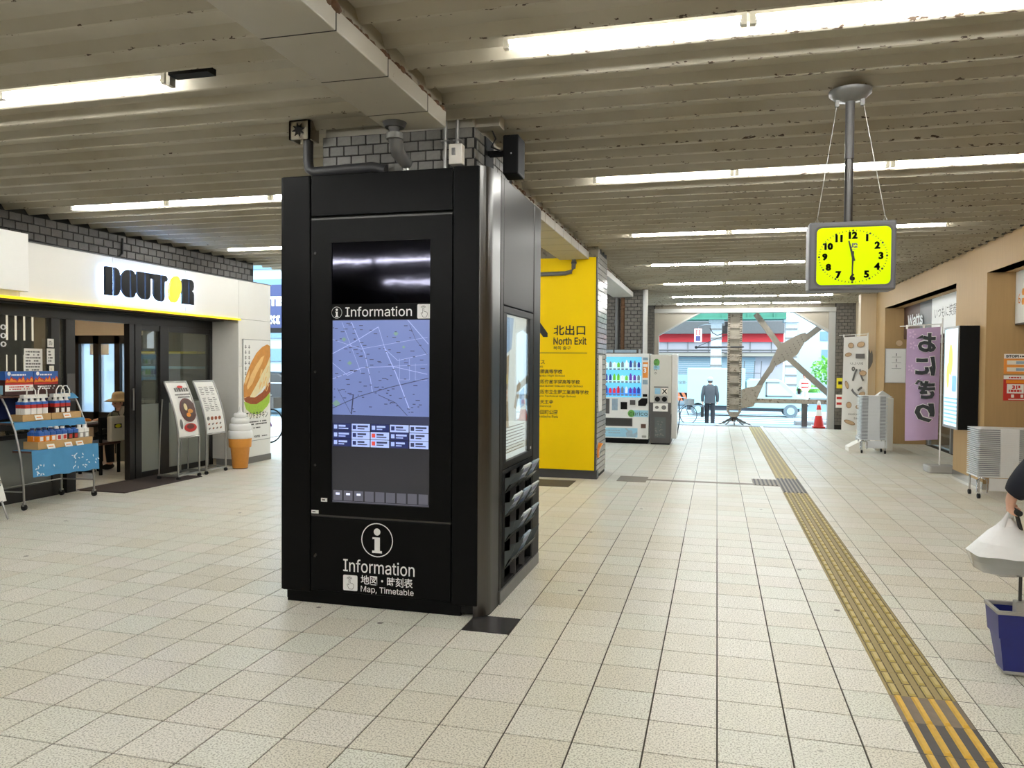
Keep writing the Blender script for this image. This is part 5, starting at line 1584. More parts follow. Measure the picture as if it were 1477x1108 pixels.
def pack(y0, kind, label):
    t = thing('bottle_gift_pack', label, 'gift pack', (-7.415, y0 + .14, 1.005))
    for r in range(2):
        for k in range(4 if kind == 'white' else 3):
            x, y = -7.38 - r * .072, y0 + .035 + k * .078
            b = MB().prism(rrect(x - .033, x + .033, y - .034, y + .034, .01, 2), 'Z', 1.006, 1.085, 0)
            b.prism(rrect(x - .034, x + .034, y - .035, y + .035, .01, 2), 'Z', 1.085, 1.125, 1)
            b.prism(rrect(x - .0335, x + .0335, y - .0345, y + .0345, .01, 2), 'Z', 1.125, 1.155, 2)
            b.lathe((x, y, 1.155), [(.03, 0), (.018, .02), (.018, .04)], 10, 3)
            b.box(x + .0335, x + .0345, y - .022, y + .022, 1.02, 1.07, 3)
            part('bottle', b, ['print' if kind == 'white' else 'darkbrown', 'redprint', 'blueprint', 'white'], t)
    w = .31 if kind == 'white' else .235
    part('bag_header', MB().box(-7.42, -7.36, y0 - .002, y0 + w, 1.195, 1.235), 'white', t)
    part('clear_bag', MB().box(-7.492, -7.342, y0 - .006, y0 + w + .006, 1.004, 1.006), 'clearplastic', t)
    for yy in (y0 + .09, y0 + w - .07):
        part('handle', MB().tube([(-7.36, yy - .06, 1.21), (-7.36, yy - .055, 1.28), (-7.36, yy - .02, 1.325), (-7.36, yy + .02, 1.325), (-7.36, yy + .055, 1.28), (-7.36, yy + .06, 1.21)], .007, 6), 'white', t)
pack(6.875, 'white', 'white-headed bottle gift pack with loop handles, left one on the middle tier')
pack(7.27, 'dark', 'dark bottle gift pack with loop handles, right one on the middle tier')
def gbox(y0, y1, label, whiteband):
    t = thing('gift_box', label, 'box', (-7.56, (y0 + y1) / 2, 1.2335))
    b = MB().box(-7.63, -7.475, y0, y1, 1.2335, 1.495, 0)
    part('carton', b, 'darkbrown', t)
    part('sky_print', MB().box(-7.474, -7.472, y0, y1, 1.40, 1.495).box(-7.63, -7.475, y0 - .002, y0 - .0005, 1.40, 1.495), 'blueprint', t)
    zg = [(y0, 1.345)] + [(y0 + (y1 - y0) * k / 14, 1.385 + (.03 if k % 2 else 0) + .008 * (k % 5)) for k in range(15)] + [(y1, 1.345)]
    part('photo_print', MB().prism(zg, 'X', -7.474, -7.4715), 'redprint', t)
    part('photo_print', MB().prism([(a_, b_ - .018) for a_, b_ in zg[1:-1]] + [(y1, 1.375), (y0, 1.375)], 'X', -7.4725, -7.4712), 'orange', t)
    if whiteband:
        part('text_band', MB().box(-7.474, -7.472, y0 + .0, y1, 1.275, 1.345), 'print', t)
        part('side_print', MB().box(-7.60, -7.5, y0 - .002, y0 - .0005, 1.24, 1.34), 'panelblue', t)
    b = MB()
    scribble(b, y0 + .05, y1 - .03, 1.285, 1.335, 'L', -7.4712, 2, seed=3)
    part('print_block', b, 'textred' if whiteband else 'textwhite', t, fix=False)
    part('logo_print', scribble(MB(), y0 + .08, y1 - .08, 1.44, 1.47, 'L', -7.4712, 1, seed=4), 'textwhite', t, fix=False)
    part('sun_print', MB().flat(ell(y0 + .05, 1.468, .022, .022, 12), 'X', -7.4712), 'textwhite', t)
gbox(6.74, 7.10, 'blue and red drink gift box with a white band, left one on the top tier', True)
gbox(7.11, 7.44, 'blue and brown drink gift box, right one on the top tier', False)
t = thing('sign_board', 'white standing board at the left edge with a large printed zero', 'sign board', (-6.98, 6.0, 0))
part('board', MB().add([(-7.00, 5.75, .62), (-7.00, 6.195, .62), (-6.94, 6.268, .19), (-6.94, 5.75, .19), (-7.01, 5.75, .62), (-7.01, 6.195, .62), (-6.95, 6.268, .19), (-6.95, 5.75, .19)], [(0, 1, 2, 3), (7, 6, 5, 4), (3, 2, 6, 7), (0, 4, 5, 1), (0, 3, 7, 4), (1, 5, 6, 2)]), 'print', t)
part('foot', MB().tube([(-7.0, 6.2, .2), (-7.1, 6.15, .02)], .01, 6).tube([(-7.0, 5.8, .2), (-7.1, 5.8, .02)], .01, 6).tube([(-6.93, 6.2, .2), (-6.85, 6.2, .02)], .01, 6).tube([(-6.93, 5.8, .2), (-6.85, 5.8, .02)], .01, 6), 'steel', t)
textobj('lettering', '0', (-6.958, 6.185, .345), t, 'textblack', w=.04, h=.07, face='L')

# ---------- curved menu stands
def menu_stand(y0, y1, label, kind):
    t = thing('menu_stand', label, 'menu stand', (-7.15, (y0 + y1) / 2, 0))
    def xc(z): 
        v = max(0, (z - .58) / .75)
        return -7.05 - .22 * v ** 1.7
    zs = [.58 + .75 * k / 10 for k in range(11)]
    def sheet(ya, yb, za, zb, off, n=10):
        b = MB(); vs = []
        for k in range(n + 1):
            z = za + (zb - za) * k / n
            vs += [(xc(z) + off, ya, z), (xc(z) + off, yb, z)]
        b.add(vs, [(2 * k, 2 * k + 1, 2 * k + 3, 2 * k + 2) for k in range(n)], 0, True)
        return b
    for y in (y0, y1):
        part('side_rail', MB().tube([(-7.05, y, .05), (-7.05, y, .3)] + [(xc(z), y, z) for z in zs], .014, 8), 'steel', t)
        part('rear_leg', MB().tube([(-7.36, y, .05), (-7.34, y, .6), (-7.3, y, 1.1)], .009, 8), 'steel', t)
        for x in (-7.05, -7.36):
            part('caster', MB().cyl((x, y - .012, .026), (x, y + .012, .026), .026, n=12), 'rubber', t)
        part('base_rail', MB().box(-7.37, -7.04, y - .012, y + .012, .05, .075), 'steel', t)
    part('cross_bar', MB().box(-7.07, -7.045, y0, y1, .05, .075).box(-7.22, -7.2, y0, y1, .05, .07), 'steel', t)
    part('top_rail', MB().tube([(xc(1.335), y0, 1.335), (xc(1.335), y1, 1.335)], .014, 8).tube([(xc(.575), y0, .575), (xc(.575), y1, .575)], .012, 8), 'steel', t)
    bd = part('menu_board', sheet(y0 + .012, y1 - .012, .59, 1.325, 0), 'print', t)
    W_ = y1 - y0
    if kind == 'soup':
        def dsk(cy, cz, ry, rz, mt, off, name):
            p = ell(cy, cz, ry, rz, 24)
            b = MB(); b.add([(xc(z) + off, y, z) for y, z in p], [tuple(range(24))])
            part(name, b, mt, bd)
        dsk(y0 + W_ * .64, .945, .165, .165, 'sauce', .006, 'bowl_print')
        dsk(y0 + W_ * .64, .945, .148, .148, 'soup', .009, 'soup_print')
        dsk(y0 + W_ * .54, .99, .035, .05, 'onion', .012, 'topping_print')
        dsk(y0 + W_ * .72, .93, .055, .03, 'bread', .012, 'topping_print')
        dsk(y0 + W_ * .6, .88, .045, .03, 'orange', .012, 'topping_print')
        dsk(y0 + W_ * .60, .705, .13, .06, 'redprint', .006, 'cup_print')
        dsk(y0 + W_ * .60, .72, .08, .035, 'sauce', .009, 'cup_print')
        dsk(y0 + W_ * .2, .76, .03, .07, 'textgrey', .006, 'cup_print')
        b = MB()
        for z, hh, f0, f1 in ((1.20, .05, .3, .95), (1.15, .022, .25, .95), (1.115, .02, .35, .9)):
            rg_ = random.Random(int(z * 100)); y = y0 + W_ * f0
            while y < y0 + W_ * f1:
                w = hh * rg_.uniform(.5, .9)
                b.quad((xc(z) + .007, y, z), (xc(z) + .007, y + w, z), (xc(z + hh) + .007, y + w, z + hh), (xc(z + hh) + .007, y, z + hh)); y += w + hh * .2
        part('title_print', b, 'textgrey', bd, fix=False)
        b = MB(); b.add([(xc(z) + .008, y, z) for y, z in ell(y0 + W_ * .6, 1.265, .06, .018, 14)], [tuple(range(14))])
        part('logo_print', b, 'textred', bd)
    else:
        b = MB(); rg_ = random.Random(5)
        for r in range(15):
            z = 1.27 - r * .026
            if r in (0, 6): continue
            for c in range(3):
                y = y0 + .06 + c * (W_ - .1) / 3
                w = rg_.uniform(.04, .1)
                b.quad((xc(z) + .006, y, z), (xc(z) + .006, y + w, z), (xc(z) + .004, y + w, z + .008), (xc(z) + .004, y, z + .008))
        part('menu_print', b, 'textgrey', bd, fix=False)
        for r, z in enumerate((.80, .72, .655)):
            for c in range(4):
                y = y0 + .075 + c * (W_ - .12) / 4 * 1.05
                b = MB().add([(xc(q[1]) + .006, q[0], q[1]) for q in ell(y, z, .034 if r == 0 else .024, .026 if r == 0 else .012, 12, rot=25)], [tuple(range(12))])
                part('food_print', b, ['textgrey', 'chicken'][(r + c) % 2 if r else (1 if c else 0)], bd, fix=False)
menu_stand(9.00, 9.44, 'curved silver menu stand showing a dark soup bowl poster', 'soup')
menu_stand(9.60, 10.05, 'curved silver menu stand with a printed menu list, beside the ice cream figure', 'list')

# ---------- giant soft ice cream
ic = thing('ice_cream_figure', 'giant plastic soft ice cream in an orange cone by the cafe pier', 'display figure', (-7.0, 10.34, 0))
c_ = (-7.0, 10.34, 0)
part('cone', MB().lathe(c_, [(.10, .01), (.112, .02), (.140, .32), (.158, .325), (.164, .34), (.170, .45), (.166, .465), (.14, .465)], 28), 'cone', ic)
pr = []
for r0, z0, hh in ((.185, .455, .125), (.165, .575, .11), (.135, .68, .095), (.095, .77, .075)):
    for k in range(7):
        a_ = -math.pi / 2 + math.pi * k / 6
        pr.append((r0 - .022 + .022 * math.cos(a_) + (.0 if k else -.01), z0 + hh / 2 + hh / 2 * math.sin(a_)))
pr += [(.055, .84), (.03, .865), (.018, .90), (.012, .93), (.004, .945)]
part('ice_cream_swirl', MB().lathe(c_, [(.13, .452)] + pr, 28), 'icecream', ic)
part('foot', MB().cyl((-7.0, 10.34, 0), (-7.0, 10.34, .012), .11, n=20), 'wooddark', ic)

# ---------- sandwich poster on the pier
sp = thing('sandwich_poster', 'tall cafe poster of a chicken sandwich on the white pier', 'poster', (-7.19, 11.08, .36))
part('sheet', MB().box(-7.199, -7.190, 10.705, 11.465, .36, 1.975), 'print', sp)
part('frame', MB().box(-7.199, -7.187, 10.697, 10.706, .352, 1.983).box(-7.199, -7.187, 11.464, 11.473, .352, 1.983).box(-7.199, -7.187, 10.706, 11.464, .352, .361).box(-7.199, -7.187, 10.706, 11.464, 1.974, 1.983), 'steel', sp)
PX = -7.1892
def blob(cy, cz, ry, rz, rot, mt, k, name, n=28, wob=0, seed=1):
    rg_ = random.Random(seed)
    p = ell(cy, cz, ry, rz, n, rot=rot)
    if wob: p = [(cy + (a_ - cy) * (1 + rg_.uniform(-wob, wob)), cz + (b_ - cz) * (1 + rg_.uniform(-wob, wob))) for a_, b_ in p]
    p = [(min(11.46, max(10.71, a_)), b_) for a_, b_ in p]
    return part(name, MB().flat(p, 'X', PX + k * .0004), mt, sp, fix=False)
def pp(pts): return [(min(11.462, 10.705 + (x - 163) / 185 * .76), 1.975 - (y - 65) / 735 * 1.615) for x, y in pts]
def pshape(name, pts, mt, k):
    return part(name, MB().flat(pp(pts), 'X', PX + k * .0004), mt, sp, fix=False)
pshape('shadow_print', [(166, 540), (175, 590), (210, 632), (250, 640), (310, 615), (347, 550), (347, 440), (166, 470)], 'printcream', 1)
rg = random.Random(3)
lt = [(168, 512), (250, 530), (300, 500), (346, 450), (346, 490), (338, 530), (322, 560), (306, 580), (290, 592), (270, 606), (250, 612), (228, 606), (208, 600), (192, 582), (180, 565), (172, 540)]
pshape('lettuce_print', [(x + rg.uniform(-4, 4), y + rg.uniform(-5, 5)) for x, y in lt], 'lettuce', 2)
pshape('chicken_print', [(165, 488), (205, 470), (240, 486), (290, 452), (330, 396), (348, 372), (348, 452), (322, 484), (290, 512), (250, 536), (210, 532), (175, 512)], 'chicken', 3)
pshape('filling_print', [(347, 190), (347, 330), (334, 372), (318, 400), (300, 410), (282, 440), (258, 462), (240, 486), (205, 482), (225, 430), (262, 362), (290, 300), (320, 240)], 'onion', 4)
pshape('bread_print', [(165, 395), (185, 308), (215, 228), (250, 160), (290, 114), (325, 93), (345, 104), (347, 180), (322, 248), (292, 304), (270, 352), (240, 412), (208, 472), (166, 484)], 'bread', 5)
pshape('bread_highlight', [(186, 402), (212, 320), (246, 250), (284, 190), (306, 176), (286, 240), (250, 312), (222, 384), (190, 428)], 'breadlight', 6)
pshape('bread_highlight', [(170, 372), (190, 316), (206, 280), (200, 330), (178, 392)], 'breadlight', 6)
b = MB()
for k in range(16):
    x, y = 262 + rg.uniform(0, 66), 300 + rg.uniform(0, 150)
    b.flat(pp([(x, y), (x + 4, y), (x + 16 + rg.uniform(-8, 8), y - 52), (x + 12, y - 52)]), 'X', PX + .0026)
part('onion_strands', b, 'breadlight', sp, fix=False)
b = MB()
textmb('てりやきチキン', b, (PX + .001, 10.77, .71), w=.62, h=.115, face='L', bold=.01)
scribble(b, 10.84, 11.38, .60, .68, 'L', PX + .001, 2, seed=8)
scribble(b, 10.98, 11.2, .54, .58, 'L', PX + .001, 1, seed=9)
textmb('DOUTOR', b, (PX + .001, 11.0, .40), w=.16, h=.035, face='L', bold=.04)
scribble(b, 11.22, 11.42, .40, .43, 'L', PX + .001, 1, seed=10)
part('lettering', b, 'textblack', sp, fix=False)
b = MB()
for cidx, (y, n_) in enumerate(((10.745, 7), (10.84, 6))):
    for k in range(n_):
        z = 1.90 - k * .085
        b.box(PX, PX + .0008, y, y + .05, z - .055, z - .045).box(PX, PX + .0008, y + .018, y + .028, z - .07, z - .01).box(PX, PX + .0008, y + .005, y + .045, z - .03, z - .022)
part('vertical_print', b, 'textgrey', sp, fix=False)

# ================================================================== RIGHT SIDE SHOPS
RX = 3.42
wr = sempty('wall_right', (RX, 12, 0))
part('lintel', MB().box(RX, 3.62, -8, 18.95, 2.862, 3.33), 'wood', wr)
part('ceiling_edge', MB().box(RX - .03, RX, -8, 19, 3.26, 3.33), 'mortar', wr)
part('pier', MB().box(RX, 4.45, 11.48, 12.83, 0, 2.862), 'wood', wr)
part('pier', MB().box(RX, 4.45, 17.87, 18.95, 0, 2.862), 'wood', wr)
part('soffit', MB().box(RX + .002, 4.45, 12.83, 17.87, 2.862, 2.90), 'wood', wr)
part('soffit', MB().box(RX + .002, 4.45, -8, 11.48, 2.862, 2.90), 'wood', wr)
part('niche_back', MB().box(4.3, 4.45, -8, 11.48, 0, 2.862), 'wood', wr)
part('corner_post', MB().box(3.10, 3.42, 18.80, 19.1, 0, 3.33), 'woodpale', wr)
part('end_wall', MB().box(3.42, 4.45, 18.95, 21.5, 0, 3.33), 'woodpale', wr)
struct('baseboard_right', MB().box(RX - .008, RX, 11.47, 12.84, 0, .10).box(RX - .008, 4.3, 11.465, 11.48, 0, .08).box(RX - .008, RX, 17.87, 18.8, 0, .1), 'chrome')
struct('wall_shop_back', MB().box(4.45, 4.55, -8, 21.5, 0, 3.33), 'wooddark')
w2 = sempty('window_2', (4.3, 15.3, 0))
part('window_frame', MB().box(4.25, 4.33, 12.83, 17.87, 2.10, 2.2).box(4.25, 4.33, 12.83, 12.93, 0, 2.1).box(4.25, 4.33, 17.77, 17.87, 0, 2.1).box(4.25, 4.33, 14.5, 14.58, 0, 2.1).box(4.25, 4.33, 16.1, 16.18, 0, 2.1), 'steel', w2)
part('glass_pane', MB().box(4.285, 4.295, 12.93, 17.77, .02, 2.1), 'glassdim', w2)
su = thing('shop_shelf', 'white shop shelving behind the recessed shop window', 'shelf', (4.4, 15.3, 0))
for k in range(5):
    part('shelf', MB().box(4.34, 4.44, 13.0, 17.7, .25 + k * .4, .28 + k * .4), 'white', su)
# shop fascia with raised letters
fa = thing('shop_fascia', 'shop fascia in brown and grey with raised white letters', 'sign', (3.8, 15.9, 2.3))
part('brown_board', MB().box(3.785, 3.86, 16.55, 17.86, 2.2, 2.862), 'wooddark', fa)
part('grey_board', MB().box(3.785, 3.86, 15.65, 16.55, 2.2, 2.862), 'pipegrey', fa)
part('white_board', MB().box(3.775, 3.86, 14.0, 15.65, 2.2, 2.862), 'print', fa)
b = MB()
textmb('Watts', b, (3.765, 17.45, 2.43), w=1.2, h=.24, face='R', bold=.02)
lm = part('raised_letters', b, 'textwhite', fa, fix=False)
b = MB()
textmb('いつもに笑顔', b, (3.773, 15.45, 2.48), w=1.35, h=.2, face='R', bold=.0)
part('lettering', b, 'textgrey', fa, fix=False)
# white projecting shop sign, upper right
sg = thing('shop_sign', 'white box sign with an orange hexagon mark in the upper right niche', 'sign', (3.85, 10.3, 2.165))
part('sign_box', MB().box(3.75, 3.95, 9.2, 11.47, 2.19, 2.86), 'white', sg)
part('underside', MB().box(3.752, 3.948, 9.202, 11.468, 2.17, 2.19), 'charcoal', sg)
b = MB()
for k in range(6):
    a_ = math.radians(60 * k + 30)
    b.flat(ell(11.1 + .12 * math.cos(a_), 2.52 + .12 * math.sin(a_), .05, .05, 6), 'X', 3.7485)
part('hexagon_mark', b, 'orangeprint', sg)
b = MB()
textmb('6', b, (3.7482, 11.37, 2.44), h=.13, face='R')
part('lettering', b, 'orange', sg, fix=False)
# posters on the niche side
def card_poster(x0, x1, z0, z1, label, kind):
    o = thing('wall_poster', label, 'poster', ((x0 + x1) / 2, 11.475, z0))
    y = 11.472
    if kind == 'slips':
        part('sheet', MB().box(x0, x1, y, 11.479, z0, z1), 'orangeprint', o)
        part('header', MB().box(x0, x1, y - .002, y, z1 - .06, z1), 'print', o)
        b = MB(); textmb('STOP!', b, (x0 + .02, y - .003, z1 - .048), w=.15, h=.036, bold=.04); scribble(b, x0 + .18, x1 - .01, z1 - .05, z1 - .012, 'F', y - .003, 1)
        part('lettering', b, 'textblack', o, fix=False)
        for k in range(2):
            part('slip', MB().box(x0 + .035, x1 - .03, y - .002, y, z1 - .14 - k * .09, z1 - .085 - k * .09), 'printcream', o)
            part('slip_print', MB().box(x0 + .14, x1 - .05, y - .0035, y - .002, z1 - .13 - k * .09, z1 - .095 - k * .09), 'leafletblue', o)
    else:
        part('sheet', MB().box(x0, x1, y, 11.479, z0, z1), 'redprint', o)
        part('header', MB().box(x0, x1, y - .002, y, z1 - .052, z1), 'print', o)
        part('orange_band', MB().box(x0 + .03, x1 - .03, y - .002, y, z1 - .105, z1 - .06), 'orange', o)
        part('white_ticket', MB().box(x0 + .04, x1 - .06, y - .002, y, z0 + .095, z1 - .115), 'print', o)
        b = MB(); textmb('31', b, (x0 + .10, y - .003, z1 - .18), w=.06, h=.05, bold=.06)
        scribble(b, x0 + .17, x1 - .09, z1 - .18, z1 - .13, 'F', y - .003, 1, fill=.7)
        scribble(b, x0 + .06, x1 - .08, z0 + .105, z0 + .14, 'F', y - .003, 1, fill=.8)
        scribble(b, x0 + .06, x1 - .08, z1 - .045, z1 - .012, 'F', y - .003, 1)
        part('lettering', b, 'textred', o, fix=False)
        part('white_mark', MB().box(x0 + .09, x0 + .125, y - .002, y, z0 + .04, z0 + .08).box(x0 + .2, x0 + .23, y - .002, y, z0 + .04, z0 + .08).box(x0 + .06, x0 + .3, y - .002, y, z0 + .012, z0 + .022), 'print', o)
card_poster(3.635, 3.93, 1.535, 1.795, 'orange notice with banknote slips on the wooden niche wall', 'slips')
card_poster(3.635, 3.93, 1.185, 1.515, 'red sale poster with a white ticket on the wooden niche wall', 'sale')
# digital signage
ds = thing('digital_sign', 'black wall-mounted display with a bright advert screen on the wooden pier', 'display', (3.3, 12.05, .77))
part('housing', MB().box(3.175, RX, 11.72, 12.40, .765, 2.182), 'blackmatte', ds, bevel=.006)
sc_ = part('screen', MB().box(3.166, 3.175, 11.745, 12.375, .80, 2.15), 'signscreen', ds)
part('bezel', MB().box(3.160, 3.176, 11.72, 11.745, .765, 2.182).box(3.160, 3.176, 12.375, 12.40, .765, 2.182).box(3.160, 3.176, 11.745, 12.375, 2.15, 2.182).box(3.160, 3.176, 11.745, 12.375, .765, .80), 'steel', ds)
b = MB()
rg = random.Random(4)
b.flat(ell(12.08, 1.72, .1, .22, 16), 'X', 3.1655, 0)
b.flat(ell(12.2, 1.5, .07, .18, 16), 'X', 3.1652, 0)
b.flat(rrect(11.80, 12.0, 1.28, 1.5, .03), 'X', 3.1655, 1)
for k in range(7):
    b.quad((3.1655, 11.76, .84 + k * .055), (3.1655, 12.36, .84 + k * .055), (3.1655, 12.36, .862 + k * .055), (3.1655, 11.76, .862 + k * .055), 1)
part('picture', b, ['signyellow', 'signblue'], sc_)
# whiteboard and sensor on the second pier
wbd = thing('notice_board', 'white board with three short lines on the wooden pier behind the purple banner', 'board', (3.63, 17.86, 1.28))
part('board', MB().box(3.435, 3.83, 17.845, 17.868, 1.285, 2.005), 'print', wbd, bevel=.004)
part('frame', MB().box(3.43, 3.44, 17.838, 17.868, 1.28, 2.01).box(3.825, 3.835, 17.838, 17.868, 1.28, 2.01).box(3.44, 3.825, 17.838, 17.868, 2.0, 2.01).box(3.44, 3.825, 17.838, 17.868, 1.28, 1.29), 'steel', wbd)
b = MB()
for k in range(3):
    z = 1.86 - k * .12
    b.box(3.56, 3.74, 17.843, 17.845, z - .035, z - .03).box(3.64, 3.652, 17.843, 17.845, z - .01, z + .05)
part('printed_lines', b, 'textblack', wbd)
tag(part('wall_sensor', MB().cyl((3.70, 17.84, 2.12), (3.70, 17.87, 2.12), .06, n=20), 'beige'), 'round tan disc on the wooden pier above the white board', 'sensor')
tag(part('paper_emblem', MB().flat([(3.20, 1.9), (3.22, 2.0), (3.25, 1.93), (3.28, 2.02), (3.31, 1.92), (3.34, 2.0), (3.36, 1.88), (3.36, 1.72), (3.31, 1.6), (3.28, 1.56), (3.24, 1.62), (3.20, 1.72)], 'Y', 18.79).flat([(3.23, 1.68), (3.28, 1.58), (3.33, 1.68), (3.28, 1.72)], 'Y', 18.786), 'textgrey'), 'small grey emblem on the pale corner post', 'emblem')

# banners on poles
def banner(name_label, x0, x1, y, z0, z1, px, mt, top=2.4, lean=0):
    t = thing('banner', name_label, 'banner', (px, y, 0))
    part('pole', MB().cyl((px, y, .1), (px, y, top), .011, n=10, mi=0), 'white', t)
    part('cross_bar', MB().tube([(px, y, z1 + .045), (x0 - .1, y, z1 + .01)], .008, 8), 'white', t)
    part('base_weight', MB().prism(rrect(px - .2, px + .2, y - .17, y + .17, .05), 'Z', 0, .11), 'greyplastic', t, bevel=.02)
    b = MB(); vs = []; n = 18; mcol = 6
    for k in range(n + 1):
        v = k / n
        for j in range(mcol + 1):
            u = j / mcol
            x = x0 + (x1 - x0) * u + lean * (v) ** 1.5 * (1 - u * .6)
            yy = y + .018 * math.sin(u * 5 + v * 3) * (.3 + v)
            vs.append((x, yy, z1 + (u - 1) * .03 - (z1 - z0) * v))
    w_ = mcol + 1
    b.add(vs, [(k * w_ + j, k * w_ + j + 1, (k + 1) * w_ + j + 1, (k + 1) * w_ + j) for k in range(n) for j in range(mcol)], 0, True)
    cl_ = part('banner_cloth', b, mt, t, fix=False)
    for k in range(3):
        x = x0 + (x1 - x0) * k / 2
        part('loop', MB().box(x - .012, x + .012, y - .012, y + .012, z1 - .03 + .015 * k, z1 + .03), 'white', t)
    return t, cl_
pb_, pc_ = banner('purple banner with large dark rice-ball lettering seen from behind, beside the wall display', 2.84, 3.31, 13.2, .50, 2.235, 3.335, 'purple', top=2.37)
oy = 13.155
b = MB()
for k, ch in enumerate('おにぎり'):
    textmb(ch, b, (3.10, oy, 1.84 - k * .36), w=.30, h=.31, mirror=True, bold=.075, center=True)
part('white_outline', b, 'textwhite', pc_, fix=False)
b = MB()
for k, ch in enumerate('おにぎり'):
    textmb(ch, b, (3.10, oy - .003, 1.845 - k * .36), w=.285, h=.295, mirror=True, bold=.045, center=True)
part('lettering', b, 'greyjacket', pc_, fix=False)
b = MB()
for cx_, cz_, r_ in ((2.91, 2.12, .05), (2.92, 1.95, .05), (2.90, 1.6, .045)):
    for k in range(5):
        b.flat(ell(cx_ + r_ * .7 * math.cos(k * 1.257), cz_ + r_ * .9 * math.sin(k * 1.257), .02, .012, 8, rot=k * 72), 'Y', oy + .005)
for k in range(6):
    b.flat([(2.87 + k * .03, 1.30 + k * .025), (2.90 + k * .03, 1.33 + k * .025), (2.895 + k * .03, 1.34 + k * .025)], 'Y', oy + .005)
part('petal_print', b, 'purplepale', pc_, fix=False)
wb_, wc_ = banner('white bakery banner with bread drawings seen from behind, by the far exit', 2.68, 3.16, 18.3, .24, 2.29, 3.17, 'print', top=2.36, lean=-.02)
oy = 18.255
b = MB()
textmb('パン', b, (2.97, oy, .0), w=.01, h=.01, mirror=True)
b = MB()
textmb('パ', b, (2.97, oy, 1.30), w=.26, h=.32, mirror=True, bold=.02, center=True)
textmb('ン', b, (2.96, oy, .93), w=.24, h=.26, mirror=True, bold=.03, center=True)
textmb('おいしい', b, (2.94, oy, 1.66), w=.26, h=.06, mirror=True, bold=.01, center=True)
textmb('delicious', b, (2.94, oy, .56), w=.30, h=.05, mirror=True, center=True)
textmb('bread', b, (3.0, oy, .47), w=.18, h=.05, mirror=True, center=True)
b.box(2.92, 3.10, oy, oy + .001, 1.80, 1.90)
part('lettering', b, 'textgrey', wc_, fix=False)
for x, z, rx, rz, rot in ((2.82, 2.08, .06, .06, 0), (3.02, 2.1, .08, .06, 20), (2.77, 1.88, .07, .045, 15), (3.07, 1.48, .075, .06, 0), (2.75, 1.22, .035, .09, 15), (3.06, 1.02, .07, .05, 30), (2.80, .78, .055, .07, 0), (3.0, .74, .065, .05, 0), (2.82, .40, .12, .045, -20)):
    p = part('bread_print', MB().flat(ell(x, z, rx, rz, 16, rot=rot), 'Y', oy), 'brown', wc_)
    part('bread_print', MB().flat(ell(x, z, rx * .84, rz * .8, 16, rot=rot), 'Y', oy - .002), 'beige', wc_)

# stacked plastic trays on wheeled stands
def tray_mesh(w, d, h_):
    b = MB()
    b.box(-w / 2, w / 2, -d / 2, d / 2, h_ * .55, h_ * .95, 0)
    b.box(-w / 2 + .03, w / 2 - .03, -d / 2 + .025, d / 2 - .025, 0, h_ * .55, 1)
    b.box(-.1, .1, -d / 2 - .004, -d / 2 + .03, 0, h_ * .9, 0)
    return mkmesh('bread_tray', b, ['traywhite', 'traygrey'])
NTH = ['topmost', 'second', 'third', 'fourth', 'fifth', 'sixth', 'seventh', 'eighth', 'ninth', 'tenth', 'eleventh', 'twelfth', 'thirteenth', 'fourteenth', 'fifteenth', 'sixteenth', 'seventeenth', 'eighteenth', 'nineteenth', 'twentieth'] + ['twenty-' + q for q in ('first', 'second', 'third', 'fourth', 'fifth', 'sixth', 'seventh', 'eighth', 'ninth')] + ['thirtieth']
def stack(x, y, w, d, z0, z1, n, label, group, blabel):
    t = thing('tray_trolley', blabel, 'trolley', (x, y, 0))
    part('rack_base', MB().box(x - w / 2, x + w / 2, y - d / 2, y + d / 2, z0 - .02, z0), 'traywhite', t)
    for sx in (-1, 1):
        for sy in (-1, 1):
            px, py = x + sx * (w / 2 - .03), y + sy * (d / 2 - .03)
            part('leg', MB().tube([(px, py, .06), (px, py, z0 - .02)], .012, 8), 'chrome', t)
            part('caster', MB().cyl((px - .014, py, .032), (px + .014, py, .032), .032, n=12), 'rubber', t)
    part('front_panel', MB().box(x - w * .3, x + w / 2, y - d / 2 + .02, y - d / 2 + .03, .10, z0 - .03), 'traywhite', t)
    part('handle_loop', MB().tube([(x - w / 2 + .0, y - d / 2 - .01, .08), (x - w / 2, y - d / 2 - .01, z0 - .05), (x - w / 2 + .04, y - d / 2 - .01, z0 - .02), (x - w / 2 + .11, y - d / 2 - .01, z0 - .05), (x - w / 2 + .11, y - d / 2 - .01, .08)], .010, 8), 'chrome', t)
    h_ = (z1 - z0) / n
    me = tray_mesh(w, d, h_)
    for k in range(n):
        o = bpy.data.objects.new('bread_tray', me); COL.objects.link(o)
        o.location = (x, y, z0 + k * h_)
        tag(o, label % NTH[n - 1 - k], 'tray', group)
stack(3.46, 10.86, .70, .42, .285, .865, 24, 'white plastic tray, %s from the top of the stack under the niche posters', 'white trays in the niche stack', 'small wheeled stand under the tray stack in the niche')
stack(2.84, 15.85, .46, .42, .27, 1.075, 30, 'grey-white plastic tray, %s from the top of the far stack by the bakery banner', 'white trays in the far stack', 'small wheeled stand under the far tray stack by the bakery banner')
t = thing('white_crate', 'white crate with crumpled paper behind the far tray stack', 'crate', (3.15, 16.5, 0))
part('crate_body', MB().box(2.98, 3.30, 16.3, 16.8, 0, 1.02), 'printcream', t, bevel=.01)
part('paper', MB().add([(2.98, 16.3, 1.02), (3.10, 16.3, 1.16), (3.30, 16.4, 1.03), (3.12, 16.7, 1.12), (3.0, 16.6, 1.04)], [(0, 1, 4), (1, 2, 3), (1, 3, 4), (0, 2, 1)]), 'print', t)
t = thing('cardboard_box', 'low white wedge-shaped box on the floor before the far tray stack', 'box', (2.56, 16.1, 0))
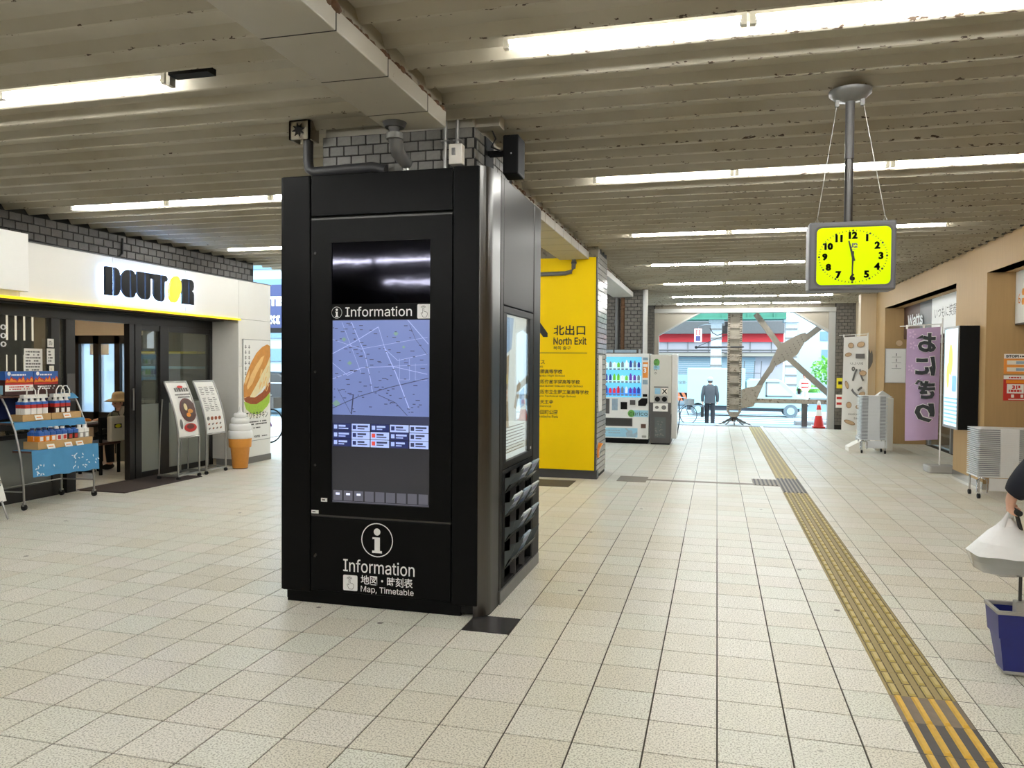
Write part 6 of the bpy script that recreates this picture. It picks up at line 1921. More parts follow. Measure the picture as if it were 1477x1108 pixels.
part('carton', MB().prism([(2.45, 0), (2.70, 0), (2.70, .22), (2.60, .17), (2.45, .08)], 'Y', 15.9, 16.3), 'printcream', t)

# ================================================================== VENDING MACHINES
VY = 16.05
vm = thing('vending_machine', 'white drink vending machine with a glowing blue display window', 'vending machine', (-1.8, 16.4, 0))
part('cabinet', MB().box(-2.35, -1.335, VY, 16.75, .10, 1.855), 'vendwhite', vm, bevel=.01)
part('plinth', MB().box(-2.33, -1.36, VY + .05, 16.7, 0, .10), 'blackmatte', vm)
part('header_box', MB().box(-2.35, -1.56, VY + .03, 16.6, 1.856, 1.945), 'charcoal', vm)
part('header_print', MB().box(-2.05, -1.6, VY + .026, VY + .03, 1.875, 1.93).box(-2.33, -2.08, VY + .026, VY + .03, 1.875, 1.93), 'leafletblue', vm)
disp = part('display_window', MB().box(-2.335, -1.485, VY - .012, VY, .955, 1.785), 'vendblue', vm)
for k in range(3):
    z = .985 + k * .265
    part('back_panel', MB().box(-2.33, -1.50, VY - .014, VY - .012, z + .005, z + .15), ('vendblue2', 'vendpale', 'vendpale')[k], disp)
    rg = random.Random(k + 2)
    bbt = MB()
    for c in range(10):
        x = -2.29 + c * .083
        hh = rg.uniform(.10, .15)
        cm = [['canwhite', 'cannavy', 'canred', 'canred', 'canred', 'cangrey', 'canwhite', 'canpurple', 'canpurple', 'cannavy'], ['canwhite', 'cannavy', 'cannavy', 'cangreen', 'cangreen', 'canwhite', 'cangreen', 'canpurple', 'canpurple', 'cangrey'], ['canwhite', 'canwhite', 'cangrey', 'canwhite', 'cangreen', 'cangrey', 'canwhite', 'cannavy', 'cangrey', 'cannavy']][k][c]
        can = MB().lathe((x, VY - .04, z + .055), [(.026, 0), (.028, .01), (.028, hh * .7), (.016, hh * .85), (.014, hh)], 10)
        part('sample_bottle', can, cm, disp)
        bbt.box(x - .026, x + .026, VY - .02, VY - .012, z + .0, z + .034)
    part('button_row', bbt, 'cangrey', disp)
part('window_pane', MB().box(-2.335, -1.485, VY - .08, VY - .075, .955, 1.785).box(-1.487, -1.483, VY - .075, VY - .012, .955, 1.785).box(-2.335, -1.485, VY - .075, VY - .012, 1.781, 1.785), 'glass', vm)
part('pictogram_panel', MB().box(-1.468, -1.36, VY - .004, VY, 1.36, 1.68), 'orangeprint', vm)
b = MB(); textmb('3', b, (-1.45, VY - .006, 1.46), h=.1, bold=.04); b.box(-1.46, -1.37, VY - .006, VY - .004, 1.58, 1.64)
part('pictogram', b, 'textwhite', vm, fix=False)
for z0, z1 in ((1.72, 1.775), (1.225, 1.32)):
    part('label_plate', MB().box(-1.465, -1.362, VY - .004, VY, z0, z1), 'leafletblue', vm)
part('coin_slot', MB().box(-1.46, -1.37, VY - .012, VY, .97, 1.025), 'blackmatte', vm, bevel=.006)
part('bill_reader', MB().prism([(-1.55, .78), (-1.40, .78), (-1.365, .85), (-1.365, .94), (-1.48, .94), (-1.55, .88)], 'Y', VY - .02, VY), 'blackmatte', vm)
part('side_window', MB().box(-2.345, -2.14, VY - .006, VY, .61, .92), 'charcoal', vm)
part('price_label', MB().box(-2.09, -1.97, VY - .004, VY, .68, .92), 'leafletblue', vm)
part('keypad', MB().box(-1.91, -1.775, VY - .014, VY, .705, .855), 'blackmatte', vm, bevel=.006)
part('keypad', MB().box(-1.72, -1.61, VY - .01, VY, .80, .90), 'charcoal', vm)
bl = part('brand_band', MB().box(-1.72, -1.345, VY - .003, VY, .555, .69), 'panelblue', vm)
part('logo_disc', MB().flat(ell(-1.69, .622, .072, .075, 20), 'Y', VY - .005), 'greenlogo', bl)
textobj('lettering', 'curico', (-1.73, VY - .007, .58), bl, 'textblack', w=.37, h=.085)
part('delivery_slot', MB().box(-2.34, -1.665, VY - .012, VY, .355, .525), 'charcoal', vm, bevel=.006)
part('slot_flap', MB().box(-2.32, -1.69, VY - .016, VY - .012, .38, .50), 'steeldark', vm)
bs_ = part('picture_band', MB().box(-2.345, -1.56, VY - .003, VY, .13, .32), 'panelblue', vm)
part('lettering', scribble(MB(), -2.3, -1.9, .19, .29, 'F', VY - .005, 2), 'leafletblue', bs_, fix=False)
part('animal_print', MB().flat([(-1.78, .14), (-1.80, .22), (-1.76, .25), (-1.82, .31), (-1.79, .32), (-1.73, .27), (-1.69, .29), (-1.66, .25), (-1.66, .20), (-1.60, .22), (-1.57, .26), (-1.56, .2), (-1.6, .14)], 'Y', VY - .005), 'leafletblue', bs_)
part('coin_return', MB().box(-1.49, -1.39, VY - .008, VY, .325, .41), 'wooddark', vm)
part('rating_plate', MB().box(-1.47, -1.38, VY - .003, VY, .13, .175), 'steel', vm)
part('lower_groove', MB().box(-2.34, -1.6, VY - .002, VY, .07, .11), 'blackmatte', vm)
rc = thing('recycling_bin', 'tall grey recycling cabinet with two round holes beside the vending machine', 'recycling bin', (-1.1, 16.3, 0))
part('cabinet', MB().box(-1.315, -.885, VY - .03, 16.6, .62, 1.835), 'vendgrey', rc, bevel=.012)
part('lower_cabinet', MB().box(-1.315, -.885, VY - .03, 16.6, .03, .618), 'charcoal', rc, bevel=.012)
part('charcoal_panel', MB().box(-1.312, -.888, VY - .034, VY - .03, .60, .86), 'charcoal', rc)
part('foot', MB().box(-1.29, -.91, VY, 16.55, 0, .03), 'blackmatte', rc)
RY = VY - .0345
part('side_strip', MB().box(-.884, -.78, VY + .10, 16.62, .12, 1.85), 'vendwhite', rc, bevel=.01)
part('hole_plate', MB().box(-1.23, -.96, RY - .004, RY + .006, .855, 1.0), 'steel', rc)
for x in (-1.16, -1.02):
    part('hole_ring', MB().cyl((x, RY - .012, .928), (x, RY - .004, .928), .052, n=20), 'blackmatte', rc)
part('sign_header', MB().box(-1.235, -.945, RY - .002, RY + .005, 1.165, 1.185), 'charcoal', rc)
part('cup_symbol', MB().box(-1.215, -1.105, RY - .002, RY + .005, 1.03, 1.15), 'panelblue', rc)
x_ = part('no_rubbish_symbol', MB().box(-1.075, -.965, RY - .002, RY + .005, 1.03, 1.15), 'printcream', rc)
part('cross', MB().flat([(-1.07, 1.05), (-1.055, 1.035), (-.97, 1.13), (-.985, 1.145)], 'Y', RY - .004).flat([(-1.07, 1.13), (-1.055, 1.145), (-.97, 1.05), (-.985, 1.035)], 'Y', RY - .005), 'textblack', x_)
wp_ = part('white_label', MB().box(-1.245, -.95, RY - .003, RY, .68, .845), 'print', rc)
part('cap_print', MB().flat(ell(-1.17, .76, .04, .03, 10), 'Y', RY - .005).flat(ell(-1.03, .76, .05, .045, 10), 'Y', RY - .005), 'textgrey', wp_)
part('clear_window', MB().box(-1.21, -.99, RY - .003, RY, .14, .56), 'pocket', rc)
b = MB(); rg = random.Random(9)
for k in range(22):
    b.ball((-1.1 + rg.uniform(-.09, .09), RY - .006, .2 + rg.uniform(-.03, .28)), (rg.uniform(.008, .03), .004, rg.uniform(.006, .018)), 7, 4)
o = part('crumpled_bottles', b, 'galv', rc); o['kind'] = 'stuff'
part('logo_disc', MB().flat([(-1.245 + a_ * .12, 1.60 + b_ * .15) for a_, b_ in rrect(0, 1, 0, 1, .5, 8)], 'Y', RY - .002), 'greenlogo', rc)
part('logo_square', MB().box(-1.245, -1.125, RY - .003, RY, 1.53, 1.61), 'panelblue', rc)
b = MB()
for k, ch in enumerate('curico'):
    vs, fs = tmesh(ch)
    x0 = min(v[0] for v in vs); y0 = min(v[1] for v in vs)
    sc = .115
    zc = 1.735 - (0, .075, .135, .165, .19, .26)[k]
    b.add([(-1.225 + (v[1]) * sc * .95 + .0, RY - .005, zc - (v[0] - x0) * sc) for v in vs], fs)
part('lettering', b, 'textblack', rc, fix=False)
b = MB().tube([(-.79, 16.6, .15), (-.74, 16.62, .5), (-.76, 16.62, .82), (-.73, 16.64, .92)], .012, 6)
tag(part('power_cable', b, 'rubber'), 'black cable hanging beside the recycling cabinet', 'cable')

# ================================================================== FAR EXIT PORTAL AND STEELWORK
pt = thing('exit_portal', 'pale steel portal frame with corner gussets around the far exit', 'portal', (.65, 21.6, 0))
part('head_beam', MB().box(-1.66, 2.95, 21.45, 21.75, 3.04, 3.15), 'portalwhite', pt)
part('lintel', MB().box(-1.655, 2.945, 21.55, 21.7, 3.15, 3.325), 'creamdirty', pt)
part('post', MB().box(-1.66, -1.545, 21.5, 21.7, 0, 3.05), 'portal', pt)
part('post', MB().box(2.79, 2.95, 21.5, 21.7, 0, 3.05), 'portalwhite', pt)
part('gusset', MB().prism([(-1.55, 3.04), (-.50, 3.04), (-1.55, 2.47)], 'Y', 21.55, 21.65), 'portal', pt)
part('gusset', MB().prism([(2.80, 3.04), (1.98, 3.04), (2.62, 2.66), (2.80, 2.56)], 'Y', 21.55, 21.65), 'portal', pt)
part('gusset_flange', MB().prism([(-1.56, 2.42), (-.44, 3.04), (-.52, 3.04), (-1.56, 2.47)], 'Y', 21.5, 21.7), 'portalwhite', pt)
part('gusset_flange', MB().prism([(2.80, 2.50), (2.62, 2.60), (1.92, 3.04), (2.0, 3.04), (2.64, 2.66), (2.80, 2.57)], 'Y', 21.5, 21.7), 'portalwhite', pt)
CY = 22.1
sc_ = thing('steel_column', 'rusty riveted steel column on splayed feet in the middle of the exit', 'column', (.46, CY, 0))
part('web', MB().box(.33, .60, CY - .02, CY + .02, .42, 3.3), 'steelpaint', sc_)
part('flange', MB().box(.275, .345, CY - .15, CY + .15, .36, 3.3), 'rustcol', sc_)
part('flange', MB().box(.585, .655, CY - .15, CY + .15, .36, 3.3), 'rustcol', sc_)
b = MB()
for k in range(9):
    z = .55 + k * .3
    b.box(.345, .585, CY - .13, CY - .11, z, z + (.20 if k < 5 else .09))
part('batten_plates', b, 'rustcol', sc_)
b = MB(); rg = random.Random(6)
for k in range(44):
    z = .45 + k * .062
    for x in (.295, .325, .605, .635):
        b.ball((x, CY - .152, z), (.014, .012, .014), 6, 4)
o = part('rivets', b, 'rivet', sc_); o['kind'] = 'stuff'
part('column_base', MB().prism([(.29, .36), (.64, .36), (.56, .22), (.37, .22)], 'Y', CY - .13, CY + .13), 'rustcol', sc_)
part('pin', MB().cyl((.465, CY, .10), (.465, CY, .24), .06, n=14), 'rust', sc_)
for a_, b_ in ((-.42, -.15), (-.24, -.3), (0, -.34), (.24, -.3), (.44, -.15), (.3, .3), (-.3, .3)):
    part('splayed_foot', MB().prism([(0, 0), (1, 0), (1, 1)], 'Z', 0, 0) if False else MB().add([(.465 + a_, CY + b_, 0), (.465 + a_ + .03, CY + b_, 0), (.465 + .02, CY, .20), (.465 - .02, CY, .20), (.465 + a_, CY + b_, .02), (.465 + a_ + .03, CY + b_, .02), (.465 + .02, CY, .24), (.465 - .02, CY, .24)],
         [(0, 1, 2, 3), (7, 6, 5, 4), (0, 4, 5, 1), (2, 6, 7, 3), (1, 5, 6, 2), (0, 3, 7, 4)]), 'galv', sc_)
part('foot_plate', MB().lathe((.465, CY, 0), [(.5, 0), (.5, .01), (.44, .018)], 24), 'steel', sc_)
xb = thing('cross_bracing', 'grey steel cross bracing with a large riveted centre plate right of the column', 'bracing', (1.75, CY, .44))
def bar(p, q, w, name, mt='bracegrey', y0=CY - .05, y1=CY + .03):
    d = Vector((q[0] - p[0], q[1] - p[1])).normalized(); n_ = Vector((-d.y, d.x)) * w / 2
    part(name, MB().prism([(p[0] - n_.x, p[1] - n_.y), (q[0] - n_.x, q[1] - n_.y), (q[0] + n_.x, q[1] + n_.y), (p[0] + n_.x, p[1] + n_.y)], 'Y', y0, y1), mt, xb)
bar((1.0, 3.04), (1.72, 2.03), .15, 'brace_bar')
bar((1.82, 1.88), (2.92, .86), .15, 'brace_bar')
bar((2.24, 2.33), (2.78, 2.78), .15, 'brace_bar', y0=CY - .02, y1=CY + .06)
bar((.98, .86), (1.52, 1.74), .14, 'brace_bar', y0=CY - .02, y1=CY + .06)
part('centre_plate', MB().prism([(1.31, 1.45), (1.44, 1.44), (1.52, 1.62), (1.97, 1.86), (2.08, 1.93), (2.34, 2.42), (2.27, 2.52), (2.10, 2.47), (1.62, 2.20), (1.55, 2.06), (1.42, 1.78)], 'Y', CY - .075, CY - .05), 'bracegrey', xb)
b = MB()
for u in range(8):
    for v in range(3):
        b.ball((1.50 + u * .095 + v * .03, CY - .078, 1.66 + u * .095 - v * .06 + .08), (.014, .01, .014), 6, 4)
o = part('rivets', b, 'rivet', xb); o['kind'] = 'stuff'
part('foot_gusset', MB().prism([(.66, .98), (.80, 1.03), (1.12, 1.10), (1.22, 1.10), (.98, .52), (.66, .46)], 'Y', CY - .08, CY - .04), 'rustcol', xb)
part('lower_rail', MB().box(.66, 2.86, CY - .065, CY + .08, .615, .735), 'rustcol', xb)
part('rail_post', MB().box(2.22, 2.36, CY, CY + .12, 0, .615), 'pipegrey', xb)
fr = thing('signal_bracket', 'thin dark bracket with stay rods reaching left from the steel column', 'bracket', (.0, CY, 2.1))
part('arm', MB().tube([(-.56, CY, 2.13), (.70, CY - .16, 2.135)], .022, 8).ball((-.56, CY, 2.13), .045, 8, 6), 'bikedark', fr)
part('stay', MB().tube([(-.5, CY, 2.16), (-.08, CY, 2.34), (.28, CY, 2.48)], .010, 6), 'bikedark', fr)
part('clamp_box', MB().box(.13, .26, CY - .05, CY + .1, 2.50, 2.72).box(.2, .28, CY - .05, CY + .05, 2.70, 2.83), 'greyjacket', fr)
part('cable', MB().tube([(-.2, CY, 2.66), (-.12, CY, 2.52), (.0, CY, 2.46), (.14, CY, 2.5)], .012, 6), 'rubber', fr)
tc_ = thing('traffic_cone', 'red and white traffic cone standing at the right of the exit', 'cone', (2.62, 21.85, 0))
part('base', MB().box(2.47, 2.77, 21.7, 22.0, 0, .04), 'conered', tc_, bevel=.01)
part('cone_body', MB().lathe((2.62, 21.85, .04), [(.13, 0), (.085, .28)], 18), 'conered', tc_)
part('white_band', MB().lathe((2.62, 21.85, .32), [(.0855, 0), (.062, .16)], 18), 'print', tc_)
part('cone_tip', MB().lathe((2.62, 21.85, .48), [(.062, 0), (.03, .20), (.02, .21)], 18), 'conered', tc_)
part('reflector_cap', MB().lathe((2.62, 21.85, .60), [(.05, 0), (.032, .1), (.02, .12)], 18), 'print', tc_)

# ================================================================== STREET OUTSIDE
SZ = -.5
struct('ground_street', MB().box(-40, 40, 21.75, 80, SZ - .2, SZ), 'asphalt')
struct('ground_side', MB().box(-60, -9.4, -10, 21.75, SZ - .2, SZ + .42), 'paving')
struct('trim_kerb', MB().box(-9.4, 4.4, 21.75, 22.75, -.4, -.012).box(-9.4, 4.4, 22.75, 23.1, -.6, -.25), 'kerb')
for k in range(11):
    y = 26.6 + k * 1.15
    st_ = tag(part('crossing_stripe', MB().box(-6, 7, y, y + .55, SZ, SZ + .006), 'roadwhite'), 'white painted crossing stripe outside, %s one from the exit' % (['nearest'] + ORD + ['ninth', 'tenth', 'eleventh'])[k if k == 0 else k + 1], 'road marking', 'white crossing stripes')
# shop building over the road
bd = thing('street_building', 'pale building with a red stripe and grey shutters across the street', 'building', (-1, 47, SZ))
part('wall', MB().box(-14, 3.6, 46.1, 52, SZ, 6.6), 'buildwall', bd)
part('red_stripe', MB().box(-14, 3.62, 46.0, 46.1, 3.0, 3.46), 'buildred', bd)
part('dark_band', MB().box(-14, 3.62, 45.6, 46.1, 3.46, 4.15), 'pipegrey', bd)
b = MB()
for k in range(14): b.box(-12 + k * 1.15, -11.97 + k * 1.15, 46.05, 46.1, 2.42, 3.0)
b.box(-14, 3.6, 46.05, 46.1, 2.36, 2.42)
part('panel_joints', b, 'pipegrey', bd)
part('ledge', MB().box(-14, 3.7, 45.7, 46.1, 2.18, 2.36), 'portal', bd)
for x0, x1 in ((-2.5, -.33), (.22, 1.1), (1.2, 2.1), (-5.5, -3)):
    s_ = part('shutter', MB().box(x0, x1, 46.02, 46.1, SZ, 2.12), 'shutter', bd)
    b = MB()
    for k in range(18): b.box(x0, x1, 46.0, 46.02, .0 + k * .115, .03 + k * .115)
    part('shutter_slats', b, 'colwhite', s_)
rb2 = thing('apartment_building', 'pale building with small blue windows at the right beyond the tree', 'building', (8, 56, SZ))
part('wall', MB().box(5.3, 14, 55, 62, SZ, 12), 'buildpale', rb2)
for x, z0, z1 in ((6.6, 3.35, 3.95), (6.7, 2.05, 2.75), (7.9, 3.35, 3.95), (7.9, 2.05, 2.75), (6.6, 4.9, 5.5), (9.2, 2.05, 2.75), (9.2, 3.35, 3.95)):
    part('window', MB().box(x, x + .62, 54.95, 55.0, z0, z1), 'winblue', rb2)
# elevated railway girder and its columns
gd = thing('railway_girder', 'green steel girder of the elevated railway over the street', 'girder', (0, 40, 4.0))
part('girder_side', MB().box(-14, 3.2, 39.4, 39.6, 3.98, 5.2), 'green', gd)
part('lower_flange', MB().box(-14, 3.2, 39.2, 40.8, 3.9, 3.98), 'green', gd)
part('girder_side', MB().box(-14, 3.2, 40.6, 40.8, 3.98, 5.2), 'green', gd)
b = MB()
for k in range(14): b.box(-13 + k * 1.2, -12.92 + k * 1.2, 39.3, 39.4, 3.98, 5.2)
part('stiffeners', b, 'green', gd)
for x, nm in ((-.05, 'left'), (3.46, 'right')):
    c_ = thing('viaduct_column', 'white flaking viaduct column across the street, %s one of two' % nm, 'column', (x, 40, SZ))
    part('shaft', MB().box(x - .26, x + .26, 39.74, 40.26, SZ, 3.75), 'colwhite', c_)
    part('capital', MB().box(x - .36, x + .36, 39.64, 40.36, 3.75, 3.9), 'colwhite', c_)
    b = MB()
    for k in range(9): b.box(x - .28, x + .28, 39.70, 39.74, SZ + .3 + k * .45, SZ + .38 + k * .45)
    part('lacing_bars', b, 'galv', c_)
part_b = tag(part('column_notice', MB().box(.29, .66, 39.4, 39.45, .33, .8).box(.31, .64, 39.39, 39.4, .68, .74, 1).box(.31, .64, 39.39, 39.4, .52, .58, 1), ['print', 'textred']), 'white notice with red lines low on the street beside the viaduct column', 'sign')
ts_ = thing('pedestrian_signal', 'pedestrian signal showing a glowing red figure', 'traffic light', (-.92, 39.5, 2.8))
part('case', MB().box(-1.10, -.74, 39.5, 39.62, 2.80, 3.46), 'pinkglow', ts_, bevel=.03)
part('red_lamp', MB().box(-1.04, -.80, 39.485, 39.5, 3.14, 3.42), 'redglow', ts_)
part('figure', MB().flat(ell(-.92, 3.36, .03, .03, 10), 'Y', 39.48).box(-.955, -.885, 39.478, 39.482, 3.18, 3.32), 'textwhite', ts_)
part('dark_lamp', MB().box(-1.04, -.80, 39.485, 39.5, 2.84, 3.10), 'signnavy', ts_)
part('arm', MB().tube([(-.9, 39.6, 3.46), (-.9, 39.65, 3.62), (-.5, 39.7, 3.68), (-.2, 39.8, 3.68)], .03, 8), 'colwhite', ts_)
# site hoarding
hf = thing('site_hoarding', 'white sheeted site hoarding with an orange striped board below', 'barrier', (-1.6, 45, SZ))
for x0, x1 in ((-4.3, -2.45), (-2.4, -.95), (-.9, .55)):
    part('white_sheet', MB().box(x0, x1, 44.9, 44.93, .10, 1.12), 'sheet', hf)
for x in (-4.35, -2.42, -.92, .57):
    part('post', MB().cyl((x, 44.95, SZ), (x, 44.95, 1.2), .035, n=8), 'colwhite', hf)
b = MB(); textmb('安全第一', b, (-2.25, 44.89, .60), w=.75, h=.17); part('lettering', b, 'textgrey', hf, fix=False)
wbp = part('orange_board', MB().box(-2.2, -.5, 44.8, 44.84, -.38, .10), 'warnorange', hf)
b = MB()
for k in range(6):
    x = -2.05 + k * .29
    b.flat([(x, .10), (x + .13, .10), (x + .37, -.38), (x + .24, -.38)], 'Y', 44.795)
part('black_stripes', b, 'mortar', wbp)
part('concrete_block', MB().box(-2.6, 3.0, 44.7, 45.2, SZ, -.35), 'kerb', hf)
b = MB()
for x in (1.0, 1.35, 1.9, 2.25):
    b.tube([(x, 44.5, SZ), (x + .12, 44.6, 1.9)], .025, 6)
b.tube([(.8, 44.55, 1.25), (2.3, 44.55, 1.25)], .02, 6).tube([(.8, 44.55, .6), (2.3, 44.55, .6)], .02, 6)
tag(part('scaffold_frame', b, 'pipegrey'), 'slim scaffold frame standing before the hoarding', 'scaffold')
b = MB()
b.tube([(3.35, 43.5, SZ), (3.75, 43.5, 2.6)], .04, 6).tube([(4.15, 43.5, SZ), (3.75, 43.5, 2.6)], .04, 6).tube([(3.5, 43.5, .8), (4.0, 43.5, .8)], .03, 6).tube([(3.6, 43.5, 1.7), (3.9, 43.5, 1.7)], .03, 6)
tag(part('stepladder', b, 'green'), 'green stepladder on the far pavement', 'ladder')
tag(part('handrail_pipe', MB().tube([(-12, 45.6, 2.52), (3.6, 45.6, 2.52)], .05, 6).tube([(.4, 45.6, 2.35), (1.4, 45.6, 2.35)], .05, 6), 'pipegrey'), 'dark pipe running along the building ledge', 'pipe')

# box truck driving past
tk = thing('box_truck', 'small pale delivery truck driving past behind the steel column', 'truck', (1.5, 34.2, SZ))
part('cargo_box', MB().box(-1.2, 1.15, 33.6, 35.0, -.05, 1.52), 'truck', tk, bevel=.03)
cab = part('cab', MB().prism([(1.2, -.12), (3.55, -.12), (3.62, .12), (3.55, .34), (3.22, .42), (2.62, 1.02), (2.45, 1.08), (1.35, 1.08), (1.2, 1.0)], 'Y', 33.62, 35.0), 'truck', tk, bevel=.04)
part('side_window', MB().prism([(2.02, .42), (2.02, .92), (2.48, .92), (2.98, .42)], 'Y', 33.60, 33.62), 'truckglass', cab)
part('window_frame', MB().box(1.96, 2.02, 33.59, 33.62, .36, .96).box(1.96, 3.0, 33.59, 33.62, .36, .42).box(1.96, 2.5, 33.59, 33.62, .92, .97), 'pipegrey', cab)
part('door_handle', MB().box(1.6, 1.78, 33.59, 33.62, .2, .24), 'galv', cab)
part('chassis', MB().box(-1.2, 3.3, 33.75, 34.9, -.25, -.06), 'bikedark', tk)
for x in (-.75, 2.95):
    for y in (33.68, 34.9):
        w_ = part('wheel', MB().cyl((x, y - .08, -.22), (x, y + .08, -.22), .28, n=20), 'tyre', tk)
        part('hub_cap', MB().cyl((x, y - .095, -.22), (x, y - .08, -.22), .15, n=14), 'truck', w_)
# tree and shrubs at the right
rg = random.Random(21)
def tree(x, y, z, r, h_, label, n=420):
    t = thing('street_tree', label, 'tree', (x, y, SZ))
    part('trunk', MB().tube([(x, y, SZ), (x + .05, y, z - r * .5), (x, y, z)], [.1, .08, .04], 8), 'trunk', t)
    b = MB()
    for k in range(n):
        a_, c_ = rg.uniform(0, 6.28), rg.uniform(-1, 1); q = rg.random() ** .4
        s_ = math.sqrt(1 - c_ * c_)
        p = Vector((x + r * q * s_ * math.cos(a_), y + r * q * s_ * math.sin(a_), z + h_ * q * c_))
        u_ = Vector((rg.uniform(-1, 1), rg.uniform(-1, 1), rg.uniform(-1, 1))).normalized() * .13
        v_ = Vector((rg.uniform(-1, 1), rg.uniform(-1, 1), rg.uniform(-1, 1))).normalized() * .10
        b.quad(p - u_, p - v_, p + u_, p + v_)
    o = part('leaves', b, 'leaf', t, fix=False); o['kind'] = 'stuff'
tree(6.9, 53.0, 1.45, 1.05, .95, 'bright green street tree beyond the bracing')
tree(5.6, 52, .15, .7, .35, 'low green shrub at the foot of the street tree', 200)
b = MB().box(4.6, 9, 48.0, 48.2, -.2, .1).box(4.6, 9, 48.0, 48.2, .35, .42)
tag(part('road_barrier', b, 'buildpale'), 'pale low barrier along the street at right', 'barrier')
t = thing('ground_box', 'dark low metal box on the pavement outside the exit', 'box', (3.4, 29.6, SZ))
part('lid', MB().box(2.75, 4.1, 29.4, 30.2, SZ, SZ + .14), 'pipegrey', t, bevel=.02)
tag(part('guard_rail', MB().tube([(2.9, 26, -.02), (5.5, 26, -.02)], .025, 8).tube([(2.9, 26, -.24), (5.5, 26, -.24)], .025, 8).tube([(3.0, 26, SZ), (3.0, 26, .0)], .03, 8).tube([(5.3, 26, SZ), (5.3, 26, .0)], .03, 8), 'colwhite'), 'pale guard rail outside to the right of the cone', 'railing')

# bicycles
def bicycle(x, y, z, rz, label, mt, s=1.0):
    t = thing('bicycle', label, 'bicycle', (0, 0, 0))
    for xx in (-.52, .52):
        r_ = .33
        b = MB(); n = 28; m_ = 6; vs = []
        for k in range(n):
            a_ = 2 * math.pi * k / n
            for j in range(m_):
                q = 2 * math.pi * j / m_
                vs.append((xx + (r_ + .016 * math.cos(q)) * math.cos(a_), .016 * math.sin(q), r_ + .016 + (r_ + .016 * math.cos(q)) * math.sin(a_)))
        b.add(vs, [(k * m_ + j, k * m_ + (j + 1) % m_, ((k + 1) % n) * m_ + (j + 1) % m_, ((k + 1) % n) * m_ + j) for k in range(n) for j in range(m_)], 0, True)
        w_ = part('tyre', b, 'rubber', t)
        b = MB()
        for k in range(10):
            a_ = math.pi * k / 10
            b.tube([(xx - r_ * math.cos(a_), 0, .346 - r_ * math.sin(a_)), (xx + r_ * math.cos(a_), 0, .346 + r_ * math.sin(a_))], .0025, 4)
        part('spokes', b, 'steel', w_)
    part('frame', MB().tube([(-.52, 0, .346), (-.08, 0, .30), (.36, 0, .72), (.52, 0, .346)], .016, 8).tube([(-.52, 0, .346), (-.2, 0, .72), (-.08, 0, .30)], .014, 8).tube([(-.2, 0, .70), (.36, 0, .70)], .016, 8), mt, t)
    part('handlebar', MB().tube([(.36, 0, .7), (.33, 0, .95)], .013, 8).tube([(.25, -.28, .98), (.34, -.1, .97), (.34, .1, .97), (.25, .28, .98)], .012, 8), 'steel', t)
    part('saddle', MB().ball((-.23, 0, .86), (.13, .08, .04), 10, 6).tube([(-.2, 0, .7), (-.22, 0, .86)], .012, 8), 'rubber', t)
    part('basket', MB().box(.42, .66, -.16, .16, .70, .72).box(.42, .43, -.16, .16, .72, .92).box(.65, .66, -.16, .16, .72, .92).box(.43, .65, -.16, -.15, .72, .92).box(.43, .65, .15, .16, .72, .92), 'galv', t)
    t.location = (x, y, z); t.rotation_euler = (0, 0, rz)
bicycle(-1.42, 28.4, SZ, .5, 'dark bicycle outside, its wheel showing beside the recycling cabinet', 'bikedark')
bicycle(-8.75, 13.3, 0, 1.35, 'purple bicycle parked past the end of the white cafe pier', 'bikepurple')

# side street seen past the cafe pier
t = thing('shop_awning', 'blue shop sign with white letters beyond the cafe pier', 'sign', (-10.6, 17.6, 2.3))
part('board', MB().box(-12.5, -8.6, 17.6, 17.75, 2.5, 3.6), 'signnavy', t)
part('under_band', MB().box(-12.5, -8.6, 17.55, 17.75, 2.38, 2.5), 'mortar', t)
part('posts', MB().box(-12.5, -12.35, 17.6, 17.75, 0, 2.4), 'pipedark', t)
textobj('lettering', 'TEN', (-11.05, 17.59, 3.06), t, 'textwhite', w=.55, h=.24, bold=.06)
textobj('lettering', 'KI', (-11.05, 17.59, 2.60), t, 'textwhite', w=.3, h=.22, bold=.06)
t = thing('side_building', 'pale glass-fronted building across the side street', 'building', (-22, 34, 0))
part('wall', MB().box(-40, -14.6, 33, 38, SZ, 8), 'buildpale', t)
for k in range(6):
    part('window_band', MB().box(-30, -14.7, 32.9, 33.0, .6 + k * 1.1, 1.2 + k * 1.1), 'winblue', t)
b = MB()
for k in range(9): b.tube([(-15 + k * .6, 21.0, SZ + .4), (-15 + k * .6, 21.0, 1.0)], .02, 6)
b.tube([(-15, 21, 1.0), (-10, 21, 1.0)], .025, 6).tube([(-15, 21, .5), (-10, 21, .5)], .02, 6)
tag(part('side_railing', b, 'colwhite'), 'pale railing along the side street past the cafe', 'railing')
tag(part('parked_car', MB().prism([(-20, 0), (-15.6, 0), (-15.5, .55), (-16.4, .7), (-17.2, 1.2), (-19.2, 1.25), (-20, .7)], 'Y', 28, 29.6), 'steeldark', bevel=.06), 'grey car parked across the side street', 'car')

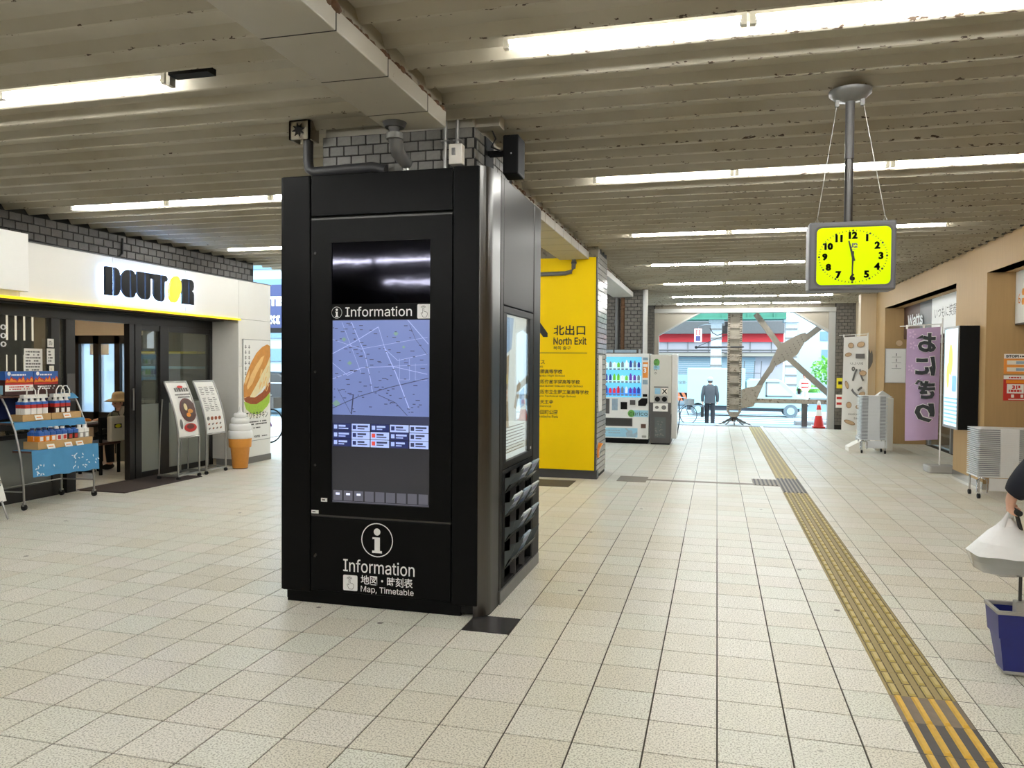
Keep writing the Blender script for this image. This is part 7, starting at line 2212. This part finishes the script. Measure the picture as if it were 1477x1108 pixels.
# ================================================================== PEOPLE
# man walking out of the exit
mx, my, mz = -.22, 28.3, SZ
mn = thing('person', 'person in a dark jacket and pale cap walking away with a briefcase', 'person', (mx, my, mz))
def P3(x, y, z, r): return (mx + x, my + y, mz + z, r)
V = [P3(0, 0, .92, .11), P3(0, .02, 1.1, .09), P3(0, .05, 1.3, .09), P3(0, .08, 1.42, .06), P3(0, .12, 1.47, .05)]
Ed = [(0, 1), (1, 2), (2, 3), (3, 4)]
for s_, ph in ((-1, .12), (1, -.1)):
    i = len(V); V += [P3(s_ * .09, 0, .86, .085), P3(s_ * .10, ph * .6 + .04, .48, .06), P3(s_ * .10, ph, .09, .04), P3(s_ * .11, ph + .12, .04, .04)]
    Ed += [(0, i), (i, i + 1), (i + 1, i + 2), (i + 2, i + 3)]
    i = len(V); V += [P3(s_ * .19, .04, 1.34, .06), P3(s_ * .25, 0, 1.07, .045), P3(s_ * .25, .05, .83, .033)]
    Ed += [(2, i), (i, i + 1), (i + 1, i + 2)]
    hand_chain(V, Ed, (mx + s_ * .25, my + .05, mz + .83), (0, .1, -1), (0, 1, 0), (-s_, 0, 0), .9)
skin('body', V, Ed, 'skin', mn, 1)
def S3(x, y, z, rx, ry): return (mx + x, my + y, mz + z, rx, ry)
jacket(mn, 'greyjacket', [S3(0, 0, .80, .195, .135), S3(0, .01, 1.0, .18, .13), S3(0, .03, 1.2, .205, .135), S3(0, .05, 1.36, .20, .115), S3(0, .07, 1.43, .12, .09), S3(0, .08, 1.47, .07, .065)],
       [[P3(s_ * .19, .04, 1.355, .075), P3(s_ * .255, 0, 1.08, .06), P3(s_ * .255, .05, .86, .05)] for s_ in (-1, 1)])
trousers(mn, 'trousers', [S3(0, 0, .80, .175, .125), S3(0, 0, .90, .175, .125), S3(0, 0, 1.0, .16, .11)],
         [[P3(s_ * .085, 0, .84, .092), P3(s_ * .10, ph * .6 + .04, .48, .078), P3(s_ * .10, ph, .07, .068)] for s_, ph in ((-1, .12), (1, -.1))])
part('shoes', MB().ball((mx - .1, my + .18, mz + .045), (.05, .14, .045), 10, 6).ball((mx + .1, my - .04, mz + .045), (.05, .14, .045), 10, 6), 'shoe', mn)
head_mesh(mn, (mx, my + .16, mz + 1.58), (0, 1, -.2), h=.225)
part('cap', MB().lathe((mx, my + .15, mz + 1.60), [(.10, -.02), (.112, .0), (.108, .06), (.08, .11), (.03, .13), (.002, .132)], 18).add([(mx - .09, my + .22, mz + 1.61), (mx + .09, my + .22, mz + 1.61), (mx + .06, my + .36, mz + 1.58), (mx - .06, my + .36, mz + 1.58)], [(0, 1, 2, 3)]), 'greycap', mn)
bc = thing('briefcase', 'black briefcase in the left hand of the man walking out', 'briefcase', (mx - .26, my + .06, mz + .30))
part('case', MB().box(mx - .31, mx - .21, my - .14, my + .28, mz + .30, mz + .66), 'mortar', bc, bevel=.02)
part('handle', MB().tube([(mx - .26, my - .01, mz + .65), (mx - .26, my + .0, mz + .74), (mx - .26, my + .13, mz + .74), (mx - .26, my + .14, mz + .65)], .012, 6), 'mortar', bc)
# pedestrian in red and white beyond the truck
gx, gy, gz = 4.55, 44.0, SZ
gp = thing('person', 'person in white and red clothes with a dark bag on the far pavement', 'person', (gx, gy, gz))
def P4(x, y, z, r): return (gx + x, gy + y, gz + z, r)
def simple(scale_r):
    V = [P4(0, 0, .92, .10 + scale_r), P4(0, 0, 1.12, .08 + scale_r), P4(0, 0, 1.32, .08 + scale_r), P4(0, 0, 1.45, .06)]
    Ed = [(0, 1), (1, 2), (2, 3)]
    return V, Ed
V, Ed = simple(0)
for s_ in (-1, 1):
    i = len(V); V += [P4(s_ * .09, 0, .86, .08), P4(s_ * .12, .02, .48, .06), P4(s_ * .14, 0, .08, .04)]
    Ed += [(0, i), (i, i + 1), (i + 1, i + 2)]
    i = len(V); V += [P4(s_ * .19, 0, 1.36, .055), P4(s_ * .27, 0, 1.1, .045), P4(s_ * .2, -.12, .92, .033)]
    Ed += [(2, i), (i, i + 1), (i + 1, i + 2)]
    hand_chain(V, Ed, (gx + s_ * .2, gy - .12, gz + .92), (-s_ * .2, -.6, -.7), (0, -1, .5), (-s_, 0, 0), .6)
skin('body', V, Ed, 'skin', gp, 1)
def S4(x, y, z, rx, ry): return (gx + x, gy + y, gz + z, rx, ry)
jacket(gp, 'print', [S4(0, 0, .82, .18, .13), S4(0, 0, 1.02, .165, .125), S4(0, 0, 1.22, .19, .13), S4(0, 0, 1.37, .18, .11), S4(0, 0, 1.46, .07, .065)],
       [[P4(s_ * .175, 0, 1.36, .07), P4(s_ * .265, 0, 1.1, .056), P4(s_ * .21, -.1, .95, .048)] for s_ in (-1, 1)])
trousers(gp, 'print', [S4(0, 0, .78, .165, .12), S4(0, 0, .95, .16, .12)],
         [[P4(s_ * .085, 0, .82, .088), P4(s_ * .12, .02, .48, .075), P4(s_ * .14, 0, .08, .065)] for s_ in (-1, 1)])
part('red_vest_stripes', loft(loft(MB(), [S4(0, 0, 1.18, .192, .137), S4(0, 0, 1.26, .198, .139)]), [S4(0, 0, .98, .176, .136), S4(0, 0, 1.05, .176, .134)]), 'textred', gp)
part('shoes', MB().ball((gx - .14, gy - .05, gz + .045), (.05, .13, .045), 8, 6).ball((gx + .14, gy - .05, gz + .045), (.05, .13, .045), 8, 6), 'shoe', gp)
head_mesh(gp, (gx, gy - .02, gz + 1.59), (-.5, -1, 0), h=.22)
part('red_cap', MB().lathe((gx, gy - .02, gz + 1.61), [(.10, -.01), (.112, .0), (.10, .07), (.05, .11), (.002, .115)], 16), 'textred', gp)
o = part('shoulder_bag', MB().box(gx - .36, gx - .22, gy - .2, gy + .05, gz + .65, gz + .95), 'mortar', bevel=.03)
tag(o, 'small dark bag hanging at the side of the person in white and red', 'bag')

# shopper at the right edge, pulling a basket
sx0, sy0 = 1.96, 4.42
sh = thing('person', 'person in a navy sleeve holding a basket handle and a carrier bag at right', 'person', (sx0, sy0, 0))
def P5(x, y, z, r): return (sx0 + x, sy0 + y, z, r)
HX, HY, HZ = 1.478, 4.53, .855       # grip
sho = Vector((sx0 - .19, sy0, 1.36)); elb = Vector((1.625, 4.42, 1.165)); wri = Vector((1.480, 4.52, .950))
V = [P5(0, 0, .92, .11), P5(0, 0, 1.12, .08), P5(0, 0, 1.32, .08), P5(0, .0, 1.45, .055), P5(0, .02, 1.50, .05)]
Ed = [(0, 1), (1, 2), (2, 3), (3, 4)]
for s_ in (-1, 1):
    i = len(V); V += [P5(s_ * .09, 0, .86, .085), P5(s_ * .10, .04, .48, .06), P5(s_ * .10, 0, .09, .04), P5(s_ * .11, .12, .04, .04)]
    Ed += [(0, i), (i, i + 1), (i + 1, i + 2), (i + 2, i + 3)]
i = len(V); V += [(*sho, .06), (*elb, .045), (*(elb.lerp(wri, .6)), .035), (*wri, .029)]
Ed += [(2, i), (i, i + 1), (i + 1, i + 2), (i + 2, i + 3)]
d_ = (Vector((HX, HY, HZ)) - wri).normalized()
hand_chain(V, Ed, tuple(wri), (-.06, .0, -1), (0, 1, 0), (1, 0, -.06), 1.25, 1.0)
i = len(V); V += [P5(.19, 0, 1.36, .06), P5(.26, 0, 1.08, .045), P5(.26, .05, .84, .033)]
Ed += [(2, i), (i, i + 1), (i + 1, i + 2)]
hand_chain(V, Ed, (sx0 + .26, sy0 + .05, .84), (0, .1, -1), (0, 1, 0), (-1, 0, 0), .7)
skin('body', V, Ed, 'skin', sh, 2)
def S5(x, y, z, rx, ry): return (sx0 + x, sy0 + y, z, rx, ry)
jacket(sh, 'navy', [S5(0, 0, .80, .205, .145), S5(0, 0, 1.0, .19, .14), S5(0, 0, 1.2, .215, .145), S5(0, 0, 1.36, .205, .12), S5(0, .01, 1.43, .12, .09), S5(0, .015, 1.48, .07, .065)],
       [[(*sho, .082), (*elb.lerp(sho, .5), .088), (*elb, .088), (*elb.lerp(wri, .45), .082), (*elb.lerp(wri, .8), .066), (*elb.lerp(wri, .95), .048)],
        [P5(.185, 0, 1.345, .08), P5(.265, 0, 1.08, .07), P5(.262, .05, .87, .052)]])
trousers(sh, 'trousers', [S5(0, 0, .79, .175, .13), S5(0, 0, .90, .175, .13), S5(0, 0, 1.0, .16, .115)],
         [[P5(s_ * .088, 0, .84, .095), P5(s_ * .10, .04, .48, .08), P5(s_ * .10, 0, .07, .07)] for s_ in (-1, 1)])
part('shoes', MB().ball((sx0 - .1, sy0 + .06, .045), (.05, .14, .045), 10, 6).ball((sx0 + .1, sy0 + .06, .045), (.05, .14, .045), 10, 6), 'shoe', sh)
head_mesh(sh, (sx0, sy0 + .04, 1.62), (0, 1, -.05), h=.225)
# carrier bag hanging from the hand
bgx, bgy = 1.475, 4.55
cbg = thing('carrier_bag', 'translucent white carrier bag with a food box hanging from the hand', 'bag', (bgx, bgy, .54))
b = MB(); vs = []
lv = [(.545, .118, .10), (.56, .150, .13), (.60, .166, .145), (.642, .172, .15), (.70, .135, .11), (.75, .085, .065), (.79, .045, .03), (.825, .018, .014)]
n = 20; rg = random.Random(2)
for z, rx, ry in lv:
    for k in range(n):
        a_ = 2 * math.pi * k / n
        c_, s_ = math.cos(a_), math.sin(a_)
        e_ = .6
        wob = 1 + rg.uniform(-.05, .05)
        vs.append((bgx + rx * math.copysign(abs(c_) ** e_, c_) * wob, bgy + ry * math.copysign(abs(s_) ** e_, s_) * wob, z + rg.uniform(-.006, .006)))
for k in range(len(lv) - 1):
    b.add(vs, [(k * n + i, k * n + (i + 1) % n, (k + 1) * n + (i + 1) % n, (k + 1) * n + i) for i in range(n)], 1 if k >= 3 else 0, True)
b.add(vs[:n], [tuple(range(n))[::-1]], 0)
part('bag_film', b, ['clearbag', 'bagplastic'], cbg)
part('bag_handle', MB().tube([(bgx - .03, bgy - .02, .78), (bgx - .012, bgy - .01, .83), (HX + .0, HY, .868)], [.016, .010, .008], 8).tube([(bgx + .03, bgy + .02, .78), (bgx + .02, bgy + .005, .83), (HX + .012, HY, .868)], [.016, .010, .008], 8), 'bagplastic', cbg)
fb = thing('food_box', 'grey food box inside the carrier bag', 'box', (bgx, bgy, .55))
part('box_base', MB().prism([(bgx - .10, .556), (bgx + .10, .556), (bgx + .14, .635), (bgx - .14, .635)], 'Y', bgy - .10, bgy + .10), 'boxgrey', fb)
part('lid', MB().box(bgx - .145, bgx + .145, bgy - .105, bgy + .105, .636, .648), 'boxgrey', fb)
part('paper_wrap', MB().ball((bgx, bgy, .69), (.07, .06, .045), 10, 6), 'bagplastic', fb)
# wheeled shopping basket with telescopic handle
wbk = thing('shopping_basket', 'blue wheeled shopping basket with a grey rim and pull handle at the right edge', 'basket', (1.62, 4.66, 0))
x0, x1, y0, y1 = 1.425, 1.86, 4.50, 4.70
def taper(za, zb, ia, ib):
    return MB().add([(x0 + ia, y0 + ia, za), (x1 - ia, y0 + ia, za), (x1 - ia, y1 - ia, za), (x0 + ia, y1 - ia, za), (x0 + ib, y0 + ib, zb), (x1 - ib, y0 + ib, zb), (x1 - ib, y1 - ib, zb), (x0 + ib, y1 - ib, zb)],
                    [(0, 3, 2, 1), (0, 1, 5, 4), (1, 2, 6, 5), (2, 3, 7, 6), (3, 0, 4, 7)])
part('basket_body', taper(.025, .205, .045, .018), 'blue', wbk)
part('upper_band', taper(.205, .335, .010, .0), 'blue', wbk)
part('rim', MB().box(x0 - .005, x1 + .005, y0 - .008, y0 + .012, .332, .352).box(x0 - .005, x1 + .005, y1 - .012, y1 + .008, .332, .352).box(x0 - .005, x0 + .012, y0, y1, .332, .352).box(x1 - .012, x1 + .005, y0, y1, .332, .352), 'greyplastic', wbk, bevel=.004)
part('base_rim', MB().box(x0 + .05, x1 - .04, y0 + .04, y1 - .04, .008, .026), 'greyplastic', wbk, bevel=.004)
for xx in (x0 + .09, x1 - .09):
    part('wheel', MB().cyl((xx - .012, y1 - .05, .02), (xx + .012, y1 - .05, .02), .02, n=12), 'rubber', wbk)
part('handle_socket', MB().box(1.505, 1.56, 4.498, 4.55, .335, .405), 'greyplastic', wbk, bevel=.006)
part('telescopic_rod', MB().cyl((1.532, 4.524, .40), (1.532, 4.524, .76), .008, n=10).cyl((1.532, 4.524, .76), (1.506, 4.53, .865), .010, n=10), 'steeldark', wbk)
part('grip', MB().tube([(1.494, 4.445, .870), (1.496, 4.48, .870), (1.50, 4.56, .870), (1.50, 4.61, .870)], .0155, 10), 'rubber', wbk)
